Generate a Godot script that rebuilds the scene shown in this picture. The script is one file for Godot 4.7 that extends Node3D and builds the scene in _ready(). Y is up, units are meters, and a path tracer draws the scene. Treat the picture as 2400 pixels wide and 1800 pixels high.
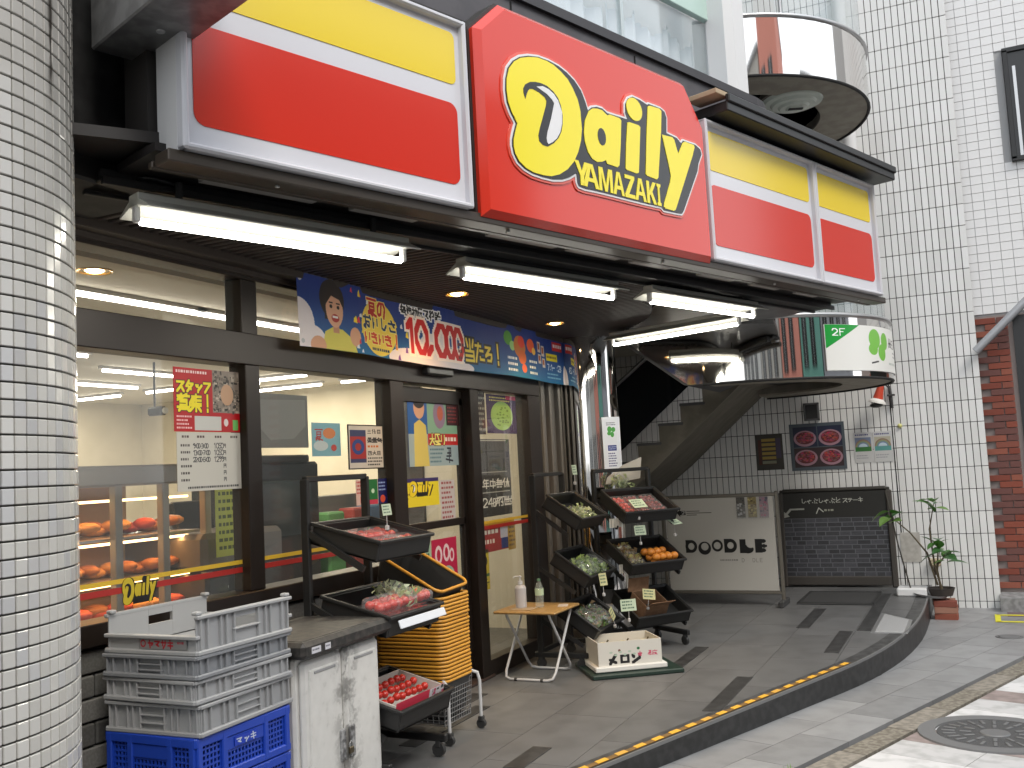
extends Node3D
# A convenience store under a canopy on a street corner, built in metres. x runs along the shop front, -z into the shop, y up; y = 0 is the raised deck.

const PHI := 0.3304                       # the street turns away from the shop front by this much
var U := Vector3(cos(PHI), 0, sin(PHI))   # along the street
var N := Vector3(-sin(PHI), 0, cos(PHI))  # towards the street
const UP := Vector3.UP
const ZF := -3.3                          # plane of the shop front
const TILE_WALL := 11.362

const LOGO_D := [263, 454, 244, 477, 258, 466, 231, 497, 210, 542, 204, 594, 209, 650, 228, 703, 264, 745, 306, 773, 363, 793, 424, 807, 488, 808, 536, 801, 584, 783, 633, 757, 670, 717, 700, 671, 716, 616, 716, 591, 719, 529, 707, 468, 680, 404, 645, 351, 594, 303, 534, 267, 474, 247, 420, 242, 354, 243, 303, 255, 262, 278, 238, 309, 231, 340, 233, 373, 245, 408]
const LOGO_SLOT := [323, 582, 312, 610, 313, 630, 327, 652, 360, 672, 398, 682, 436, 686, 478, 683, 522, 666, 553, 642, 570, 609, 579, 561, 578, 555, 575, 520, 562, 479, 539, 444, 504, 412, 457, 385, 425, 387, 402, 400, 398, 426, 412, 466, 432, 511, 447, 547, 463, 584, 468, 608, 457, 623, 420, 637, 379, 643, 357, 639, 344, 627, 333, 607]
const LOGO_WHITE := [402, 660, 445, 673, 486, 669, 524, 653, 551, 628, 565, 597, 574, 577, 569, 519, 552, 474, 526, 439, 491, 412, 464, 398, 455, 406, 453, 424, 462, 457, 478, 492, 494, 531, 511, 580, 520, 607, 508, 622, 474, 641, 427, 654]
const LOGO_A := [782, 633, 810, 652, 849, 661, 888, 661, 916, 648, 928, 644, 946, 653, 1026, 652, 1040, 644, 1022, 512, 1001, 401, 985, 387, 901, 389, 893, 406, 862, 392, 823, 383, 786, 392, 756, 420, 737, 469, 734, 515, 746, 574]
const LOGO_I := [1092, 645, 1108, 650, 1187, 651, 1201, 643, 1186, 546, 1162, 392, 1143, 384, 1061, 388, 1052, 395, 1069, 522]
const LOGO_L := [1280, 774, 1298, 783, 1387, 787, 1403, 777, 1386, 656, 1333, 397, 1318, 384, 1234, 389, 1223, 397, 1250, 593]
const LOGO_Y := [1394, 645, 1491, 651, 1507, 640, 1536, 566, 1589, 641, 1608, 651, 1699, 650, 1703, 638, 1677, 585, 1475, 245, 1456, 236, 1380, 237, 1367, 245, 1372, 263, 1440, 390, 1452, 427, 1439, 486]
const LOGO_BACK := [256, 453, 249, 464, 225, 495, 204, 538, 198, 593, 203, 648, 220, 703, 258, 748, 303, 778, 363, 800, 434, 814, 505, 815, 576, 807, 635, 790, 688, 764, 733, 726, 760, 680, 778, 635, 778, 635, 808, 658, 850, 671, 894, 672, 932, 658, 1099, 663, 1084, 696, 1089, 744, 1116, 780, 1154, 798, 1218, 795, 1279, 784, 1293, 792, 1399, 793, 1437, 781, 1451, 753, 1441, 664, 1492, 661, 1538, 657, 1577, 635, 1597, 655, 1718, 656, 1765, 640, 1774, 613, 1736, 552, 1719, 504, 1557, 254, 1537, 234, 1513, 232, 1371, 227, 1350, 242, 1246, 239, 1087, 237, 936, 237, 791, 235, 721, 232, 675, 236, 665, 253, 662, 295, 657, 296, 607, 267, 556, 248, 489, 236, 419, 235, 348, 239, 296, 252, 256, 274, 232, 308, 224, 341, 226, 372, 237, 406]


# strokes of the signs' lettering: each word is one pen stroke of two-digit x,y pairs on a 10 x 10 grid, y down
const GLYPH := {
"ス": "128219 5589", "タ": "4115 338329 3567", "ッ": "2435 4445 844849", "フ": "128229", "募": "0191 3003 7003 23737626 2474 0797 4619 5699 3868", "集": "3105 2191 2393 2595 2126 5125 0696 5509 5599 5059", "!": "5056 5859",
"夏": "0090 2272762622 2474 3719 2759 6718 1799", "の": "51472817133171838579", "お": "1272 31391827374575786857 8193", "い": "22262835 7276", "し": "3137586885", "さ": "1383 4175 26385888", "き": "1272 1474 4176 27385888", "た": "1262 4119 5484 57588898", "る": "227226558586785848",
"当": "5054 2033 8073 1585 8589 1989 1787", "毎": "3013 2282 22278289 0595 2787", "週": "1021 1424 1327 0998 32823229 8288 4474 5155", "抽": "0343 2028 0735 5393 5359 9399 5999 7199", "選": "1021 1424 1327 0998 3050 6080 4474 5466", "で": "118146 46557888 7274", "総": "3011 1133 3315 0636 2629 6042 6084 5575", "計": "0131 0333 0535 0737 0979 5494 7009",
"年": "3013 2181 2484 0797 5159 2427", "中": "1283 12178717 8387 5059", "無": "3012 1282 0494 0696 2226 4246 6266 8286 1819 3839 5859 7879", "休": "3004 2229 4494 7149 7199 7079", "時": "01313939 01090939 0535 5191 4494 4696 7048", "間": "0009 0040 4004 5090 9099 5054 35656939 3567", "営": "2022 4042 7062 03930305 9395 24747626 18989919", "業": "2022 4055 7062 1393 0696 5659 4719 5799",
"ヤ": "148466 3149", "マ": "128255 3577", "サ": "1383 3136 71757549", "キ": "1383 1686 4059", "メ": "7129 2578", "ロ": "2282882822", "ン": "2234 29578583", "岸": "2024 5054 8084 2484 15951519 3676 2888 5699", "田": "1181891911 1585 5159", "こ": "2272 16376787", "ど": "3034 73352658 8091 7281", "も": "414758888463 2262 2464",
"三": "2272 2575 1989", "代": "3013 2229 4494 60687987", "目": "2181892921 2383 2686", "ゃ": "168474 6354 3459", "ぶ": "5163 44585759 1728 7789 7384 9394", "と": "3034 8336272888", "ー": "1585", "テ": "2272 1484 545638", "へ": "184196", "大": "1484 5055 5519 5599", "盛": "1080 1014 4075 0696 1699 2989", "り": "2126 717769", "県": "3070752535 3373 1798 5059", "産": "5051 1191 1318 1585 2888 5599",
"四": "1181891911 4145 6166", "青": "1383 1585 5056 2777 2779", "具": "2171773727 3373 3575 0898 2819 6899",
"0": "406083866949262340", "1": "325059", "2": "22306082842989", "3": "21508355866929", "4": "601696 6069", "5": "803034647486693927", "7": "208049", "9": "836442234060838659", "F": "80202029 2464", ",": "5739", ":": "5354 5758", "-": "2575", "円": "19118189 1585 5155", "D": "20296984836020", "T": "1090 5059", "L": "202979", "E": "80202989 2474", "&": "892340513869", "~": "15346584",
}

var mats := {}
var names := {}


class MB:   # collects triangles with normals
	var v := PackedVector3Array()
	var n := PackedVector3Array()
	var t := PackedVector2Array()

	func tri3(a: Vector3, b: Vector3, c: Vector3, na: Vector3, nb: Vector3, nc: Vector3, ta := Vector2.ZERO, tb := Vector2.ZERO, tc := Vector2.ZERO) -> void:
		if (b - a).cross(c - a).dot(na + nb + nc) > 0.0:
			v.append(a); v.append(c); v.append(b); n.append(na); n.append(nc); n.append(nb); t.append(ta); t.append(tc); t.append(tb)
		else:
			v.append(a); v.append(b); v.append(c); n.append(na); n.append(nb); n.append(nc); t.append(ta); t.append(tb); t.append(tc)

	func tri(a: Vector3, b: Vector3, c: Vector3, nn: Vector3) -> void:
		tri3(a, b, c, nn, nn, nn)

	func quad(a: Vector3, b: Vector3, c: Vector3, d: Vector3, nn: Vector3) -> void:
		tri3(a, b, c, nn, nn, nn, Vector2(0, 1), Vector2(1, 1), Vector2(1, 0))
		tri3(a, c, d, nn, nn, nn, Vector2(0, 1), Vector2(1, 0), Vector2(0, 0))

	func box(c: Vector3, s: Vector3, b := Basis.IDENTITY) -> void:
		cbox(c, s, 0.0, b)

	func cbox(c: Vector3, s: Vector3, bev := 0.004, b := Basis.IDENTITY) -> void:   # box with chamfered edges
		var h := s * 0.5
		bev = minf(bev, minf(h.x, minf(h.y, h.z)) * 0.9)
		for ax in 3:
			var a1 := (ax + 1) % 3
			var a2 := (ax + 2) % 3
			for sg in [-1.0, 1.0]:
				var nn := Vector3.ZERO
				nn[ax] = sg
				var q: Array[Vector3] = []
				for k in [[-1, -1], [1, -1], [1, 1], [-1, 1]]:
					var p := Vector3.ZERO
					p[ax] = sg * h[ax]
					p[a1] = k[0] * (h[a1] - bev)
					p[a2] = k[1] * (h[a2] - bev)
					q.append(c + b * p)
				quad(q[0], q[1], q[2], q[3], b * nn)
		if bev <= 0.0:
			return
		for ax in 3:
			var a1 := (ax + 1) % 3
			var a2 := (ax + 2) % 3
			for s1 in [-1.0, 1.0]:
				for s2 in [-1.0, 1.0]:
					var q: Array[Vector3] = []
					for k in [[-1.0, 0], [1.0, 0], [1.0, 1], [-1.0, 1]]:
						var p := Vector3.ZERO
						p[ax] = k[0] * (h[ax] - bev)
						p[a1] = s1 * (h[a1] - (bev if k[1] == 1 else 0.0))
						p[a2] = s2 * (h[a2] - (0.0 if k[1] == 1 else bev))
						q.append(c + b * p)
					var nn := Vector3.ZERO
					nn[a1] = s1
					nn[a2] = s2
					quad(q[0], q[1], q[2], q[3], b * nn.normalized())
		for sx in [-1.0, 1.0]:
			for sy in [-1.0, 1.0]:
				for sz in [-1.0, 1.0]:
					var k := Vector3(sx, sy, sz)
					var o := k * h
					tri(c + b * (o - Vector3(0, sy, sz) * bev), c + b * (o - Vector3(sx, 0, sz) * bev), c + b * (o - Vector3(sx, sy, 0) * bev), b * k.normalized())

	func bar(a: Vector3, b: Vector3, w: float, h: float, up := Vector3.UP, bev := 0.0) -> void:   # square bar from a to b
		var d := (b - a).normalized()
		var s := d.cross(up).normalized()
		if s.length() < 0.5:
			s = d.cross(Vector3.RIGHT).normalized()
		var u := s.cross(d).normalized()
		cbox((a + b) * 0.5, Vector3((b - a).length(), h, w), bev, Basis(d, u, s))

	func tube(p: Array, r: float, seg := 8, r2 := -1.0) -> void:
		var rings := []
		var nrm := []
		var prev := Vector3.ZERO
		for i in p.size():
			var d: Vector3 = (p[mini(i + 1, p.size() - 1)] - p[maxi(i - 1, 0)]).normalized()
			var s := prev
			if s == Vector3.ZERO:
				s = d.cross(Vector3.UP if absf(d.y) < 0.9 else Vector3.RIGHT)
			s = (s - d * s.dot(d)).normalized()
			prev = s
			var w := d.cross(s)
			var rr := r if r2 < 0.0 else lerpf(r, r2, float(i) / (p.size() - 1))
			var ring := []
			var nr := []
			for k in seg:
				var a := TAU * k / seg
				var q := s * cos(a) + w * sin(a)
				ring.append(p[i] + q * rr)
				nr.append(q)
			rings.append(ring)
			nrm.append(nr)
		for i in p.size() - 1:
			for k in seg:
				var l := (k + 1) % seg
				tri3(rings[i][k], rings[i][l], rings[i + 1][l], nrm[i][k], nrm[i][l], nrm[i + 1][l])
				tri3(rings[i][k], rings[i + 1][l], rings[i + 1][k], nrm[i][k], nrm[i + 1][l], nrm[i + 1][k])
		for e in [0, p.size() - 1]:
			var d: Vector3 = (p[0] - p[1]).normalized() if e == 0 else (p[e] - p[e - 1]).normalized()
			for k in range(1, seg - 1):
				tri(rings[e][0], rings[e][k], rings[e][k + 1], d)

	func lathe(prof: Array, seg := 16, xf := Transform3D.IDENTITY, a0 := 0.0, a1 := TAU) -> void:   # profile of Vector2(radius, height), revolved about y
		for i in prof.size() - 1:
			var p0: Vector2 = prof[i]
			var p1: Vector2 = prof[i + 1]
			var e := (p1 - p0)
			if e.length() < 1e-6:
				continue
			var nn := Vector2(e.y, -e.x).normalized()
			for k in seg:
				var b0 := a0 + (a1 - a0) * k / seg
				var b1 := a0 + (a1 - a0) * (k + 1) / seg
				var c0 := Vector3(cos(b0), 0, sin(b0))
				var c1 := Vector3(cos(b1), 0, sin(b1))
				var q := [c0 * p0.x + Vector3(0, p0.y, 0), c1 * p0.x + Vector3(0, p0.y, 0), c1 * p1.x + Vector3(0, p1.y, 0), c0 * p1.x + Vector3(0, p1.y, 0)]
				var m := [c0 * nn.x + Vector3(0, nn.y, 0), c1 * nn.x + Vector3(0, nn.y, 0)]
				var u0 := float(k) / seg
				var u1 := float(k + 1) / seg
				var w0 := 1.0 - float(i) / (prof.size() - 1)
				var w1 := 1.0 - float(i + 1) / (prof.size() - 1)
				for z in 4:
					q[z] = xf * q[z]
				var n0: Vector3 = (xf.basis * m[0]).normalized()
				var n1: Vector3 = (xf.basis * m[1]).normalized()
				tri3(q[0], q[1], q[2], n0, n1, n1, Vector2(u0, w0), Vector2(u1, w0), Vector2(u1, w1))
				tri3(q[0], q[2], q[3], n0, n1, n0, Vector2(u0, w0), Vector2(u1, w1), Vector2(u0, w1))

	func prism(poly: PackedVector2Array, z0: float, z1: float, xf := Transform3D.IDENTITY, bev := 0.0) -> void:   # polygon in x, y extruded along z; z1 is the front
		var front := poly
		if bev > 0.0:
			var inset := Geometry2D.offset_polygon(poly, -bev, Geometry2D.JOIN_MITER)
			if inset.size() == 1 and inset[0].size() == poly.size():
				front = inset[0]
				var best := 0
				for k in front.size():   # line up the first corner
					if front[k].distance_to(poly[0]) < front[best].distance_to(poly[0]):
						best = k
				var turned := PackedVector2Array()
				for k in front.size():
					turned.append(front[(k + best) % front.size()])
				front = turned
				if Geometry2D.is_polygon_clockwise(front) != Geometry2D.is_polygon_clockwise(poly):
					front.reverse()
		var zs := z1 - (bev if front != poly else 0.0)
		var tf := Geometry2D.triangulate_polygon(front)
		var tb := Geometry2D.triangulate_polygon(poly)
		var zd := signf(z1 - z0)
		var nz := xf.basis * Vector3(0, 0, zd)
		for k in range(0, tf.size(), 3):
			tri(xf * _at(front[tf[k]], z1), xf * _at(front[tf[k + 1]], z1), xf * _at(front[tf[k + 2]], z1), nz)
		for k in range(0, tb.size(), 3):
			tri(xf * _at(poly[tb[k]], z0), xf * _at(poly[tb[k + 1]], z0), xf * _at(poly[tb[k + 2]], z0), -nz)
		var cw := -1.0 if Geometry2D.is_polygon_clockwise(poly) else 1.0
		for k in poly.size():
			var a := poly[k]
			var b := poly[(k + 1) % poly.size()]
			var e := (b - a)
			if e.length() < 1e-7:
				continue
			var nn := xf.basis * (Vector3(e.y, -e.x, 0).normalized() * cw)
			quad(xf * _at(a, z0), xf * _at(b, z0), xf * _at(b, zs), xf * _at(a, zs), nn)
			if front != poly:
				var l := (k + 1) % poly.size()
				quad(xf * _at(a, zs), xf * _at(b, zs), xf * _at(front[l], z1), xf * _at(front[k], z1), (nn + nz).normalized())

	func _at(p: Vector2, z: float) -> Vector3:
		return Vector3(p.x, p.y, z)

	func ball(c: Vector3, r: Vector3, seg := 10, rings := 7) -> void:
		for i in rings:
			for k in seg:
				var q: Array[Vector3] = []
				for s in [[i, k], [i, k + 1], [i + 1, k + 1], [i + 1, k]]:
					var th: float = PI * s[0] / rings
					var ph: float = TAU * s[1] / seg
					q.append(Vector3(sin(th) * cos(ph), cos(th), sin(th) * sin(ph)))
				var w: Array[Vector3] = []
				for p in q:
					w.append((p / r).normalized())
				tri3(c + q[0] * r, c + q[1] * r, c + q[2] * r, w[0], w[1], w[2])
				tri3(c + q[0] * r, c + q[2] * r, c + q[3] * r, w[0], w[2], w[3])

	func mesh() -> ArrayMesh:
		var a := []
		a.resize(Mesh.ARRAY_MAX)
		a[Mesh.ARRAY_VERTEX] = v
		a[Mesh.ARRAY_NORMAL] = n
		a[Mesh.ARRAY_TEX_UV] = t
		var m := ArrayMesh.new()
		m.add_surface_from_arrays(Mesh.PRIMITIVE_TRIANGLES, a)
		return m


# ---- naming and placing ----
func numbered(called: String) -> String:
	names[called] = names.get(called, 0) + 1
	return called if names[called] == 1 else "%s_%03d" % [called, names[called] - 1]


func thing(called: String, label: String, category: String, at := Vector3.ZERO, turn := 0.0, group := "") -> Node3D:
	var o := Node3D.new()
	o.name = numbered(called)
	add_child(o)
	o.position = at
	o.rotation.y = turn
	return tag(o, label, category, group)


func tag(o: Node3D, label: String, category: String, group := "") -> Node3D:
	o.set_meta("label", label)
	o.set_meta("category", category)
	if group:
		o.set_meta("group", group)
	return o


func part(called: String, m: Mesh, mat: Material, parent: Node3D, at := Transform3D.IDENTITY) -> MeshInstance3D:
	var o := MeshInstance3D.new()
	o.name = called
	o.mesh = m
	o.material_override = mat
	o.transform = at
	var k := 0
	while parent.has_node(NodePath(o.name)):
		k += 1
		o.name = "%s_%03d" % [called, k]
		if k > 60:   # long runs keep a count of their own
			var key := "%d/%s" % [parent.get_instance_id(), called]
			names[key] = names.get(key, k) + 1
			o.name = "%s_%03d" % [called, names[key]]
			break
	parent.add_child(o, true)
	return o


func struct(called: String, m: Mesh, mat: Material) -> MeshInstance3D:
	var o := MeshInstance3D.new()
	o.name = numbered(called)
	o.mesh = m
	o.material_override = mat
	o.set_meta("kind", "structure")
	add_child(o, true)
	return o


func single(called: String, m: Mesh, mat: Material, label: String, category: String, at := Vector3.ZERO, turn := 0.0, group := "") -> MeshInstance3D:
	var o := MeshInstance3D.new()
	o.name = numbered(called)
	o.mesh = m
	o.material_override = mat
	add_child(o)
	o.position = at
	o.rotation.y = turn
	tag(o, label, category, group)
	return o


func field(called: String, m: Mesh, mat: Material, where: Array, parent: Node3D) -> MultiMeshInstance3D:   # pieces past the limit, as one part
	var mm := MultiMesh.new()
	mm.transform_format = MultiMesh.TRANSFORM_3D
	mm.mesh = m
	mm.instance_count = where.size()
	for k in where.size():
		mm.set_instance_transform(k, where[k])
	var o := MultiMeshInstance3D.new()
	o.name = called
	o.multimesh = mm
	o.material_override = mat
	o.set_meta("kind", "stuff")
	parent.add_child(o, true)
	return o


func dup(root: Node3D, label: String, at: Vector3, turn: float, group := "") -> Node3D:
	var r: Node3D = root.duplicate()
	r.name = numbered(String(root.name).rstrip("0123456789").rstrip("_"))
	add_child(r)
	r.position = at
	r.rotation = Vector3(0, turn, 0)
	r.set_meta("label", label)
	if group:
		r.set_meta("group", group)
	return r


func al(a: float, y: float, o: float) -> Vector3:   # street frame: along the street, height, towards the street
	return U * a + UP * y + N * o


# ---- materials (colours are linear, as measured on real surfaces) ----
func mt(key: String, c := Color(0.5, 0.5, 0.5), rough := 0.6, metal := 0.0) -> StandardMaterial3D:
	if mats.has(key):
		return mats[key]
	var m := StandardMaterial3D.new()
	m.resource_name = key
	m.albedo_color = c.linear_to_srgb()
	m.roughness = rough
	m.metallic = metal
	mats[key] = m
	return m


func noise_tex(seed_: int, freq: float, colors: Array, stops: Array, size := 256, normal := 0.0, kind := FastNoiseLite.TYPE_SIMPLEX_SMOOTH, oct := 5) -> NoiseTexture2D:
	var nz := FastNoiseLite.new()
	nz.seed = seed_
	nz.frequency = freq
	nz.noise_type = kind
	nz.fractal_octaves = oct
	var t := NoiseTexture2D.new()
	t.width = size
	t.height = size
	t.seamless = true
	t.noise = nz
	if normal > 0.0:
		t.as_normal_map = true
		t.bump_strength = normal
	else:
		var g := Gradient.new()
		var pc := PackedColorArray()
		var po := PackedFloat32Array()
		for k in colors.size():
			pc.append((colors[k] as Color).linear_to_srgb())
			po.append(stops[k])
		g.colors = pc
		g.offsets = po
		t.color_ramp = g
	return t


func grain(key: String, colors: Array, stops: Array, scale: float, rough: float, freq := 0.02, metal := 0.0, bump := 0.0, seed_ := 7) -> StandardMaterial3D:   # stained, grained surface by world position
	if mats.has(key):
		return mats[key]
	var m := mt(key, Color.WHITE, rough, metal)
	m.albedo_color = Color.WHITE
	m.albedo_texture = noise_tex(seed_, freq, colors, stops)
	m.uv1_triplanar = true
	m.uv1_world_triplanar = true
	m.uv1_scale = Vector3.ONE * scale
	if bump > 4.5 and mats.size() < 60:
		m.normal_enabled = true
		m.normal_texture = noise_tex(seed_ + 3, 0.06, [], [], 256, bump)
	return m


func glow(key: String, c: Color, energy: float) -> StandardMaterial3D:
	var m := mt(key, Color(0.8, 0.8, 0.8), 0.5)
	m.emission_enabled = true
	m.emission = c.linear_to_srgb()
	m.emission_energy_multiplier = energy
	return m


func g3(a: float) -> Color:
	return Color(a, a, a)


# ---- flat print ----
func sheet(w: int, h: int, c: Color) -> Image:
	var im := Image.create(w, h, false, Image.FORMAT_RGB8)
	im.fill(c)
	return im


func rc(im: Image, x: float, y: float, w: float, h: float, c: Color) -> void:
	im.fill_rect(Rect2i(roundi(x), roundi(y), maxi(1, roundi(w)), maxi(1, roundi(h))), c)


func poly(im: Image, p: PackedVector2Array, c: Color) -> void:
	var y0 := 1e9
	var y1 := -1e9
	for q in p:
		y0 = minf(y0, q.y)
		y1 = maxf(y1, q.y)
	for y in range(maxi(0, floori(y0)), mini(im.get_height(), ceili(y1) + 1)):
		var xs := []
		for k in p.size():
			var a := p[k]
			var b := p[(k + 1) % p.size()]
			var yy := y + 0.5
			if (a.y <= yy) != (b.y <= yy):
				xs.append(a.x + (yy - a.y) / (b.y - a.y) * (b.x - a.x))
		xs.sort()
		for k in range(0, xs.size() - 1, 2):
			var x0 := roundi(xs[k])
			im.fill_rect(Rect2i(x0, y, roundi(xs[k + 1]) - x0, 1), c)


func oval(im: Image, x: float, y: float, rx: float, ry: float, c: Color) -> void:
	for yy in range(maxi(0, floori(y - ry)), mini(im.get_height(), ceili(y + ry))):
		var d := (yy + 0.5 - y) / ry
		if absf(d) < 1.0:
			var hw := rx * sqrt(1.0 - d * d)
			im.fill_rect(Rect2i(roundi(x - hw), yy, roundi(2 * hw), 1), c)


func pen(im: Image, p: PackedVector2Array, w: float, c: Color) -> void:
	for k in p.size() - 1:
		var d := p[k + 1] - p[k]
		var steps := maxi(1, ceili(d.length() / maxf(1.0, w * 0.3)))
		for s in steps + 1:
			var q := p[k] + d * (float(s) / steps)
			rc(im, q.x - w * 0.5, q.y - w * 0.5, w, w, c)


func words(im: Image, s: String, x: float, y: float, size: float, w: float, c: Color, edge := Color(0, 0, 0, 0), edge_w := 0.0, adv := 1.0, tall := 1.0) -> void:
	for pass_ in 2:
		if pass_ == 0 and edge.a == 0.0:
			continue
		for k in s.length():
			for stroke in String(GLYPH.get(s[k], "")).split(" ", false):
				var p := PackedVector2Array()
				for i in range(0, stroke.length() - 1, 2):
					p.append(Vector2(x + k * size * adv + int(stroke[i]) * size / 10.0 + size * 0.05, y + (int(stroke[i + 1]) + 0.5) * size * tall / 10.0))
				pen(im, p, w + (edge_w * 2 if pass_ == 0 else 0.0), edge if pass_ == 0 else c)


func small_print(im: Image, x: float, y: float, w: float, rows: int, pitch: float, c: Color, seed_ := 1) -> void:   # lines too small to read in the photo
	var r := RandomNumberGenerator.new()
	r.seed = seed_
	for k in rows:
		var px := x
		var stop := x + w * r.randf_range(0.7, 1.0)
		while px < stop:
			var l := r.randf_range(pitch * 0.25, pitch * 0.6)
			rc(im, px, y + k * pitch, l, pitch * 0.45, c)
			px += l + pitch * 0.18


func logo_print(im: Image, x: float, y: float, w: float) -> void:   # the shop's name as printed on stickers
	var s := w / 1.8
	for q in [[LOGO_BACK, Color(0.05, 0.05, 0.05)], [LOGO_D, Color(0.95, 0.85, 0.1)], [LOGO_SLOT, Color(0.05, 0.05, 0.05)], [LOGO_WHITE, Color.WHITE], [LOGO_A, Color(0.95, 0.85, 0.1)], [LOGO_I, Color(0.95, 0.85, 0.1)], [LOGO_L, Color(0.95, 0.85, 0.1)], [LOGO_Y, Color(0.95, 0.85, 0.1)]]:
		var p := PackedVector2Array()
		for k in range(0, q[0].size(), 2):
			p.append(Vector2(x + (q[0][k] / 1000.0 - 0.18) * s, y + (0.85 - q[0][k + 1] / 1000.0) * s))
		poly(im, p, q[1])


func print_mat(key: String, im: Image, rough := 0.5) -> StandardMaterial3D:
	var m := mt(key, Color.WHITE, rough)
	m.albedo_color = Color.WHITE
	m.albedo_texture = ImageTexture.create_from_image(im)
	return m


func card(w: float, h: float, thick := 0.002) -> ArrayMesh:   # upright sheet, print on its +z face
	var b := MB.new()
	b.quad(Vector3(-w / 2, -h / 2, thick), Vector3(w / 2, -h / 2, thick), Vector3(w / 2, h / 2, thick), Vector3(-w / 2, h / 2, thick), Vector3.BACK)
	var c := MB.new()
	c.box(Vector3(0, 0, thick / 2 - 0.0002), Vector3(w, h, thick - 0.0004))
	for k in c.v.size():
		b.v.append(c.v[k]); b.n.append(c.n[k]); b.t.append(Vector2(0.01, 0.01))
	return b.mesh()


func ground_y(p: Vector3) -> float:   # the pavement falls gently away down the street
	return -0.03 - 0.018 * clampf(p.x, -12.0, 16.0)


func on_ground(a: float, o: float, lift := 0.0) -> Vector3:
	var p := al(a, 0, o)
	return Vector3(p.x, ground_y(p) + lift, p.z)


func slab(b: MB, a0: float, a1: float, o0: float, o1: float, top: float, deep: float) -> void:   # sloped paving piece
	var q := [on_ground(a0, o0, top), on_ground(a1, o0, top), on_ground(a1, o1, top), on_ground(a0, o1, top)]
	b.quad(q[0], q[1], q[2], q[3], UP)
	for k in 4:
		var e: Vector3 = q[(k + 1) % 4] - q[k]
		var nn := e.cross(UP).normalized()
		if nn.dot((q[k] + q[(k + 1) % 4]) / 2 - (q[0] + q[2]) / 2) < 0:
			nn = -nn
		b.quad(q[k] - UP * deep, q[(k + 1) % 4] - UP * deep, q[(k + 1) % 4], q[k], nn)


func flat_xz(p: Vector3) -> Vector2:
	return Vector2(p.x, -p.z)


const FLOOR_XF := Transform3D(Basis(Vector3(1, 0, 0), Vector3(0, 0, -1), Vector3(0, 1, 0)), Vector3.ZERO)   # prism x, y -> x, -z; its depth goes up


func deck_outline(inset: float) -> PackedVector2Array:
	var p := PackedVector2Array()
	for a in [-3.0, 0.0, 3.0, 6.3]:
		p.append(flat_xz(al(a, 0, -3.165 - inset)))
	var a0 := flat_xz(al(6.3, 0, -3.165 - inset))
	var dir := Vector2(cos(PHI), -sin(PHI))
	var c := Vector2(9.9, 0.54 + inset)
	var mid := a0 + dir * ((c.y - a0.y) / dir.y)   # where both straights meet
	for k in range(1, 11):
		var t := k / 10.0
		p.append(a0.lerp(mid, t).lerp(mid.lerp(c, t), t))
	p.append(Vector2(TILE_WALL - 0.01, 0.54 + inset))
	p.append(Vector2(TILE_WALL - 0.01, 4.6))
	p.append(Vector2(-4.0, 4.6))
	return p


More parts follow.
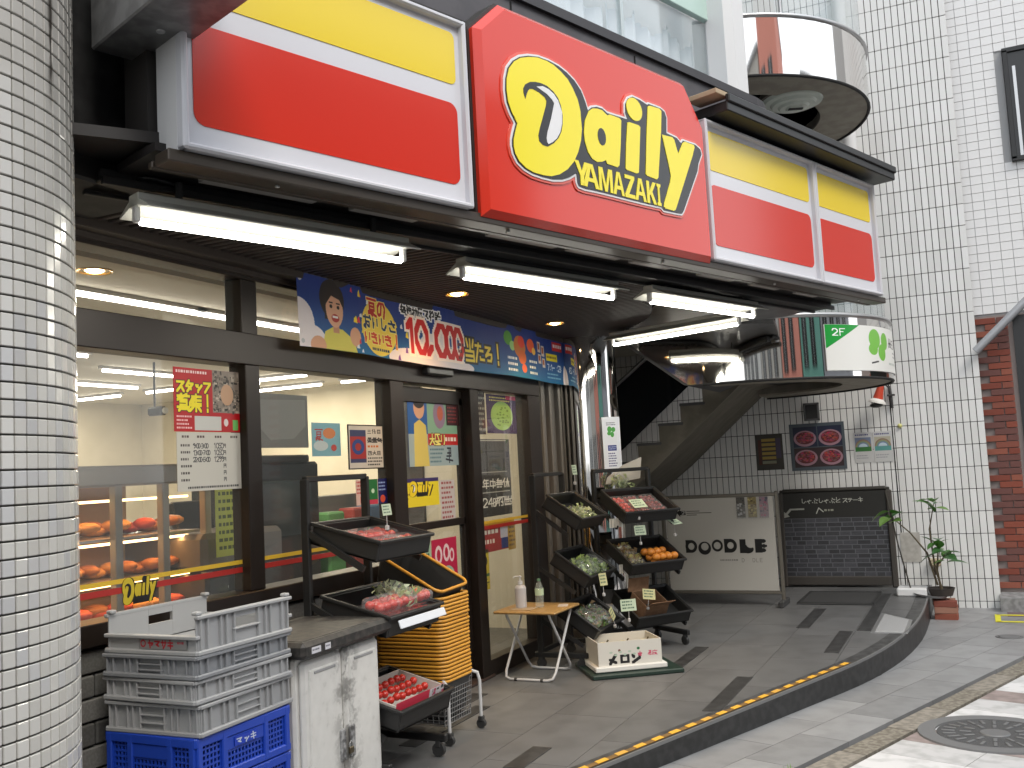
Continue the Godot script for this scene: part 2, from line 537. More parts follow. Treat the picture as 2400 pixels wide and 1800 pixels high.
func build_ground() -> void:
	var b := MB.new()
	b.box(Vector3(0, -1.2, 0), Vector3(600, 0.4, 600))
	struct("ground", b.mesh(), mt("far_ground", g3(0.12), 0.9))
	# road beyond the pavement
	b = MB.new()
	for k in 14:
		slab(b, -20.0 + k * 3, -17.0 + k * 3, -0.2, 6.2, -0.12, 0.5)
	struct("road", b.mesh(), grain("asphalt", [g3(0.03), g3(0.06)], [0.3, 0.7], 1.2, 0.9, 0.2, 0.0, 3.0, 21))
	b = MB.new()
	for k in 14:
		slab(b, -20.0 + k * 3, -17.0 + k * 3, 6.2, 8.6, 0.0, 0.5)
	struct("pavement", b.mesh(), grain("far_paving", [g3(0.22), g3(0.3)], [0.3, 0.7], 0.8, 0.85, 0.05, 0.0, 0.0, 22))
	# apron of grey slabs between the deck and the kerb stones
	var apron := MB.new()
	for k in 14:
		slab(apron, -20.0 + k * 3, -17.0 + k * 3, -5.4, -2.58, -0.03, 0.3)
	var ap := struct("apron", apron.mesh(), mt("joint", g3(0.035), 0.9))
	var apron_mats := []
	for k in 3:
		var s: float = [0.27, 0.3, 0.245][k]
		apron_mats.append(grain("apron_%d" % k, [g3(s * 0.9), g3(s), Color(s * 1.05, s * 1.05, s * 1.06)], [0.25, 0.5, 0.75], 0.45 + 0.08 * k, 0.5, 0.03, 0.0, 1.2, 31 + k))
	var rng := RandomNumberGenerator.new()
	rng.seed = 5
	for r in 6:
		for k in 17:
			var a0 := 1.6 + k * 0.6 + (0.3 if r % 2 else 0.0)
			var o1 := -2.6 - r * 0.3
			if a0 > 10.6 or o1 < -3.0 - 0.3 * maxf(0, a0 - 6.2) or o1 < -4.3:
				continue
			b = MB.new()
			slab(b, a0 + 0.002, a0 + 0.598, o1 - 0.298, o1 - 0.002, 0.0, 0.03)
			part("paving_slab", b.mesh(), apron_mats[rng.randi() % 3], ap)
	# drain slot, kerb stones
	b = MB.new()
	for k in 14:
		slab(b, -20.0 + k * 3, -17.0 + k * 3, -2.62, -2.4, -0.035, 0.3)
	struct("drain_gap", b.mesh(), mt("slot", g3(0.012), 0.95))
	var kerb := MB.new()
	for k in 14:
		slab(kerb, -20.0 + k * 3, -17.0 + k * 3, -2.555, -2.39, -0.02, 0.2)
	var kb := struct("kerb", kerb.mesh(), mt("joint"))
	var km := [grain("kerb_0", [Color(0.16, 0.14, 0.11), Color(0.27, 0.245, 0.2)], [0.3, 0.7], 1.6, 0.85, 0.05, 0.0, 4.0, 41), grain("kerb_1", [Color(0.2, 0.18, 0.15), Color(0.3, 0.27, 0.225)], [0.3, 0.7], 1.3, 0.85, 0.05, 0.0, 4.0, 42)]
	for k in 12:
		b = MB.new()
		slab(b, 2.6 + k * 0.6, 3.192 + k * 0.6, -2.55 + rng.randf_range(-0.006, 0.006), -2.405, 0.004, 0.06)
		part("kerb_stone", b.mesh(), km[k % 2], kb)
	# public pavement of white and brownish slabs
	var sw := MB.new()
	for k in 14:
		slab(sw, -20.0 + k * 3, -17.0 + k * 3, -2.392, -0.2, -0.022, 0.3)
	var side := struct("sidewalk", sw.mesh(), mt("joint"))
	var white := []
	for k in 3:
		var s: float = [0.62, 0.68, 0.56][k]
		white.append(grain("white_paver_%d" % k, [Color(s * 0.8, s * 0.79, s * 0.77), Color(s, s * 0.985, s * 0.97)], [0.2, 0.6], 0.5 + 0.1 * k, 0.7, 0.04, 0.0, 1.5, 51 + k))
	var brown := grain("brown_paver", [Color(0.25, 0.2, 0.185), Color(0.33, 0.27, 0.25)], [0.3, 0.7], 0.7, 0.75, 0.04, 0.0, 2.0, 55)
	for k in 24:
		for r in 4:
			var a0 := 2.4 + k * 0.3
			var o0 := -2.385 + r * 0.45
			b = MB.new()
			slab(b, a0 + 0.002, a0 + 0.298, o0 + 0.002, o0 + 0.448, 0.0, 0.03)
			part("paver", b.mesh(), brown if k % 4 == 2 else white[rng.randi() % 3], side)


func build_deck() -> void:
	var b := MB.new()
	b.prism(deck_outline(0.0), -0.5, -0.012, FLOOR_XF)
	var deck := struct("deck", b.mesh(), grain("deck_riser", [g3(0.012), g3(0.03)], [0.3, 0.7], 1.0, 0.45, 0.05, 0.0, 0.0, 61))
	# dark border along the edge, with a worn light nosing
	var outer := deck_outline(0.0)
	var inner := deck_outline(0.115)
	b = MB.new()
	var nose := MB.new()
	for k in outer.size() - 3:
		var q := PackedVector2Array([outer[k], outer[k + 1], inner[k + 1], inner[k]])
		b.prism(q, -0.011, 0.002, FLOOR_XF)
		var d := (inner[k] - outer[k]).normalized() * 0.012
		var e := (inner[k + 1] - outer[k + 1]).normalized() * 0.012
		nose.prism(PackedVector2Array([outer[k] - d * 0.15, outer[k + 1] - e * 0.15, outer[k + 1] + e, outer[k] + d]), -0.012, 0.0055, FLOOR_XF)
	part("border", b.mesh(), grain("deck_border", [g3(0.035), g3(0.075)], [0.3, 0.7], 0.9, 0.45, 0.04, 0.0, 0.6, 62), deck)
	part("nosing", nose.mesh(), mt("nosing", g3(0.16), 0.4), deck)
	# slabs clipped to the outline
	var slab_mats := []
	for k in 4:
		var s: float = [0.126, 0.132, 0.12, 0.129][k]
		slab_mats.append(grain("deck_slab_%d" % k, [Color(s * 0.86, s * 0.86, s * 0.86), Color(s, s, s), Color(s * 1.08, s * 1.08, s * 1.08)], [0.2, 0.5, 0.8], 0.35 + 0.07 * k, 0.42, 0.03, 0.0, 0.8, 71 + k))
	var rng := RandomNumberGenerator.new()
	rng.seed = 11
	var room := deck_outline(0.118)
	for r in 9:
		for c in 14:
			var x0 := -0.6 + c * 0.93 + (0.465 if r % 2 else 0.0)
			var z0 := 0.55 + r * 0.465
			var cell := PackedVector2Array([Vector2(x0 + 0.0015, z0 + 0.0015), Vector2(x0 + 0.9285, z0 + 0.0015), Vector2(x0 + 0.9285, z0 + 0.4635), Vector2(x0 + 0.0015, z0 + 0.4635)])
			for piece in Geometry2D.intersect_polygons(cell, room):
				if piece.size() > 2:
					b = MB.new()
					b.prism(piece, -0.012, 0.0, FLOOR_XF)
					part("floor_slab", b.mesh(), slab_mats[rng.randi() % 4], deck)
	# dark inlaid strips
	var strip := grain("deck_strip", [g3(0.028), g3(0.05)], [0.3, 0.7], 0.8, 0.42, 0.04, 0.0, 0.6, 81)
	for q in [[8.56, 9.62, -1.45], [7.54, 8.45, -1.085], [5.7, 6.63, -1.525], [6.8, 7.6, -2.07], [4.41, 4.78, -2.2], [8.49, 10.66, -0.95], [4.6, 5.5, -2.93], [5.2, 5.8, -3.1]]:
		b = MB.new()
		b.cbox(Vector3((q[0] + q[1]) / 2, 0.001, q[2]), Vector3(q[1] - q[0], 0.006, 0.108), 0.0015)
		part("floor_strip", b.mesh(), strip, deck)
	# metal cover set in the floor near the corner
	var cover := thing("floor_hatch", "pale metal floor hatch with one slanted side near the deck corner", "hatch cover", Vector3(8.8, 0, -0.74))
	b = MB.new()
	b.prism(PackedVector2Array([Vector2(-0.36, -0.1), Vector2(0.25, -0.1), Vector2(0.55, 0.12), Vector2(-0.36, 0.12)]), 0.002, 0.008, FLOOR_XF, 0.002)
	part("plate", b.mesh(), grain("hatch_plate", [g3(0.4), g3(0.55)], [0.3, 0.7], 3.0, 0.45, 0.3, 0.3, 2.0, 83), cover)
	b = MB.new()
	b.prism(PackedVector2Array([Vector2(-0.4, -0.13), Vector2(0.26, -0.13), Vector2(0.62, 0.15), Vector2(-0.4, 0.15)]), 0.0005, 0.004, FLOOR_XF)
	part("frame", b.mesh(), mt("brushed", g3(0.5), 0.35, 0.8), cover)
	var mat_ := thing("door_mat", "dark grey rubber mat in front of the brick patterned board", "mat", Vector3(10.3, 0, -1.35))
	b = MB.new()
	b.cbox(Vector3(0, 0.009, 0), Vector3(0.86, 0.012, 0.72), 0.003)
	part("rubber", b.mesh(), mt("rubber", g3(0.04), 0.75), mat_)
	b = MB.new()
	for s in [[0, 0.345, 0.82, 0.03], [0, -0.345, 0.82, 0.03], [0.395, 0, 0.03, 0.72], [-0.395, 0, 0.03, 0.72]]:
		b.box(Vector3(s[0], 0.0168, s[1]), Vector3(s[2], 0.004, s[3]))
	part("rim", b.mesh(), mt("rubber_rim", g3(0.022), 0.7), mat_)
	# yellow and brown warning tape on the edge
	var tape := thing("hazard_tape", "yellow and brown striped hazard tape stuck along the deck edge", "tape", al(3.4, 0, -3.205), -PHI)
	b = MB.new()
	b.box(Vector3(1.55, 0.0075, 0), Vector3(3.1, 0.003, 0.036))
	part("backing", b.mesh(), mt("tape_brown", Color(0.2, 0.11, 0.03), 0.6), tape)
	b = MB.new()
	b.prism(PackedVector2Array([Vector2(-0.045, -0.018), Vector2(0.035, -0.018), Vector2(0.045, 0.018), Vector2(-0.035, 0.018)]), 0.0, 0.0025, FLOOR_XF)
	var dash := b.mesh()
	var ym := [mt("tape_yellow", Color(0.8, 0.43, 0.04), 0.55), mt("tape_yellow_worn", Color(0.68, 0.38, 0.06), 0.6)]
	for k in 20:
		part("dash", dash, ym[1 if k % 5 == 3 else 0], tape, Transform3D(Basis.IDENTITY, Vector3(0.07 + k * 0.156, 0.0095, 0)))
	# manhole and a small valve cover
	var mh := thing("manhole_cover", "round iron manhole cover set among white paving slabs", "manhole cover", on_ground(5.78, -2.02, 0.0))
	mh.rotation.z = -0.018
	b = MB.new()
	b.lathe([Vector2(0, 0.006), Vector2(0.3, 0.006), Vector2(0.305, -0.02)], 40)
	part("lid", b.mesh(), grain("iron", [g3(0.07), g3(0.13)], [0.3, 0.7], 6.0, 0.6, 0.1, 0.3, 6.0, 91), mh)
	b = MB.new()
	b.lathe([Vector2(0.31, -0.02), Vector2(0.31, 0.01), Vector2(0.4, 0.01), Vector2(0.41, -0.02)], 40)
	part("rim", b.mesh(), mt("iron_rim", g3(0.17), 0.7, 0.1), mh)
	b = MB.new()
	for k in 24:
		var a := k * TAU / 24
		b.cbox(Vector3(cos(a) * 0.24, 0.008, sin(a) * 0.24), Vector3(0.07, 0.006, 0.018), 0.002, Basis(UP, -a))
	for k in 12:
		var a := k * TAU / 12
		b.cbox(Vector3(cos(a) * 0.15, 0.008, sin(a) * 0.15), Vector3(0.06, 0.006, 0.02), 0.002, Basis(UP, -a))
	b.lathe([Vector2(0, 0.012), Vector2(0.075, 0.012), Vector2(0.08, 0.005)], 24)
	part("tread_pattern", b.mesh(), mt("iron_worn", g3(0.2), 0.5, 0.4), mh)
	var vc := thing("valve_cover", "small oval iron valve cover on the apron by the brick building", "valve cover", Vector3(9.51, ground_y(Vector3(9.51, 0, 0)), 0.13))
	vc.rotation.z = -0.018
	b = MB.new()
	b.lathe([Vector2(0, 0.008), Vector2(0.085, 0.008), Vector2(0.09, -0.01)], 24)
	part("lid", b.mesh(), mt("iron_rim"), vc)
	b = MB.new()
	b.lathe([Vector2(0.092, -0.01), Vector2(0.092, 0.006), Vector2(0.11, 0.006), Vector2(0.112, -0.01)], 24)
	part("rim", b.mesh(), mt("iron_worn"), vc)
	var weed := thing("roadside_weed", "tuft of light green weeds in the gap of the kerb", "weed", on_ground(4.43, -2.58, -0.02))
	b = MB.new()
	for k in 60:
		var p := Vector3(rng.randf_range(-0.14, 0.14), 0, rng.randf_range(-0.015, 0.03))
		var d := Vector3(rng.randf_range(-0.4, 0.4), 1, rng.randf_range(-0.4, 0.5)).normalized() * rng.randf_range(0.02, 0.055)
		var s := Vector3(rng.randf_range(-1, 1), 0, rng.randf_range(-1, 1)).normalized() * 0.007
		b.tri(p - s, p + s, p + d, Vector3(d.x, 0.4, d.z + 0.02).normalized())
	part("leaves", b.mesh(), mt("weed", Color(0.13, 0.26, 0.03), 0.6), weed)


func build_tile_wall() -> void:
	var w := thing("tiled_wall", "tall wall of long white vertical tiles on the right of the deck", "wall", Vector3(TILE_WALL, 0, 0))
	var b := MB.new()
	b.box(Vector3(0.15, 4.0, -2.4), Vector3(0.284, 8.6, 5.02))
	part("wall_core", b.mesh(), mt("dark_joint", g3(0.03), 0.9), w)
	var top := 5.24
	b = MB.new()
	b.cbox(Vector3(-0.002, 0, 0), Vector3(0.02, 0.2285, 0.0615), 0.0025)
	var tile := b.mesh()
	var tm := [mt("wall_tile_0", Color(0.76, 0.755, 0.735), 0.22), mt("wall_tile_1", Color(0.72, 0.715, 0.695), 0.25), mt("wall_tile_2", Color(0.79, 0.785, 0.77), 0.2)]
	var rng := RandomNumberGenerator.new()
	rng.seed = 3
	var rest := []
	var count := 0
	for k in range(-11, 24):
		for j in 67:
			var y := top - 0.235 * (k + 0.5)
			var z := 0.1143 - 0.0688 * (j + 0.5)
			if y < -0.36:
				continue
			if y > -0.1 and y < 1.03 and z > -2.0 and z < -0.95:
				pass
			if z < -0.62 and z > -0.81 and y < 0.56 and y > 0.24 and k == 19:
				pass
			var at := Transform3D(Basis(Vector3.UP, rng.randf_range(-0.006, 0.006)) * Basis(Vector3.BACK, rng.randf_range(-0.004, 0.004)), Vector3(rng.randf_range(-0.0015, 0.0015), y, z))
			if j < 14 and k >= 0 and count < 300:
				part("tile", tile, tm[rng.randi() % 3], w, at)
				count += 1
			else:
				rest.append(at)
	field("tile_field", tile, tm[0], rest, w)
	b = MB.new()
	b.box(Vector3(0.01, -0.3, -0.33), Vector3(0.03, 0.17, 0.88))
	part("dark_base", b.mesh(), mt("rubber"), w)
	b = MB.new()
	b.box(Vector3(-0.0115, 0.405, -0.717), Vector3(0.012, 0.318, 0.2))
	part("inspection_panel", b.mesh(), grain("panel_beige", [Color(0.42, 0.4, 0.36), Color(0.5, 0.48, 0.44)], [0.3, 0.7], 2.0, 0.6), w)
	b = MB.new()
	b.box(Vector3(-0.0105, 2.0, -0.8), Vector3(0.008, 4.5, 0.012))
	part("expansion_joint", b.mesh(), mt("slot"), w)


func build_neighbour() -> void:
	var w := thing("brick_building", "neighbouring building of red brick below and small white tiles above", "building", Vector3(11.5, 0, 0))
	var b := MB.new()
	b.box(Vector3(2.02, 1.2, 2.58), Vector3(4.0, 3.28, 5.0))
	part("lower_wall", b.mesh(), mt("mortar", Color(0.32, 0.27, 0.25), 0.95), w)
	b = MB.new()
	b.box(Vector3(2.02, 6.32, 2.58), Vector3(4.0, 6.96, 5.0))
	part("upper_wall", b.mesh(), mt("pale_joint", g3(0.42), 0.9), w)
	var rng := RandomNumberGenerator.new()
	rng.seed = 17
	var bm := []
	for c in [Color(0.25, 0.062, 0.036), Color(0.21, 0.05, 0.03), Color(0.28, 0.085, 0.052), Color(0.15, 0.06, 0.05), Color(0.235, 0.07, 0.045)]:
		var bk := mt("brick_%d" % bm.size(), c, 0.75)
		bm.append(bk)
	b = MB.new()
	b.cbox(Vector3.ZERO, Vector3(0.018, 0.062, 0.219), 0.002)
	var brick := b.mesh()
	b = MB.new()
	b.cbox(Vector3.ZERO, Vector3(0.018, 0.062, 0.105), 0.002)
	var half := b.mesh()
	var rest := []
	var n := 0
	for r in 42:
		var y := -0.05 + (r + 0.5) * 0.07
		for c in 12:
			var z := 0.09 + c * 0.227 + (0.114 if r % 2 else 0.0)
			if y > 2.81:
				continue
			if z > 0.25 and y > 1.0 and z < 2.6:   # the dark entrance
				if z - 0.114 > 0.3:
					continue
			var at := Transform3D(Basis.IDENTITY, Vector3(rng.randf_range(-0.002, 0.002), y, z + 0.11))
			if c == 1 and y > 1.0:
				at.origin.z = 0.09 + 0.227 * 1 + (0.114 if r % 2 else 0.0) + 0.055
			if n < 250 and c < 5:
				part("brick", half if (c == 1 and y > 1.0) else brick, bm[(rng.randi() % 5) if rng.randf() < 0.8 else 3], w, at)
				n += 1
			else:
				rest.append(at)
	field("brick_field", brick, bm[0], rest, w)
	b = MB.new()
	b.cbox(Vector3.ZERO, Vector3(0.016, 0.0905, 0.1105), 0.0015)
	var tile := b.mesh()
	var wt := mt("small_white_tile", Color(0.8, 0.795, 0.785), 0.25)
	n = 0
	rest = []
	for r in 70:
		for c in 22:
			var y := 2.86 + (r + 0.5) * 0.095
			var z := 0.085 + (c + 0.5) * 0.115
			if y > 4.45 and y < 5.72 and z > 0.6 and z < 1.9:
				continue
			var at := Transform3D(Basis.IDENTITY, Vector3(0.014, y, z))
			if c < 8 and n < 290:
				part("tile", tile, wt, w, at)
				n += 1
			else:
				rest.append(at)
	field("tile_field", tile, wt, rest, w)
	b = MB.new()
	b.box(Vector3(0.0, 5.085, 1.25), Vector3(0.05, 1.24, 1.26))
	var win := part("window", b.mesh(), mt("window_black", g3(0.012), 0.3), w)
	b = MB.new()
	for q in [[4.49, 1.25, 0.05, 1.26], [5.685, 1.25, 0.05, 1.26], [5.085, 0.645, 1.2, 0.05], [5.085, 1.855, 1.2, 0.05]]:
		b.cbox(Vector3(-0.02, q[0], q[1]), Vector3(0.06, q[2] if q[2] > 0.1 else 0.05, q[3]), 0.004)
	part("frame", b.mesh(), mt("window_frame_dark", g3(0.025), 0.4, 0.3), win)
	b = MB.new()
	b.box(Vector3(-0.03, 5.0, 0.72), Vector3(0.02, 1.0, 0.03))
	part("rail", b.mesh(), mt("brushed"), win)
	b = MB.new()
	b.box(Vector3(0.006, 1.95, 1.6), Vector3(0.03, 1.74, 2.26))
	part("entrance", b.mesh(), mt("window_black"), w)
	b = MB.new()
	b.box(Vector3(-0.2, -0.19, 2.2), Vector3(0.5, 0.2, 4.2))
	part("step", b.mesh(), grain("concrete", [g3(0.2), g3(0.3)], [0.3, 0.7], 0.9, 0.85, 0.05, 0.0, 2.0, 111), w)
	var pp := MB.new()
	pp.tube([Vector3(11.26, 2.45, 0.09), Vector3(11.26, 3.45, 1.16)], 0.042, 12)
	single("awning_arm", pp.mesh(), mt("grey_pipe", Color(0.42, 0.43, 0.45), 0.4, 0.2), "slanting pale grey awning arm in front of the red bricks", "pipe")
	var ys := thing("floor_marking", "bright yellow rectangle outline painted on the ground by the brick building", "marking", Vector3(10.6, ground_y(Vector3(10.6, 0, 0)), 0.2))
	ys.rotation.z = -0.018
	b = MB.new()
	for q in [[-0.22, 0.1, 0.05, 0.5], [0.22, 0.1, 0.05, 0.5], [0, -0.14, 0.49, 0.05], [0, 0.34, 0.49, 0.05]]:
		b.box(Vector3(q[0], 0.005, q[1]), Vector3(q[2], 0.004, q[3]))
	part("line", b.mesh(), mt("yellow_line", Color(0.7, 0.66, 0.02), 0.6), ys)
	part("ground_panel", card(0.3, 0.3), mt("plum_panel", Color(0.16, 0.11, 0.12), 0.7), ys, Transform3D(Basis(Vector3.RIGHT, -PI / 2), Vector3(0.3, 0.0, 0.1)))


func build_pillar() -> void:
	var w := thing("tiled_pillar", "thick round pillar of small off-white square tiles with a brown streak", "pillar", Vector3(1.812, 0, -3.028))
	var r := 0.569
	var b := MB.new()
	b.lathe([Vector2(r - 0.006, -0.3), Vector2(r - 0.006, 5.2)], 80)
	part("core", b.mesh(), mt("pillar_joint", Color(0.085, 0.08, 0.07), 0.9), w)
	b = MB.new()
	b.cbox(Vector3(0, 0, 0), Vector3(0.012, 0.0447, 0.0402), 0.0022)
	var tile := b.mesh()
	var tm := []
	for c in [Color(0.56, 0.55, 0.52), Color(0.52, 0.51, 0.48), Color(0.5, 0.5, 0.5), Color(0.58, 0.57, 0.54), Color(0.46, 0.455, 0.45)]:
		var tl := mt("pillar_tile_%d" % tm.size(), c, 0.16)
		tm.append(tl)
	var rng := RandomNumberGenerator.new()
	rng.seed = 29
	var cells := []
	var cam := Vector3(0, 1.48, 0)
	for row in range(-4, 104):
		for c in 80:
			var a := 1.554 - (c - 1.5) * TAU / 80
			var d := Vector3(cos(a), 0, sin(a))
			var p := d * r + Vector3(0, (row + 0.5) * 0.05, 0)
			var facing := d.dot((cam - w.position - Vector3(d.x * r, 0, d.z * r)).normalized())
			cells.append([(0.0 if facing > 0.02 else 50.0) + (absf(p.y - 1.5) * 0.8 + (0.0 if c < 15 else 5.0)), p, a])
	cells.sort_custom(func(x, y): return x[0] < y[0])
	var rest := []
	for k in cells.size():
		var basis := Basis(UP, -cells[k][2]) * Basis(Vector3.BACK, rng.randf_range(-0.012, 0.012)) * Basis(UP, rng.randf_range(-0.012, 0.012))
		var at := Transform3D(basis, cells[k][1])
		if k < 300:
			part("tile", tile, tm[4] if rng.randf() < 0.07 else tm[rng.randi() % 4], w, at)
		else:
			rest.append(at)
	for s in 3:
		var share := []
		for k in rest.size():
			if k % 3 == s:
				share.append(rest[k])
		field("tile_field", tile, tm[[0, 1, 3][s]], share, w)
	# the rust-brown run-off down its upper part
	var im := Image.create(64, 512, false, Image.FORMAT_RGBA8)
	im.fill(Color(0.16, 0.12, 0.07, 0.0))
	var nz := FastNoiseLite.new()
	nz.seed = 4
	nz.frequency = 0.03
	for y in 512:
		for x in 64:
			var d := absf(x - 32.0 - nz.get_noise_2d(y * 0.25, 9) * 8.0) / (10.0 + 9.0 * nz.get_noise_2d(y * 0.7, 40) + (5.0 if y < 260 else -2.0))
			var fade := clampf((500.0 - y) / 60.0, 0, 1)
			var a := clampf(1.25 - d, 0, 1) * fade * (0.72 + 0.4 * nz.get_noise_2d(x * 3.0, y * 1.2))
			im.set_pixel(x, y, Color(0.15, 0.115, 0.065, clampf(a, 0, 0.93)))
	var sm := print_mat("streak", im, 0.8)
	sm.transparency = BaseMaterial3D.TRANSPARENCY_ALPHA
	b = MB.new()
	b.lathe([Vector2(r + 0.0075, 2.62), Vector2(r + 0.0075, 4.0)], 10, Transform3D.IDENTITY, 1.11, 1.25)
	part("rust_streak", b.mesh(), sm, w)


func glass(key: String, alpha := 0.08, tint := Color(0.75, 0.85, 0.85)) -> StandardMaterial3D:
	if mats.has(key):
		return mats[key]
	var m := mt(key, tint, 0.02)
	m.transparency = BaseMaterial3D.TRANSPARENCY_ALPHA
	m.albedo_color.a = alpha
	m.metallic_specular = 0.5
	return m


func landing(called: String, label: String, y: float, lamp: bool) -> void:
	var w := thing(called, label, "stair landing", Vector3(9.88, y, -2.12))
	var steel := mt("mirror_steel", Color(0.72, 0.7, 0.67), 0.045, 1.0)
	var r := 1.478
	var b := MB.new()
	if lamp:
		b.lathe([Vector2(r - 0.03, 0), Vector2(r, 0.004), Vector2(r, 0.535), Vector2(r - 0.06, 0.535)], 72)
	else:
		b.lathe([Vector2(r - 0.03, 0), Vector2(r, 0.004), Vector2(r, 0.535), Vector2(r - 0.06, 0.535)], 48, Transform3D.IDENTITY, 0, PI)
	part("steel_band", b.mesh(), steel, w)
	b = MB.new()
	var ring := []
	for k in 61:
		var a := (TAU if lamp else PI) * k / 60.0
		ring.append(Vector3(cos(a) * r, 0.55, sin(a) * r))
	b.tube(ring, 0.022, 8)
	part("rail", b.mesh(), mt("brushed", g3(0.5), 0.35, 0.8), w)
	b = MB.new()
	b.lathe([Vector2(1.0, 0.02), Vector2(1.0, -0.001), Vector2(r - 0.02, -0.001)], 60, Transform3D.IDENTITY, 0, TAU if lamp else PI)
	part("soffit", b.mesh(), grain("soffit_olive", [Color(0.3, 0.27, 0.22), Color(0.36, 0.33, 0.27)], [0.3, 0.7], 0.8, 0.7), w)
	b = MB.new()
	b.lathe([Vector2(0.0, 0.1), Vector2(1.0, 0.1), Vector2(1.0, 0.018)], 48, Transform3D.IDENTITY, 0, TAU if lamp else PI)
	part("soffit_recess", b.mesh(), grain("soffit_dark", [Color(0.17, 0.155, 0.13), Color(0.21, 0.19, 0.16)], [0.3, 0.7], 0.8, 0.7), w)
	b = MB.new()
	ring = []
	for k in 61:
		var a := (TAU if lamp else PI) * k / 60.0
		ring.append(Vector3(cos(a) * (r - 0.012), -0.004, sin(a) * (r - 0.012)))
	b.tube(ring, 0.016, 6)
	part("gasket", b.mesh(), mt("rubber_rim"), w)
	b = MB.new()
	b.lathe([Vector2(0.0, 0.3), Vector2(r - 0.07, 0.3), Vector2(r - 0.07, 0.1), Vector2(0.0, 0.1)], 40, Transform3D.IDENTITY, 0, TAU if lamp else PI)
	part("floor", b.mesh(), mt("landing_floor", g3(0.12), 0.8), w)
	b = MB.new()
	b.lathe([Vector2(r - 0.035, 0.57), Vector2(r - 0.035, 1.5)], 48, Transform3D.IDENTITY, 0, TAU if lamp else PI)
	part("glass_guard", b.mesh(), glass("guard_glass", 0.22, Color(0.55, 0.68, 0.7)), w)
	if lamp:
		b = MB.new()
		b.tube([Vector3(-1.17, 0.56, 0.87), Vector3(-1.17, 1.7, 0.87)], 0.016, 6)
		part("guard_post", b.mesh(), mt("brushed"), w)


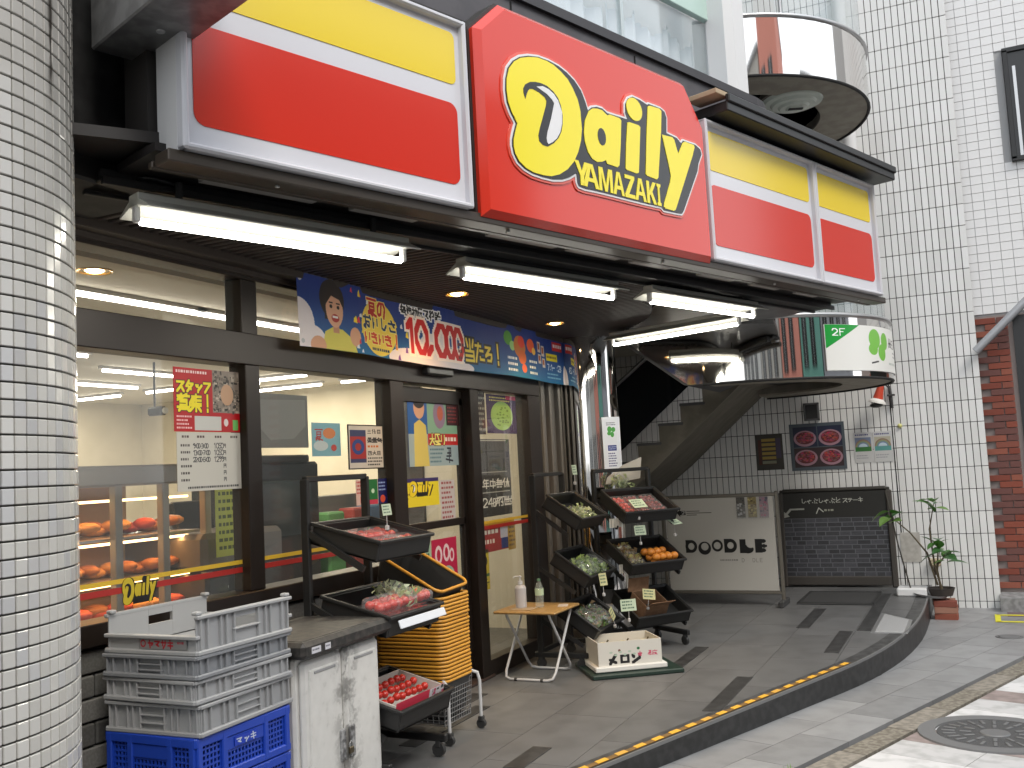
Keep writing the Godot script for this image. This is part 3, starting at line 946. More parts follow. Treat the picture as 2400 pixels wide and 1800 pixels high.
func build_tower() -> void:
	landing("stair_landing", "lower round stair landing with mirror steel band carrying the clover sign", 2.135, false)
	landing("stair_landing", "upper round stair landing of mirror steel seen from below with a round lamp", 4.87, true)
	# the lamp under the upper landing (not lit)
	var lamp := thing("ceiling_lamp", "round ribbed glass ceiling lamp under the upper landing", "lamp", Vector3(9.43, 4.9, -1.3))
	var b := MB.new()
	b.lathe([Vector2(0.3, 0.05), Vector2(0.3, -0.0), Vector2(0.27, -0.045), Vector2(0.22, -0.05), Vector2(0.2, -0.075), Vector2(0.15, -0.08), Vector2(0.13, -0.1), Vector2(0.08, -0.1), Vector2(0.06, -0.112), Vector2(0, -0.112)], 36)
	part("glass_dome", b.mesh(), mt("milk_glass", Color(0.68, 0.74, 0.66), 0.12), lamp)
	b = MB.new()
	b.lathe([Vector2(0.305, 0.06), Vector2(0.325, 0.03), Vector2(0.325, -0.015), Vector2(0.3, -0.02)], 36)
	part("rim", b.mesh(), mt("lamp_rim", Color(0.12, 0.11, 0.09), 0.5), lamp)
	b = MB.new()
	b.cbox(Vector3(-0.02, -0.115, 0.02), Vector3(0.05, 0.008, 0.14), 0.003, Basis(UP, 0.4))
	part("clip", b.mesh(), mt("rubber"), lamp)
	# steel panel along the upper flight, rising to the left
	var st := thing("staircase", "dark outdoor staircase with mirror steel side panel and smoked glass guard", "staircase")
	b = MB.new()
	var zy := Transform3D(Basis(Vector3(0, 0, 1), Vector3(0, 1, 0), Vector3(-1, 0, 0)), Vector3(0, 0, 0))   # polygon x -> z, y -> y, depth -> -x
	b.prism(PackedVector2Array([Vector2(-2.12, 2.135), Vector2(-2.25, 2.135), Vector2(-2.74, 2.525), Vector2(-4.6, 4.0), Vector2(-4.6, 4.6), Vector2(-2.12, 2.68)]), -8.44, -8.402 + 0.0, Transform3D(zy.basis, Vector3(0, 0, 0)))
	part("side_panel", b.mesh(), mt("mirror_steel"), st)
	var step := PackedVector2Array()
	for k in 12:
		var z := -5.2 + k * 0.245
		var y := -0.102 + k * 0.195
		step.append(Vector2(z, y))
		step.append(Vector2(z, y + 0.195))
	step.append(Vector2(-1.95, 2.238))
	step.append(Vector2(-2.12, 2.2))
	for q in [[-3.056, 1.399], [-4.95, -0.02]]:
		step.append(Vector2(q[0], q[1]))
	b = MB.new()
	b.prism(step, -11.33, -9.88, zy)
	part("flight", b.mesh(), grain("stair_olive", [Color(0.17, 0.155, 0.12), Color(0.22, 0.2, 0.16)], [0.3, 0.7], 0.7, 0.75), st)
	for k in 12:
		b = MB.new()
		b.cbox(Vector3(10.6, 0.1 + k * 0.195, -5.07 + k * 0.245), Vector3(1.46, 0.03, 0.27), 0.005)
		part("tread", b.mesh(), mt("tread", g3(0.1), 0.7), st)
	b = MB.new()
	b.prism(PackedVector2Array([Vector2(-4.75, 0.52), Vector2(-2.55, 2.31), Vector2(-2.3, 2.5), Vector2(-2.3, 3.1), Vector2(-3.07, 2.55), Vector2(-4.75, 1.31)]), -9.86, -9.845, zy)
	part("smoked_panel", b.mesh(), mt("smoked", Color(0.006, 0.008, 0.011), 0.06), st)
	b = MB.new()
	b.tube([Vector3(9.85, 1.33, -4.75), Vector3(9.85, 2.585, -3.065), Vector3(9.85, 3.15, -2.3)], 0.02, 8)
	part("handrail", b.mesh(), mt("handrail", g3(0.2), 0.35, 0.7), st)
	b = MB.new()
	b.prism(PackedVector2Array([Vector2(-2.12, 2.2), Vector2(-4.6, 4.1), Vector2(-4.6, 3.95), Vector2(-2.3, 2.14)]), -9.8, -8.45, zy)
	part("upper_flight", b.mesh(), mt("tread"), st)
	# closing walls of the stairwell
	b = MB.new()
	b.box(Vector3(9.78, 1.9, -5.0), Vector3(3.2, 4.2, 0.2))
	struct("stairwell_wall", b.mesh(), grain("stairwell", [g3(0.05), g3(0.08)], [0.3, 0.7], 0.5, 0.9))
	# curved sign on the landing
	var im := sheet(768, 288, Color(0.93, 0.93, 0.91))
	poly(im, PackedVector2Array([Vector2(0, 0), Vector2(205, 0), Vector2(0, 150)]), Color(0.13, 0.62, 0.24))
	words(im, "2F", 28, 24, 46, 6, Color.WHITE, Color(0, 0, 0, 0), 0, 0.9)
	var leaf := Color(0.5, 0.77, 0.33)
	for q in [[322, 82, 52, 64], [424, 90, 40, 56], [304, 148, 40, 38], [388, 166, 40, 54]]:
		oval(im, q[0], q[1], q[2], q[3], leaf)
	words(im, "岸田こども", 478, 62, 66, 6, Color(0.12, 0.12, 0.12))
	small_print(im, 560, 150, 180, 2, 26, Color(0.55, 0.55, 0.55), 3)
	small_print(im, 470, 226, 250, 1, 34, Color(0.72, 0.75, 0.72), 4)
	pen(im, PackedVector2Array([Vector2(284, 238), Vector2(340, 226)]), 9, Color(0.3, 0.3, 0.3))
	var sign_ := thing("clinic_sign", "curved white sign with green clover and 2F corner on steel band", "sign", Vector3(9.88, 2.135, -2.12))
	b = MB.new()
	b.lathe([Vector2(1.4795, 0.05), Vector2(1.49, 0.05), Vector2(1.49, 0.462), Vector2(1.4795, 0.462)], 40, Transform3D.IDENTITY, 2.395, 1.35)
	part("edge", b.mesh(), mt("sign_white", g3(0.75), 0.4), sign_)
	b = MB.new()
	b.lathe([Vector2(1.4915, 0.052), Vector2(1.4915, 0.46)], 40, Transform3D.IDENTITY, 2.39, 1.36)
	part("face", b.mesh(), print_mat("clinic_print", im, 0.35), sign_)
	# white downpipe between the tower and the wall
	b = MB.new()
	b.tube([Vector3(11.27, 3.35, -0.98), Vector3(11.27, 8.0, -0.98)], 0.075, 16)
	var dp := thing("downpipe", "white downpipe running up the tiled wall beside the upper landing", "pipe")
	part("tube", b.mesh(), mt("white_pipe", g3(0.72), 0.35), dp)
	for y in [3.6, 4.8, 6.0]:
		b = MB.new()
		b.lathe([Vector2(0.082, -0.02), Vector2(0.082, 0.02)], 16, Transform3D(Basis.IDENTITY, Vector3(11.27, y, -0.98)))
		part("clamp", b.mesh(), mt("grey_pipe", Color(0.42, 0.43, 0.45), 0.4, 0.2), dp)


func build_upper() -> void:
	# the storeys above the shop
	var w := thing("upper_storeys", "pale upper storeys of the shop building with large curtained windows", "building")
	var f := Transform3D(Basis(U, UP, N), Vector3.ZERO)
	var b := MB.new()
	b.cbox(f * Vector3(1.2, 8.9, -6.4), Vector3(10.6, 12.0, 4.6), 0.0, f.basis)
	part("wall", b.mesh(), grain("upper_wall", [g3(0.45), g3(0.52)], [0.3, 0.7], 0.4, 0.8), w)
	b = MB.new()
	b.box(Vector3(3.0, 8.0, -7.6), Vector3(16.6, 10.4, 8.0))
	part("rear_block", b.mesh(), mats["upper_wall"], w)
	b = MB.new()
	b.box(Vector3(9.3, 9.5, -7.6), Vector3(4.1, 13.0, 8.0))
	part("stair_block", b.mesh(), mats["upper_wall"], w)
	# glazed front of the second floor
	var mint := mt("mint_band", Color(0.5, 0.66, 0.6), 0.25)
	for k in 5:
		var a0 := 0.55 + k * 1.12
		b = MB.new()
		b.box(Vector3(a0 + 0.56, 4.32, 0), Vector3(1.1, 0.74, 0.012))
		var win := part("window", b.mesh(), glass("window_glass", 0.14, Color(0.6, 0.75, 0.8)), w, Transform3D(f.basis, f * Vector3(0, 0, -3.72)))
		b = MB.new()
		b.cbox(Vector3(a0, 4.32, 0), Vector3(0.03, 0.74, 0.04), 0.003)
		part("mullion", b.mesh(), mt("alu_frame", Color(0.5, 0.56, 0.57), 0.4, 0.3), win)
		b = MB.new()
		var prev := Vector3(a0 + 0.03, 0, 0)
		for s in range(1, 29):   # gathered net curtain
			var x := a0 + 0.03 + s * 0.0385
			var p := Vector3(x, 0, 0.03 * sin(s * 1.35 + k) + 0.02 * sin(s * 0.45))
			var drop := 0.02 + 0.13 * absf(sin(s * 0.33 + k * 0.8))
			var nn := (p - prev).cross(UP).normalized()
			b.quad(prev + UP * 3.96, p + UP * 3.96, p + UP * (4.68 - drop), prev + UP * (4.68 - drop), -nn)
			prev = p
		var cm := mt("curtain", Color(0.72, 0.76, 0.8), 0.9)
		part("curtain", b.mesh(), cm, win, Transform3D(Basis.IDENTITY, Vector3(0, 0, -0.14)))
		b = MB.new()
		b.cbox(Vector3(a0 + 0.56, 4.79, 0.0), Vector3(1.11, 0.17, 0.05), 0.004)
		b.cbox(Vector3(a0 + 0.56, 5.0, -0.02), Vector3(1.11, 0.2, 0.03), 0.004)
		part("spandrel", b.mesh(), mint, w, Transform3D(f.basis, f * Vector3(0, 0, -3.7)))
		b = MB.new()
		b.box(Vector3(a0 + 0.56, 5.6, 0), Vector3(1.08, 0.9, 0.012))
		part("window", b.mesh(), mats["window_glass"], w, Transform3D(f.basis, f * Vector3(0, 0, -3.72)))
	b = MB.new()
	b.box(Vector3(3.2, 4.5, -0.6), Vector3(6.0, 3.0, 0.05))
	part("room_back", b.mesh(), mt("room_grey", g3(0.35), 0.9), w, Transform3D(f.basis, f * Vector3(0, 0, -3.72)))
	b = MB.new()
	b.cbox(Vector3(6.17, 6.2, -3.62), Vector3(0.25, 4.6, 0.25), 0.05)
	part("corner_post", b.mesh(), mt("white_post", g3(0.72), 0.4), w, Transform3D(f.basis, Vector3.ZERO))


func build_canopy() -> void:
	var f := Transform3D(Basis(U, UP, N), Vector3.ZERO)
	var w := thing("canopy", "deep dark canopy over the shop front with ribbed underside", "canopy")
	var dark := mt("canopy_black", Color(0.014, 0.012, 0.012), 0.5)
	# soffit slats running in from the street, above them a black board
	var b := MB.new()
	var p := PackedVector2Array()
	for q in [[2.0, -3.28], [8.2, -3.28], [8.2, -2.5]]:
		p.append(Vector2(q[0], -q[1]))
	p.append(flat_xz(al(6.5, 0, -3.1)))
	p.append(flat_xz(al(1.5, 0, -3.1)))
	p.append(Vector2(2.0, 2.75))
	b.prism(p, 2.66, 2.7, FLOOR_XF)
	part("soffit_board", b.mesh(), dark, w)
	var sm := [mt("slat_0", Color(0.042, 0.032, 0.03), 0.55), mt("slat_1", Color(0.034, 0.027, 0.026), 0.55)]
	for k in 108:
		var x := 2.02 + k * 0.0555
		var z1 := (-3.5 + x * sin(PHI)) / cos(PHI)
		if x > 6.4:
			z1 = minf(z1, -2.0 - 0.9 * pow((x - 6.4) / 1.6, 2.0) + 0.0)
		z1 = minf(z1, -3.28 + 2.6)
		if x < 2.75:
			z1 = minf(z1, -2.76)
		if z1 < -3.2:
			continue
		b = MB.new()
		b.cbox(Vector3(x, 2.605, (-3.27 + z1) / 2), Vector3(0.03, 0.045, z1 + 3.27), 0.004)
		part("slat", b.mesh(), sm[k % 2], w)
	# frame lines along the head of the shop front
	for q in [[2.57, -3.215, 0.05, 0.12], [2.535, -3.25, 0.035, 0.05]]:
		b = MB.new()
		b.cbox(Vector3(5.0, q[0], q[1]), Vector3(5.9, q[2], q[3]), 0.004)
		part("head_trim", b.mesh(), mt("bronze_trim", Color(0.038, 0.029, 0.024), 0.45, 0.3), w)
	# band between slats and signs: ribbed strip, recess with pale panels, bronze edge
	b = MB.new()
	b.cbox(f * Vector3(4.2, 2.6, -3.42), Vector3(5.6, 0.05, 0.13), 0.004, f.basis)
	b.cbox(f * Vector3(4.2, 2.575, -3.34), Vector3(5.6, 0.03, 0.02), 0.002, f.basis)
	b.cbox(f * Vector3(4.2, 2.575, -3.5), Vector3(5.6, 0.03, 0.02), 0.002, f.basis)
	part("edge_band", b.mesh(), grain("edge_band", [g3(0.012), g3(0.03)], [0.35, 0.65], 6.0, 0.5, 0.2, 0.0, 5.0, 121), w)
	b = MB.new()
	b.cbox(f * Vector3(4.26, 2.63, -3.2), Vector3(5.6, 0.03, 0.3), 0.0, f.basis)
	part("recess", b.mesh(), dark, w)
	for q in [[1.72, 2.22], [2.4, 2.75], [3.2, 3.68], [3.78, 4.2], [4.32, 4.68], [5.0, 5.38], [5.6, 5.95], [6.2, 6.5]]:
		b = MB.new()
		b.cbox(f * Vector3((q[0] + q[1]) / 2, 2.608, -3.21), Vector3(q[1] - q[0], 0.02, 0.085), 0.003, f.basis)
		part("pale_panel", b.mesh(), mt("pale_panel", Color(0.38, 0.36, 0.34), 0.5), w)
	b = MB.new()
	b.cbox(f * Vector3(4.26, 2.578, -3.005), Vector3(5.6, 0.042, 0.1), 0.004, f.basis)
	b.cbox(f * Vector3(4.26, 2.573, -3.09), Vector3(5.6, 0.024, 0.03), 0.003, f.basis)
	part("bronze_edge", b.mesh(), mt("bronze", Color(0.06, 0.047, 0.036), 0.4, 0.3), w)
	for k in 5:
		b = MB.new()
		b.cbox(f * Vector3(1.9 + k * 1.2, 2.553, -3.0), Vector3(0.014, 0.01, 0.014), 0.002, f.basis)
		part("screw", b.mesh(), mt("brushed"), w)
	# smooth grey soffit past the slats, up to the stairs
	b = MB.new()
	var q2 := PackedVector2Array()
	for s in 9:
		var t := s / 8.0
		var x := 6.3 + 1.75 * t
		q2.append(Vector2(x, -(-2.0 - 0.95 * pow(t, 2.0)) - 0.06))
	q2.append(Vector2(8.38, 2.95))
	q2.append(Vector2(8.38, 1.35))
	q2.append(flat_xz(al(7.03, 0, -3.03)))
	q2.append(flat_xz(al(5.6, 0, -3.03)))
	if Geometry2D.is_polygon_clockwise(q2):
		q2.reverse()
	b.prism(q2, 2.645, 2.69, FLOOR_XF)
	part("end_soffit", b.mesh(), grain("end_soffit", [g3(0.1), g3(0.14)], [0.3, 0.7], 0.7, 0.35), w)
	b = MB.new()
	var curve := []
	for s in 15:
		var t := s / 14.0
		curve.append(Vector3(6.3 + 1.75 * t, 2.628, -2.0 - 0.95 * t * t))
	b.tube(curve, 0.03, 8)
	part("curved_trim", b.mesh(), dark, w)
	# roof slab with its dark rounded edge band
	b = MB.new()
	var band := PackedVector2Array()
	band.append(Vector2(1.3, -3.28))
	for k in 13:
		var a := PI / 2 - PI * k / 12.0
		band.append(Vector2(5.92 + 0.42 * cos(a), -3.7 + 0.42 * sin(a)))
	band.append(Vector2(1.3, -4.12))
	var up_xf := Transform3D(Basis(U, -N, UP), Vector3.ZERO)   # x along, y -> -o, depth up
	var flipped := PackedVector2Array()
	for q in band:
		flipped.append(Vector2(q.x, -q.y))
	b.prism(flipped, 3.55, 3.9, up_xf)
	part("roof_band", b.mesh(), grain("roof_band", [Color(0.055, 0.05, 0.055), Color(0.08, 0.074, 0.08)], [0.3, 0.7], 0.8, 0.5), w)
	b = MB.new()
	var big := Geometry2D.offset_polygon(flipped, 0.025, Geometry2D.JOIN_ROUND)
	b.prism(big[0], 3.9, 3.955, up_xf)
	part("roof_lip", b.mesh(), mt("roof_lip", Color(0.03, 0.027, 0.03), 0.5), w)
	for a in [2.2, 3.5, 4.55, 5.75]:
		b = MB.new()
		b.box(f * Vector3(a, 3.72, -3.2785), Vector3(0.008, 0.32, 0.006), f.basis)
		part("band_joint", b.mesh(), mt("slot"), w)
	# wall behind the signs
	b = MB.new()
	b.cbox(f * Vector3(4.25, 3.1, -3.22), Vector3(5.55, 0.95, 0.18), 0.0, f.basis)
	part("sign_backing", b.mesh(), mt("backing", Color(0.03, 0.027, 0.025), 0.6), w)
	b = MB.new()
	b.cbox(f * Vector3(5.92, 3.49, -3.02), Vector3(2.3, 0.06, 0.42), 0.006, f.basis)
	b.cbox(f * Vector3(5.92, 3.535, -2.81), Vector3(2.3, 0.05, 0.03), 0.006, f.basis)
	part("visor", b.mesh(), mt("visor", g3(0.014), 0.4), w)
	b = MB.new()
	b.cbox(f * Vector3(4.76, 3.565, -2.93), Vector3(0.14, 0.03, 0.2), 0.003, f.basis)
	part("board_end", b.mesh(), mt("raw_wood", Color(0.45, 0.34, 0.22), 0.7), w)
	# black bulkhead on the left, with a steel clad beam running out over the pavement
	var bk := thing("bulkhead", "black boxed bulkhead between the pillar and the leftmost sign", "bulkhead")
	b = MB.new()
	b.cbox(Vector3(2.36, 3.6, -3.05), Vector3(0.78, 2.05, 0.6), 0.01)
	part("box", b.mesh(), grain("bulkhead", [g3(0.012), g3(0.024)], [0.3, 0.7], 0.9, 0.6, 0.04, 0.0, 1.0, 131), bk)
	b = MB.new()
	b.cbox(Vector3(2.16, 3.6, -2.735), Vector3(0.3, 2.03, 0.03), 0.004)
	part("cover_panel", b.mesh(), mt("bulkhead_panel", Color(0.022, 0.021, 0.026), 0.5), bk)
	var beam := thing("steel_beam", "grey steel clad beam jutting out over the pavement beside the pillar", "beam", f * Vector3(1.45, 3.0, -3.3), -PHI)
	b = MB.new()
	b.cbox(Vector3(0, 0.2, 2.0), Vector3(0.235, 0.4, 3.9), 0.006)
	part("cladding", b.mesh(), grain("beam_steel", [g3(0.2), g3(0.3)], [0.3, 0.7], 1.2, 0.38, 0.03, 0.55), beam)
	b = MB.new()
	b.lathe([Vector2(0, -0.004), Vector2(0.014, -0.004), Vector2(0.016, 0.002)], 10, Transform3D(Basis.IDENTITY, Vector3(0.0, 0, 0.33)))
	part("bolt", b.mesh(), mt("brushed"), beam)
	# loops of black cable hanging at the corner
	var cable := thing("cable_loops", "black cables coiled at the left end of the canopy", "cable")
	b = MB.new()
	var c1 := []
	for k in 30:
		var a := k * 0.55
		c1.append(Vector3(2.62 + 0.1 * cos(a) + k * 0.003, 2.6 + 0.02 * sin(a * 0.5) - 0.015, -2.66 + 0.055 * sin(a)))
	b.tube(c1, 0.007, 6)
	part("coil", b.mesh(), mt("cable_black", g3(0.018), 0.5), cable)
	b = MB.new()
	b.tube([Vector3(2.66, 2.58, -2.68), Vector3(2.63, 2.68, -2.7), Vector3(2.6, 2.78, -2.71), Vector3(2.63, 2.86, -2.72), Vector3(2.64, 3.0, -2.72), Vector3(2.66, 3.2, -2.73)], 0.008, 6)
	b.tube([Vector3(2.67, 2.58, -2.66), Vector3(2.65, 2.7, -2.68), Vector3(2.61, 2.8, -2.7), Vector3(2.62, 2.9, -2.72)], 0.006, 6)
	part("lead", b.mesh(), mt("cable_grey", g3(0.09), 0.5), cable)


func rounded(x0: float, y0: float, x1: float, y1: float, r: float, corners := 15) -> PackedVector2Array:   # bit 1 bottom left, 2 bottom right, 4 top right, 8 top left
	var p := PackedVector2Array()
	var cs := [[x0, y0, PI, 1, 1, 1], [x1, y0, PI * 1.5, -1, 1, 2], [x1, y1, 0.0, -1, -1, 4], [x0, y1, PI / 2, 1, -1, 8]]
	for c in cs:
		if corners & c[5]:
			for k in 7:
				var a: float = c[2] + PI / 2 * k / 6.0
				p.append(Vector2(c[0] + c[3] * r + cos(a) * r, c[1] + c[4] * r + sin(a) * r))
		else:
			p.append(Vector2(c[0], c[1]))
	return p


func lightbox(a0: float, a1: float, label: String, open_left: bool, open_right: bool) -> void:   # striped sign panel
	var w := thing("striped_sign", label, "sign", al(a0, 2.6, -2.95), -PHI, "red and yellow striped panels of the shop sign")
	var l := a1 - a0
	var h := 0.835
	var b := MB.new()
	b.cbox(Vector3(l / 2, h / 2, -0.09), Vector3(l, h, 0.15), 0.004)
	part("case", b.mesh(), mt("sign_case", g3(0.62), 0.4), w)
	b = MB.new()
	for q in [[l / 2, 0.012, l, 0.024], [l / 2, h - 0.012, l, 0.024]]:
		b.cbox(Vector3(q[0], q[1], 0.0), Vector3(q[2], q[3], 0.05), 0.008)
	for x in [0.012, l - 0.012]:
		b.cbox(Vector3(x, h / 2, 0.001), Vector3(0.024, h, 0.052), 0.008)
	part("frame", b.mesh(), mt("sign_frame", Color(0.62, 0.62, 0.65), 0.35), w)
	b = MB.new()
	b.box(Vector3(l / 2, h / 2, -0.012), Vector3(l - 0.046, h - 0.046, 0.008))
	part("white_face", b.mesh(), mt("sign_face", Color(0.7, 0.7, 0.74), 0.18), w)
	var x0 := 0.03 if open_left else 0.055
	var x1 := l - (0.03 if open_right else 0.05)
	b = MB.new()
	b.prism(rounded(x0, 0.1, x1, 0.46, 0.045), -0.008, -0.005)
	part("red_stripe", b.mesh(), mt("sign_red", Color(0.66, 0.03, 0.012), 0.16), w)
	b = MB.new()
	b.prism(rounded(x0, 0.545, x1, h - 0.055, 0.03), -0.008, -0.005)
	part("yellow_stripe", b.mesh(), mt("sign_yellow", Color(0.85, 0.63, 0.022), 0.16), w)


func pts(a: Array, dx := 0.0, dy := 0.0) -> PackedVector2Array:
	var p := PackedVector2Array()
	for k in range(0, a.size(), 2):
		p.append(Vector2(a[k] / 1000.0 + dx, a[k + 1] / 1000.0 + dy))
	return p


func ellipse(cx: float, cy: float, rx: float, ry: float, n := 24, tilt := 0.0) -> PackedVector2Array:
	var p := PackedVector2Array()
	for k in n:
		p.append(Vector2(cos(TAU * k / n) * rx, sin(TAU * k / n) * ry).rotated(tilt) + Vector2(cx, cy))
	return p


func build_signs() -> void:
	lightbox(1.5, 2.83, "striped red and yellow sign panel left of the shop name", false, false)
	lightbox(4.705, 6.02, "striped sign panel just right of the shop name, under the visor", false, false)
	lightbox(6.025, 6.955, "narrow striped sign panel at the right end of the canopy", false, false)
	var w := thing("name_sign", "large red sign with yellow raised shop name lettering and chamfered top", "sign", al(2.84, 2.58, -2.95), -PHI)
	var outline := PackedVector2Array([Vector2(0.035, -0.012), Vector2(1.862, -0.012), Vector2(1.862, 0.79), Vector2(1.68, 1.03), Vector2(0.215, 1.03), Vector2(0.035, 0.865)])
	var b := MB.new()
	b.prism(outline, -0.14, -0.02)
	part("dark_rim", b.mesh(), mt("sign_rim", Color(0.03, 0.026, 0.024), 0.5), w)
	b = MB.new()
	b.prism(Geometry2D.offset_polygon(outline, -0.014, Geometry2D.JOIN_MITER)[0], -0.02, 0.03, Transform3D.IDENTITY, 0.03)
	part("red_panel", b.mesh(), mt("name_red", Color(0.7, 0.038, 0.017), 0.12), w)
	var back := pts(LOGO_BACK)
	b = MB.new()
	b.prism(Geometry2D.offset_polygon(back, 0.023, Geometry2D.JOIN_ROUND)[0], 0.03, 0.036, Transform3D.IDENTITY, 0.005)
	part("raised_border", b.mesh(), mt("name_red_edge", Color(0.75, 0.1, 0.06), 0.12), w)
	b = MB.new()
	b.prism(Geometry2D.offset_polygon(back, 0.0105, Geometry2D.JOIN_ROUND)[0], 0.036, 0.04)
	part("white_outline", b.mesh(), mt("logo_white", g3(0.8), 0.3), w)
	b = MB.new()
	b.prism(back, 0.04, 0.043)
	part("black_shadow", b.mesh(), mt("logo_black", g3(0.012), 0.25), w)
	var yellow := mt("logo_yellow", Color(0.92, 0.78, 0.015), 0.2)
	for q in [LOGO_D, LOGO_A, LOGO_I, LOGO_L, LOGO_Y]:
		b = MB.new()
		b.prism(pts(q), 0.043, 0.046)
		part("letter", b.mesh(), yellow, w)
	b = MB.new()
	b.prism(ellipse(1.159, 0.73, 0.067, 0.061), 0.043, 0.046)
	part("letter_dot", b.mesh(), yellow, w)
	b = MB.new()
	b.prism(pts(LOGO_SLOT), 0.046, 0.0475)
	b.prism(ellipse(0.87, 0.521, 0.032, 0.044), 0.046, 0.0475)
	part("letter_counter", b.mesh(), mt("logo_black"), w)
	b = MB.new()
	b.prism(pts(LOGO_WHITE), 0.0475, 0.049)
	part("letter_highlight", b.mesh(), mt("logo_white"), w)
	var font := SystemFont.new()
	font.font_names = PackedStringArray(["Droid Sans"])
	font.font_weight = 700
	var cells := [["Y", 0.648, 0.752], ["A", 0.706, 0.828], ["M", 0.829, 0.936], ["A", 0.94, 1.03], ["Z", 1.036, 1.118], ["A", 1.12, 1.214], ["K", 1.222, 1.305], ["I", 1.312, 1.346]]
	for q in cells:
		var tm := TextMesh.new()
		tm.text = q[0]
		tm.font = font
		tm.font_size = 64
		tm.pixel_size = 0.01
		tm.depth = 0.003
		var box := tm.get_aabb()
		var sx: float = (q[2] - q[1]) / box.size.x
		var sy: float = 0.119 / box.size.y
		var o := part("letter", tm, yellow, w)
		o.transform = Transform3D(Basis.from_scale(Vector3(sx, sy, 1.0)), Vector3(q[1] - box.position.x * sx, 0.243 - box.position.y * sy, 0.0445))


func fluorescent(label: String, a: Vector3, turn: float, lit := true) -> void:   # 1.2 m tube under a white reflector, hung below the soffit
	var w := thing("fluorescent_lamp", label, "lamp", a, turn, "fluorescent lamps under the canopy")
	var white := mt("lamp_white", Color(0.5, 0.5, 0.45), 0.4)
	var b := MB.new()
	b.cbox(Vector3(0, 0.075, 0), Vector3(1.25, 0.05, 0.075), 0.005)
	part("housing", b.mesh(), white, w)
	b = MB.new()
	var sec := PackedVector2Array([Vector2(-0.115, 0.035), Vector2(-0.112, 0.03), Vector2(-0.035, 0.052), Vector2(0.035, 0.052), Vector2(0.112, 0.03), Vector2(0.115, 0.035), Vector2(0.037, 0.075), Vector2(-0.037, 0.075)])
	b.prism(sec, -0.625, 0.625, Transform3D(Basis(Vector3(0, 0, 1), Vector3(0, 1, 0), Vector3(-1, 0, 0)), Vector3.ZERO))
	part("reflector", b.mesh(), white, w)
	for s in [-1, 1]:
		b = MB.new()
		b.cbox(Vector3(s * 0.613, 0.025, 0), Vector3(0.022, 0.06, 0.032), 0.005)
		part("socket", b.mesh(), mt("socket", g3(0.55), 0.4), w)
		b = MB.new()
		b.bar(Vector3(s * 0.45, 0.08, 0), Vector3(s * 0.45, 0.17, 0), 0.02, 0.02)
		part("hanger", b.mesh(), mt("rubber"), w)
	b = MB.new()
	b.tube([Vector3(-0.6, 0, 0), Vector3(0.6, 0, 0)], 0.0135, 10)
	part("tube", b.mesh(), glow("tube_glow", Color(1.0, 0.97, 0.88), 9.0), w)
	var l := AreaLight3D.new()
	l.name = "tube_light"
	l.area_size = Vector2(1.16, 0.03)
	l.light_color = Color(1.0, 0.97, 0.9)
	l.light_energy = TUBE
	l.shadow_enabled = true
	l.transform = Transform3D(Basis(Vector3.RIGHT, -PI / 2), Vector3(0, -0.016, 0))
	w.add_child(l)


func downlight(label: String, at: Vector3, energy: float, r := 0.062) -> void:
	var w := thing("downlight", label, "lamp", at, 0, "recessed downlights")
	var b := MB.new()
	b.lathe([Vector2(r, 0.06), Vector2(r * 1.02, 0.0), Vector2(r * 1.2, -0.004), Vector2(r * 1.22, 0.002)], 24)
	part("trim", b.mesh(), mt("amber_trim", Color(0.75, 0.45, 0.14), 0.25, 0.7), w)
	b = MB.new()
	b.ball(Vector3(0, 0.018, 0), Vector3(r * 0.75, 0.03, r * 0.75), 12, 8)
	part("bulb", b.mesh(), glow("warm_glow", Color(1.0, 0.72, 0.36), 9.0), w)
	var l := SpotLight3D.new()
	l.name = "bulb_light"
	l.light_color = Color(1.0, 0.76, 0.46)
	l.light_energy = energy
	l.light_size = 0.05
	l.spot_angle = 62
	l.spot_range = 12
	l.spot_attenuation = 2.0
	l.shadow_enabled = true
	l.transform = Transform3D(Basis(Vector3.RIGHT, -PI / 2), Vector3(0, -0.02, 0))
	w.add_child(l)


func poster(called: String, label: String, category: String, im: Image, w: float, h: float, at: Vector3, turn := 0.0, rough := 0.45, group := "") -> Node3D:
	var key := "print_%d" % mats.size()
	var o := thing(called, label, category, at, turn, group)
	part("sheet", card(w, h), print_mat(key, im, rough), o)
	return o


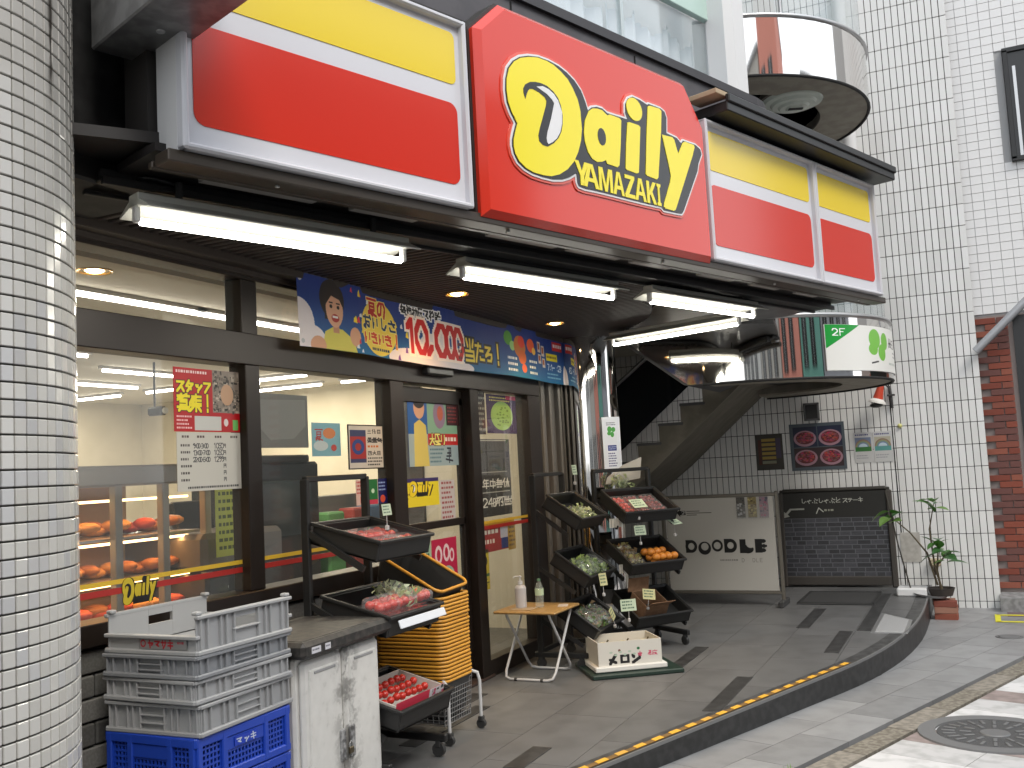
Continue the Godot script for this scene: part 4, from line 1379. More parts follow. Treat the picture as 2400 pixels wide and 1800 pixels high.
func build_front() -> void:
	var w := thing("shop_front", "brown framed glass shop front with sliding door under the canopy", "shop front", Vector3(0, 0, ZF))
	var fm := mt("bronze_frame", Color(0.022, 0.016, 0.013), 0.38, 0.35)
	var pane := glass("shop_glass", 0.05)
	var bars := {"header": [[4.7, 2.146, 5.3, 0.16, 0.13]], "head": [[4.7, 2.53, 5.3, 0.06, 0.12]], "sill": [[3.55, 0.905, 3.05, 0.09, 0.16]], "upper_mullion": [[3.797, 2.36, 0.115, 0.28, 0.11], [5.15, 2.36, 0.13, 0.28, 0.11], [6.2, 2.36, 0.11, 0.28, 0.11]],
		"mullion": [[3.808, 1.51, 0.106, 1.12, 0.11]], "door_post": [[5.147, 1.033, 0.156, 2.066, 0.12], [6.185, 1.033, 0.125, 2.066, 0.12], [7.24, 1.033, 0.235, 2.066, 0.12]], "bottom_rail": [[6.7, 0.06, 0.9, 0.12, 0.1]]}
	for called in bars:
		for q in bars[called]:
			var b := MB.new()
			b.cbox(Vector3(q[0], q[1], 0), Vector3(q[2], q[3], q[4]), 0.004)
			part(called, b.mesh(), fm, w)
	for q in [[2.05, 3.74, 2.225, 2.5], [3.855, 5.085, 2.225, 2.5], [5.215, 6.145, 2.225, 2.5], [6.255, 7.13, 2.225, 2.5], [2.05, 3.755, 0.95, 2.066], [3.861, 5.069, 0.95, 2.066], [6.247, 7.123, 0.12, 2.066]]:
		var b := MB.new()
		b.quad(Vector3(q[0], q[2], 0), Vector3(q[1], q[2], 0), Vector3(q[1], q[3], 0), Vector3(q[0], q[3], 0), Vector3.BACK)
		part("pane", b.mesh(), pane, w)
	# sliding door leaf
	var leaf := MB.new()
	for q in [[5.67, 2.0, 0.9, 0.1], [5.67, 0.13, 0.9, 0.18], [5.245, 1.05, 0.05, 1.9], [6.1, 1.05, 0.06, 1.9], [5.67, 1.13, 0.85, 0.05]]:
		leaf.cbox(Vector3(q[0], q[1], -0.03), Vector3(q[2], q[3], 0.045), 0.004)
	var door := part("door", leaf.mesh(), fm, w)
	var b := MB.new()
	b.quad(Vector3(5.27, 0.2, -0.03), Vector3(6.07, 0.2, -0.03), Vector3(6.07, 1.96, -0.03), Vector3(5.27, 1.96, -0.03), Vector3.BACK)
	part("pane", b.mesh(), pane, door)
	b = MB.new()
	b.cbox(Vector3(5.62, 2.155, 0.09), Vector3(0.34, 0.06, 0.06), 0.01)
	part("door_sensor", b.mesh(), mt("socket_black", g3(0.02), 0.3), w)
	b = MB.new()
	b.cbox(Vector3(5.7, 0.012, 0.0), Vector3(1.2, 0.02, 0.13), 0.004)
	part("threshold", b.mesh(), mt("threshold", Color(0.075, 0.05, 0.042), 0.5, 0.3), w)
	# base wall of grey split blocks below the glass
	b = MB.new()
	b.box(Vector3(3.55, 0.42, -0.03), Vector3(3.05, 0.85, 0.1))
	var base := part("base_wall", b.mesh(), mt("joint"), w)
	var rng := RandomNumberGenerator.new()
	rng.seed = 41
	var bl := []
	for k in 4:
		var s: float = [0.16, 0.2, 0.13, 0.235][k]
		bl.append(grain("block_%d" % k, [Color(s * 0.8, s * 0.78, s * 0.72), Color(s, s * 0.98, s * 0.92)], [0.3, 0.7], 3.0, 0.8, 0.08, 0.0, 5.0, 141 + k))
	for r in 9:
		for c in 14:
			var x0 := 2.05 + c * 0.22 - (0.11 if r % 2 else 0.0)
			if x0 + 0.21 > 5.07 or x0 < 2.0:
				continue
			b = MB.new()
			b.cbox(Vector3(0, 0, 0), Vector3(0.212, 0.086, 0.04 + rng.randf_range(0, 0.012)), 0.006)
			part("block", b.mesh(), bl[rng.randi() % 4], base, Transform3D(Basis.IDENTITY, Vector3(x0 + 0.11, 0.05 + r * 0.0935, 0.03)))
	# stripes and small logos stuck on the glass
	for q in [[2.05, 3.75], [3.865, 5.065], [6.25, 7.12]]:
		var st := thing("glass_stripe", "yellow and red stripe stuck across the %s" % ["wide pane by the pillar", "pane between mullion and sliding door", "side pane right of the sliding door"][int(q[0] > 3) + int(q[0] > 6)], "sticker", Vector3(q[0], 0, ZF + 0.004), 0, "stripes on the shop glass")
		var l: float = q[1] - q[0]
		b = MB.new()
		b.box(Vector3(l / 2, 1.093, 0), Vector3(l, 0.02, 0.002))
		part("yellow_line", b.mesh(), mt("film_yellow", Color(0.65, 0.42, 0.03), 0.5), st)
		b = MB.new()
		b.box(Vector3(l / 2, 1.055, 0), Vector3(l, 0.026, 0.002))
		part("red_line", b.mesh(), mt("film_red", Color(0.38, 0.02, 0.015), 0.5), st)
	var sl := thing("glass_logo", "small yellow shop name sticker over the stripe on the wide pane", "sticker", Vector3(3.0, 0.99, ZF + 0.006))
	var pieces := [[LOGO_BACK, mt("logo_black"), 0.0], [LOGO_D, mt("film_yellow_2", Color(0.55, 0.42, 0.02), 0.5), 0.002], [LOGO_A, mats["film_yellow_2"], 0.002], [LOGO_I, mats["film_yellow_2"], 0.002], [LOGO_L, mats["film_yellow_2"], 0.002], [LOGO_Y, mats["film_yellow_2"], 0.002], [LOGO_SLOT, mt("logo_black"), 0.003]]
	for q in pieces:
		b = MB.new()
		b.prism(pts(q[0], -0.18, -0.24), q[2] * 8, q[2] * 8 + 0.004)
		part("letter_film", b.mesh(), q[1], sl, Transform3D(Basis.from_scale(Vector3(0.125, 0.2, 0.125)), Vector3.ZERO))
	# ribbed grey shutter guides at the end of the front
	var sg := thing("shutter_guides", "row of upright grey shutter guide rails beside the mirror column", "shutter rails", Vector3(7.42, 0, ZF))
	for k in 5:
		b = MB.new()
		b.cbox(Vector3(0.05 + k * 0.1, 1.15, 0.03 * (k % 2)), Vector3(0.06, 2.3, 0.1), 0.012)
		part("rail", b.mesh(), mt("shutter_grey", Color(0.2, 0.19, 0.175), 0.4, 0.4), sg)
		b = MB.new()
		b.box(Vector3(0.1 + k * 0.1, 1.15, -0.02), Vector3(0.045, 2.3, 0.05))
		part("groove", b.mesh(), mt("rubber_rim"), sg)
	b = MB.new()
	b.cbox(Vector3(0.25, 2.42, 0), Vector3(0.6, 0.24, 0.2), 0.01)
	part("box", b.mesh(), mt("bronze_frame"), sg)
	# mirror polished column
	var mc := thing("mirror_column", "round mirror polished steel column at the end of the shop front", "column", Vector3(8.0, 0, -3.07))
	b = MB.new()
	b.lathe([Vector2(0.276, 0.0), Vector2(0.276, 2.66)], 64)
	part("shaft", b.mesh(), mt("mirror_steel"), mc)
	b = MB.new()
	b.lathe([Vector2(0.283, 0.0), Vector2(0.285, 0.08), Vector2(0.277, 0.085)], 48)
	part("base_ring", b.mesh(), mt("brushed"), mc)
	var im := sheet(128, 400, Color(0.88, 0.9, 0.94))
	for q in [[52, 90, 16, 22], [80, 92, 14, 18], [48, 120, 14, 14], [70, 128, 13, 20]]:
		oval(im, q[0], q[1], q[2], q[3], Color(0.3, 0.62, 0.3))
	small_print(im, 30, 40, 70, 2, 14, Color(0.2, 0.2, 0.35), 5)
	rc(im, 34, 206, 62, 40, Color(0.1, 0.16, 0.5))
	small_print(im, 40, 216, 50, 2, 14, Color(0.8, 0.85, 0.95), 6)
	small_print(im, 34, 262, 60, 6, 18, Color(0.25, 0.25, 0.5), 7)
	poster("column_notice", "tall white notice with green clover fixed to the mirror column", "notice", im, 0.17, 0.47, Vector3(7.84, 1.64, -2.8), -0.75)
	build_banner()
	build_posters()


func build_banner() -> void:
	var im := sheet(1400, 156, Color(0.02, 0.2, 0.52))
	for y in 156:
		rc(im, 0, y, 1400, 1, Color(0.02, 0.17, 0.5).lerp(Color(0.03, 0.42, 0.6), pow(y / 156.0, 1.5)))
	var cloud := Color(0.92, 0.88, 0.88)
	for q in [[0, 110, 48, 58], [30, 150, 60, 44], [420, 150, 90, 28], [520, 120, 60, 46], [590, 150, 150, 22], [560, 80, 36, 34], [1400, 150, 36, 70]]:
		oval(im, q[0], q[1], q[2], q[3], cloud)
	# a smiling woman in yellow
	oval(im, 112, 44, 44, 44, Color(0.12, 0.07, 0.05))
	rc(im, 84, 30, 30, 60, Color(0.12, 0.07, 0.05))
	poly(im, PackedVector2Array([Vector2(70, 156), Vector2(82, 118), Vector2(110, 106), Vector2(146, 108), Vector2(186, 128), Vector2(196, 156)]), Color(0.85, 0.8, 0.35))
	rc(im, 112, 90, 22, 28, Color(0.8, 0.58, 0.44))
	oval(im, 120, 66, 31, 40, Color(0.88, 0.67, 0.54))
	poly(im, PackedVector2Array([Vector2(84, 62), Vector2(90, 30), Vector2(120, 22), Vector2(150, 36), Vector2(152, 60), Vector2(140, 42), Vector2(110, 36), Vector2(96, 50)]), Color(0.14, 0.08, 0.06))
	for x in [108, 134]:
		oval(im, x, 60, 5, 4, Color(0.1, 0.06, 0.05))
		rc(im, x - 7, 50, 14, 3, Color(0.2, 0.12, 0.09))
	oval(im, 122, 85, 14, 9, Color(0.7, 0.2, 0.18))
	rc(im, 112, 80, 20, 5, Color(0.97, 0.95, 0.93))
	oval(im, 192, 120, 20, 22, Color(0.86, 0.64, 0.5))
	oval(im, 58, 150, 26, 20, Color(0.86, 0.64, 0.5))
	var r := RandomNumberGenerator.new()
	r.seed = 8
	for k in 34:
		var c: Color = [Color(0.95, 0.85, 0.2), Color(0.85, 0.2, 0.3), Color(0.9, 0.9, 0.9), Color(0.5, 0.3, 0.6)][k % 4]
		var p := Vector2(r.randf_range(180, 420), r.randf_range(6, 150))
		var d := Vector2(r.randf_range(4, 9), r.randf_range(3, 7))
		poly(im, PackedVector2Array([p, p + Vector2(d.x, -d.y), p + d * 1.6, p + Vector2(-2, d.y * 1.5)]), c)
	oval(im, 292, 88, 74, 66, Color(0.95, 0.82, 0.3))
	words(im, "夏の", 244, 20, 42, 6, Color(0.75, 0.1, 0.1), Color(0.98, 0.9, 0.5), 2)
	words(im, "おいしさ", 222, 58, 36, 5, Color(0.05, 0.15, 0.35), Color(0.98, 0.9, 0.5), 2)
	words(im, "いきいき!", 222, 96, 34, 5, Color(0.85, 0.25, 0.1), Color(0.98, 0.9, 0.5), 2, 0.9)
	small_print(im, 258, 136, 70, 1, 14, Color(0.1, 0.15, 0.3), 4)
	words(im, "毎週抽選で総計", 386, 14, 26, 3.5, Color(0.08, 0.08, 0.1), Color(0.95, 0.95, 0.95), 4)
	words(im, "10,000", 384, 46, 84, 15, Color(0.82, 0.1, 0.08), Color(1, 0.93, 0.88), 7, 0.54, 1.0)
	small_print(im, 655, 84, 26, 3, 18, Color(0.4, 0.1, 0.1), 5)
	words(im, "当たる!", 690, 66, 64, 8, Color(0.95, 0.85, 0.3), Color(0.04, 0.05, 0.08), 6, 0.88)
	for q in [[960, 40, 26, Color(0.3, 0.6, 0.2)], [985, 62, 18, Color(0.6, 0.8, 0.5)], [1035, 60, 40, Color(0.75, 0.45, 0.2)], [1048, 44, 22, Color(0.85, 0.25, 0.15)], [1050, 92, 26, Color(0.8, 0.4, 0.15)], [1112, 50, 26, Color(0.9, 0.35, 0.15)], [1132, 66, 14, Color(0.95, 0.75, 0.3)], [1060, 126, 16, Color(0.85, 0.4, 0.2)]]:
		oval(im, q[0], q[1], q[2], q[2] * 0.85, q[3])
	for q in [[1166, 30, 26, 34], [1200, 40, 26, 34], [1168, 70, 26, 30], [1204, 80, 24, 30]]:
		rc(im, q[0], q[1], q[2], q[3], Color(0.85, 0.8, 0.75))
		rc(im, q[0] + 4, q[1] + 5, q[2] - 10, q[3] - 14, Color(0.7, 0.35, 0.15))
	small_print(im, 950, 96, 60, 3, 18, Color(0.9, 0.93, 0.95), 9)
	small_print(im, 1096, 96, 60, 3, 18, Color(0.95, 0.95, 0.9), 10)
	rc(im, 1240, 60, 84, 24, Color(0.92, 0.85, 0.1))
	small_print(im, 1246, 68, 74, 1, 16, Color(0.3, 0.25, 0.1), 12)
	words(im, "7:1~8:23", 1240, 94, 22, 3, Color(0.85, 0.9, 0.95), Color(0, 0, 0, 0), 0, 0.6)
	small_print(im, 1240, 124, 110, 2, 12, Color(0.55, 0.75, 0.85), 13)
	rc(im, 1290, 18, 80, 30, Color(0.8, 0.12, 0.12))
	small_print(im, 1298, 26, 66, 1, 24, Color(0.95, 0.9, 0.9), 14)
	for x in [10, 1386]:
		for y in [12, 144]:
			oval(im, x, y, 5, 5, Color(0.75, 0.75, 0.75))
	var w := thing("banner", "long blue summer campaign banner hanging over the shop entrance", "banner", Vector3(4.07, 2.38, -3.16), 0)
	var b := MB.new()
	var l := 3.72
	var segs := 40
	for k in segs:
		var x0 := l * k / segs
		var x1 := l * (k + 1) / segs
		var z0 := 0.008 * sin(x0 * 5.0) + 0.004 * sin(x0 * 13)
		var z1 := 0.008 * sin(x1 * 5.0) + 0.004 * sin(x1 * 13)
		var y0 := 0.006 * sin(x0 * 3.1)
		var y1 := 0.006 * sin(x1 * 3.1)
		var nn := Vector3(-(z1 - z0), 0, x1 - x0).normalized()
		var q := [Vector3(x0, -0.2 + y0, z0 + 0.012), Vector3(x1, -0.2 + y1, z1 + 0.012), Vector3(x1, 0.2, z1), Vector3(x0, 0.2, z0)]
		b.tri3(q[0], q[1], q[2], nn, nn, nn, Vector2(float(k) / segs, 1), Vector2(float(k + 1) / segs, 1), Vector2(float(k + 1) / segs, 0))
		b.tri3(q[0], q[2], q[3], nn, nn, nn, Vector2(float(k) / segs, 1), Vector2(float(k + 1) / segs, 0), Vector2(float(k) / segs, 0))
	part("cloth", b.mesh(), print_mat("banner_print", im, 0.55), w)
	for x in [0.03, 1.3, 2.5, 3.69]:
		b = MB.new()
		b.tube([Vector3(x, 0.19, 0.0), Vector3(x, 0.22, 0.0)], 0.004, 6)
		part("tie", b.mesh(), mt("cable_grey", g3(0.09), 0.5), w)


func build_posters() -> void:
	var zf := ZF + 0.006
	var red := Color(0.72, 0.06, 0.1)
	# staff wanted
	var im := sheet(400, 256, red)
	small_print(im, 14, 10, 200, 1, 24, Color(0.95, 0.85, 0.85), 2)
	rc(im, 226, 0, 174, 176, Color(0.55, 0.5, 0.46))
	var r := RandomNumberGenerator.new()
	r.seed = 77
	for k in 220:
		var g := r.randf_range(0.15, 0.8)
		rc(im, 228 + r.randf() * 164, r.randf() * 168, 6 + r.randf() * 14, 4 + r.randf() * 10, Color(g, g * 0.93, g * 0.85))
	oval(im, 316, 100, 40, 44, Color(0.78, 0.62, 0.5))
	words(im, "スタッフ", 12, 44, 54, 10, Color(0.95, 0.88, 0.1), Color(0.15, 0.05, 0.05), 3, 0.96)
	words(im, "募集!", 18, 104, 72, 11, Color(0.95, 0.88, 0.1), Color(0.15, 0.05, 0.05), 3, 0.95)
	small_print(im, 14, 192, 90, 4, 15, Color(0.95, 0.8, 0.8), 3)
	rc(im, 116, 192, 160, 58, Color(0.8, 0.8, 0.79))
	rc(im, 348, 204, 34, 44, Color(0.45, 0.75, 0.4))
	oval(im, 306, 216, 14, 16, Color(0.9, 0.85, 0.85))
	poster("staff_poster", "red and yellow staff wanted poster on the wide pane", "poster", im, 0.445, 0.3, Vector3(3.54, 1.88, zf))
	im = sheet(400, 256, Color(0.8, 0.79, 0.76))
	for k in 4:
		small_print(im, 30 + [0, 90, 200, 300][k], 14, 46, 1, 22, Color(0.35, 0.3, 0.28), 5 + k)
	for k in 6:
		small_print(im, 22, 52 + k * 30, 58, 1, 22, Color(0.3, 0.28, 0.27), 11 + k)
		words(im, "円", 280, 48 + k * 30, 20, 2.5, Color(0.2, 0.2, 0.2))
		if k < 3:
			words(im, ["9:00-3:00", "13:00-7:00", "22:00-5:00"][k], 90, 48 + k * 30, 22, 2.5, Color(0.2, 0.2, 0.22), Color(0, 0, 0, 0), 0, 0.45)
			words(im, ["1050", "1050", "1299"][k], 216, 46 + k * 30, 26, 3, Color(0.2, 0.2, 0.22), Color(0, 0, 0, 0), 0, 0.58)
	small_print(im, 60, 236, 330, 1, 20, Color(0.25, 0.25, 0.25), 20)
	poster("wage_table", "white pay table hung under the staff wanted poster", "notice", im, 0.43, 0.275, Vector3(3.545, 1.59, zf))
	# grey plastic panel, and prints on the second pane
	im = sheet(200, 240, Color(0.42, 0.42, 0.4))
	poly(im, PackedVector2Array([Vector2(10, 30), Vector2(190, 20), Vector2(190, 140), Vector2(140, 200), Vector2(50, 205), Vector2(10, 150)]), Color(0.5, 0.5, 0.48))
	poster("grey_board", "plain grey back of a board hung inside the second pane", "board", im, 0.43, 0.29, Vector3(4.16, 1.8, ZF - 0.05))
	im = sheet(200, 160, Color(0.5, 0.72, 0.78))
	for q in [[120, 50, 44, 26, Color(0.85, 0.5, 0.25)], [60, 110, 50, 24, Color(0.8, 0.85, 0.85)], [150, 120, 20, 16, Color(0.75, 0.2, 0.15)]]:
		oval(im, q[0], q[1], q[2], q[3], q[4])
	words(im, "夏", 20, 30, 56, 6, Color(0.7, 0.2, 0.15))
	poster("summer_poster", "pale blue food poster between the grey board and framed notice", "poster", im, 0.27, 0.19, Vector3(4.515, 1.7, ZF - 0.03))
	im = sheet(240, 300, Color(0.1, 0.09, 0.09))
	rc(im, 8, 8, 224, 284, Color(0.78, 0.76, 0.72))
	rc(im, 14, 36, 104, 220, Color(0.2, 0.22, 0.38))
	rc(im, 14, 80, 104, 150, Color(0.62, 0.14, 0.12))
	oval(im, 66, 150, 40, 52, Color(0.14, 0.24, 0.5))
	oval(im, 66, 150, 20, 26, Color(0.6, 0.15, 0.12))
	words(im, "三代目", 126, 28, 32, 4, Color(0.12, 0.1, 0.1))
	words(im, "業営毎", 126, 86, 34, 5.5, Color(0.1, 0.08, 0.08))
	small_print(im, 128, 140, 90, 1, 32, Color(0.75, 0.4, 0.1), 3)
	words(im, "四大目", 126, 176, 30, 4, Color(0.12, 0.1, 0.1))
	small_print(im, 126, 222, 100, 3, 22, Color(0.15, 0.15, 0.15), 4)
	poster("framed_notice", "black framed notice with red and blue emblem left of the door", "notice", im, 0.38, 0.265, Vector3(4.86, 1.655, zf))
	im = sheet(240, 128, Color(0.78, 0.72, 0.68))
	rc(im, 0, 0, 88, 128, Color(0.82, 0.7, 0.66))
	small_print(im, 6, 8, 74, 4, 18, Color(0.7, 0.15, 0.15), 1)
	rc(im, 30, 84, 52, 34, Color(0.75, 0.12, 0.12))
	rc(im, 92, 0, 72, 108, Color(0.08, 0.42, 0.18))
	oval(im, 128, 60, 12, 12, Color(0.75, 0.85, 0.75))
	rc(im, 92, 104, 72, 24, Color(0.75, 0.2, 0.3))
	rc(im, 168, 0, 72, 128, Color(0.08, 0.1, 0.35))
	small_print(im, 174, 16, 58, 3, 18, Color(0.6, 0.7, 0.9), 2)
	oval(im, 204, 104, 20, 20, Color(0.8, 0.3, 0.2))
	poster("payment_stickers", "strip of red, green and blue payment stickers beside the door post", "sticker", im, 0.33, 0.15, Vector3(4.9, 1.385, zf))
	# on the sliding door
	im = sheet(320, 240, Color(0.1, 0.35, 0.66))
	rc(im, 120, 0, 200, 130, Color(0.55, 0.72, 0.6))
	rc(im, 0, 130, 320, 110, Color(0.62, 0.7, 0.72))
	oval(im, 70, 40, 34, 38, Color(0.85, 0.65, 0.52))
	oval(im, 70, 20, 34, 22, Color(0.13, 0.08, 0.06))
	poly(im, PackedVector2Array([Vector2(30, 240), Vector2(36, 96), Vector2(70, 80), Vector2(110, 100), Vector2(124, 240)]), Color(0.85, 0.78, 0.4))
	oval(im, 200, 60, 40, 50, Color(0.6, 0.5, 0.6))
	oval(im, 206, 56, 20, 26, Color(0.8, 0.4, 0.3))
	rc(im, 120, 128, 200, 40, Color(0.78, 0.12, 0.1))
	words(im, "大盛り", 126, 128, 40, 6, Color(0.95, 0.9, 0.5), Color(0.2, 0.1, 0.1), 2, 0.9)
	small_print(im, 232, 140, 84, 1, 30, Color(0.95, 0.9, 0.85), 5)
	words(im, "県", 226, 176, 56, 6, Color(0.12, 0.14, 0.2))
	small_print(im, 130, 180, 90, 4, 14, Color(0.3, 0.45, 0.5), 6)
	poster("campaign_poster", "blue campaign poster with woman in yellow on the sliding door", "poster", im, 0.66, 0.47, Vector3(5.72, 1.76, ZF - 0.022))
	im = sheet(80, 110, Color(0.22, 0.03, 0.05))
	small_print(im, 8, 10, 64, 6, 16, Color(0.6, 0.2, 0.2), 3)
	poster("dark_red_sticker", "dark red warning sticker at the top right of the door", "sticker", im, 0.17, 0.17, Vector3(5.985, 1.89, ZF - 0.019))
	im = sheet(320, 120, Color(0.92, 0.85, 0.15))
	rc(im, 0, 0, 320, 16, Color(0.2, 0.15, 0.4))
	small_print(im, 8, 26, 84, 5, 18, Color(0.5, 0.4, 0.1), 5)
	logo_print(im, 92, 6, 210)
	poster("yellow_door_sign", "yellow shop name sheet across the middle of the sliding door", "sign", im, 0.54, 0.185, Vector3(5.48, 1.355, ZF - 0.022))
	im = sheet(80, 190, Color(0.78, 0.76, 0.76))
	small_print(im, 6, 8, 66, 8, 22, Color(0.6, 0.3, 0.3), 5)
	poster("price_list", "narrow white price sheet at the right of the yellow door sheet", "notice", im, 0.2, 0.29, Vector3(5.87, 1.28, ZF - 0.021))
	im = sheet(160, 110, Color(0.62, 0.76, 0.66))
	small_print(im, 8, 8, 140, 5, 18, Color(0.25, 0.4, 0.3), 5)
	poster("green_notice", "pale green notice low on the door behind the baskets", "notice", im, 0.37, 0.2, Vector3(5.42, 0.93, ZF - 0.021))
	im = sheet(140, 150, Color(0.72, 0.1, 0.28))
	for q in [[36, 50, 20, 30], [80, 46, 18, 28], [110, 56, 14, 22]]:
		oval(im, q[0], q[1], q[2], q[3], Color(0.9, 0.8, 0.82))
		oval(im, q[0], q[1], q[2] * 0.5, q[3] * 0.6, Color(0.7, 0.1, 0.25))
	oval(im, 84, 124, 40, 36, Color(0.62, 0.76, 0.68))
	poster("pink_poster", "bright pink poster low on the sliding door", "poster", im, 0.34, 0.32, Vector3(5.79, 0.87, ZF - 0.021))
	# on the side pane right of the door
	im = sheet(200, 240, Color(0.2, 0.08, 0.32))
	oval(im, 100, 130, 74, 90, Color(0.55, 0.72, 0.35))
	r.seed = 5
	for k in 20:
		oval(im, 60 + r.randf() * 80, 70 + r.randf() * 120, 7, 5, Color(0.35, 0.5, 0.15))
	small_print(im, 20, 14, 160, 2, 18, Color(0.9, 0.85, 0.4), 2)
	rc(im, 130, 0, 70, 26, Color(0.75, 0.15, 0.35))
	poster("melon_poster", "purple poster with a round green fruit right of the door", "poster", im, 0.52, 0.3, Vector3(6.77, 1.905, ZF - 0.012))
	im = sheet(90, 240, Color(0.15, 0.05, 0.05))
	rc(im, 0, 0, 90, 60, Color(0.6, 0.08, 0.08))
	rc(im, 0, 70, 30, 170, Color(0.6, 0.12, 0.12))
	small_print(im, 36, 76, 50, 8, 20, Color(0.6, 0.6, 0.55), 3)
	poster("red_column_sticker", "narrow black and red sticker beside the purple fruit poster", "sticker", im, 0.22, 0.47, Vector3(6.37, 1.98, ZF - 0.011))
	im = sheet(220, 330, Color(0.13, 0.115, 0.1))
	for k in 12:
		rc(im, 18 * k + 8, 10, 2, 150, Color(0.25, 0.23, 0.2))
	rc(im, 0, 4, 200, 4, Color(0.7, 0.7, 0.66))
	rc(im, 0, 140, 200, 4, Color(0.6, 0.6, 0.56))
	words(im, "年中無休", 40, 170, 42, 5, Color(0.88, 0.88, 0.84))
	rc(im, 0, 226, 210, 4, Color(0.7, 0.7, 0.66))
	words(im, "24時間営業", 30, 250, 40, 5, Color(0.9, 0.9, 0.86), Color(0, 0, 0, 0), 0, 0.88)
	rc(im, 2, 236, 18, 80, Color(0.8, 0.78, 0.76))
	poster("opening_hours", "dark panel with white lettering for opening hours beside the door", "sign", im, 0.6, 0.58, Vector3(6.57, 1.42, ZF - 0.012))
	im = sheet(220, 100, Color(0.62, 0.1, 0.08))
	rc(im, 0, 0, 220, 14, Color(0.85, 0.7, 0.1))
	small_print(im, 10, 26, 110, 2, 32, Color(0.92, 0.9, 0.85), 7)
	rc(im, 130, 20, 60, 40, Color(0.8, 0.8, 0.85))
	rc(im, 134, 60, 54, 36, Color(0.12, 0.2, 0.5))
	poster("red_service_sticker", "red and white service sticker below the opening hours", "sticker", im, 0.62, 0.22, Vector3(6.58, 0.98, ZF - 0.012))
	im = sheet(70, 200, Color(0.8, 0.72, 0.12))
	oval(im, 35, 56, 24, 30, Color(0.2, 0.14, 0.05))
	rc(im, 0, 120, 70, 14, Color(0.2, 0.4, 0.15))
	small_print(im, 10, 146, 50, 3, 16, Color(0.3, 0.35, 0.1), 3)
	poster("yellow_black_sticker", "tall yellow sticker with a black animal mark near the floor", "sticker", im, 0.17, 0.29, Vector3(6.34, 0.75, ZF - 0.012))
	im = sheet(50, 90, Color(0.75, 0.6, 0.1))
	small_print(im, 6, 10, 38, 5, 15, Color(0.4, 0.3, 0.1), 3)
	poster("small_yellow_sticker", "small amber sticker at the right edge of the side pane", "sticker", im, 0.13, 0.2, Vector3(6.83, 0.955, ZF - 0.01))


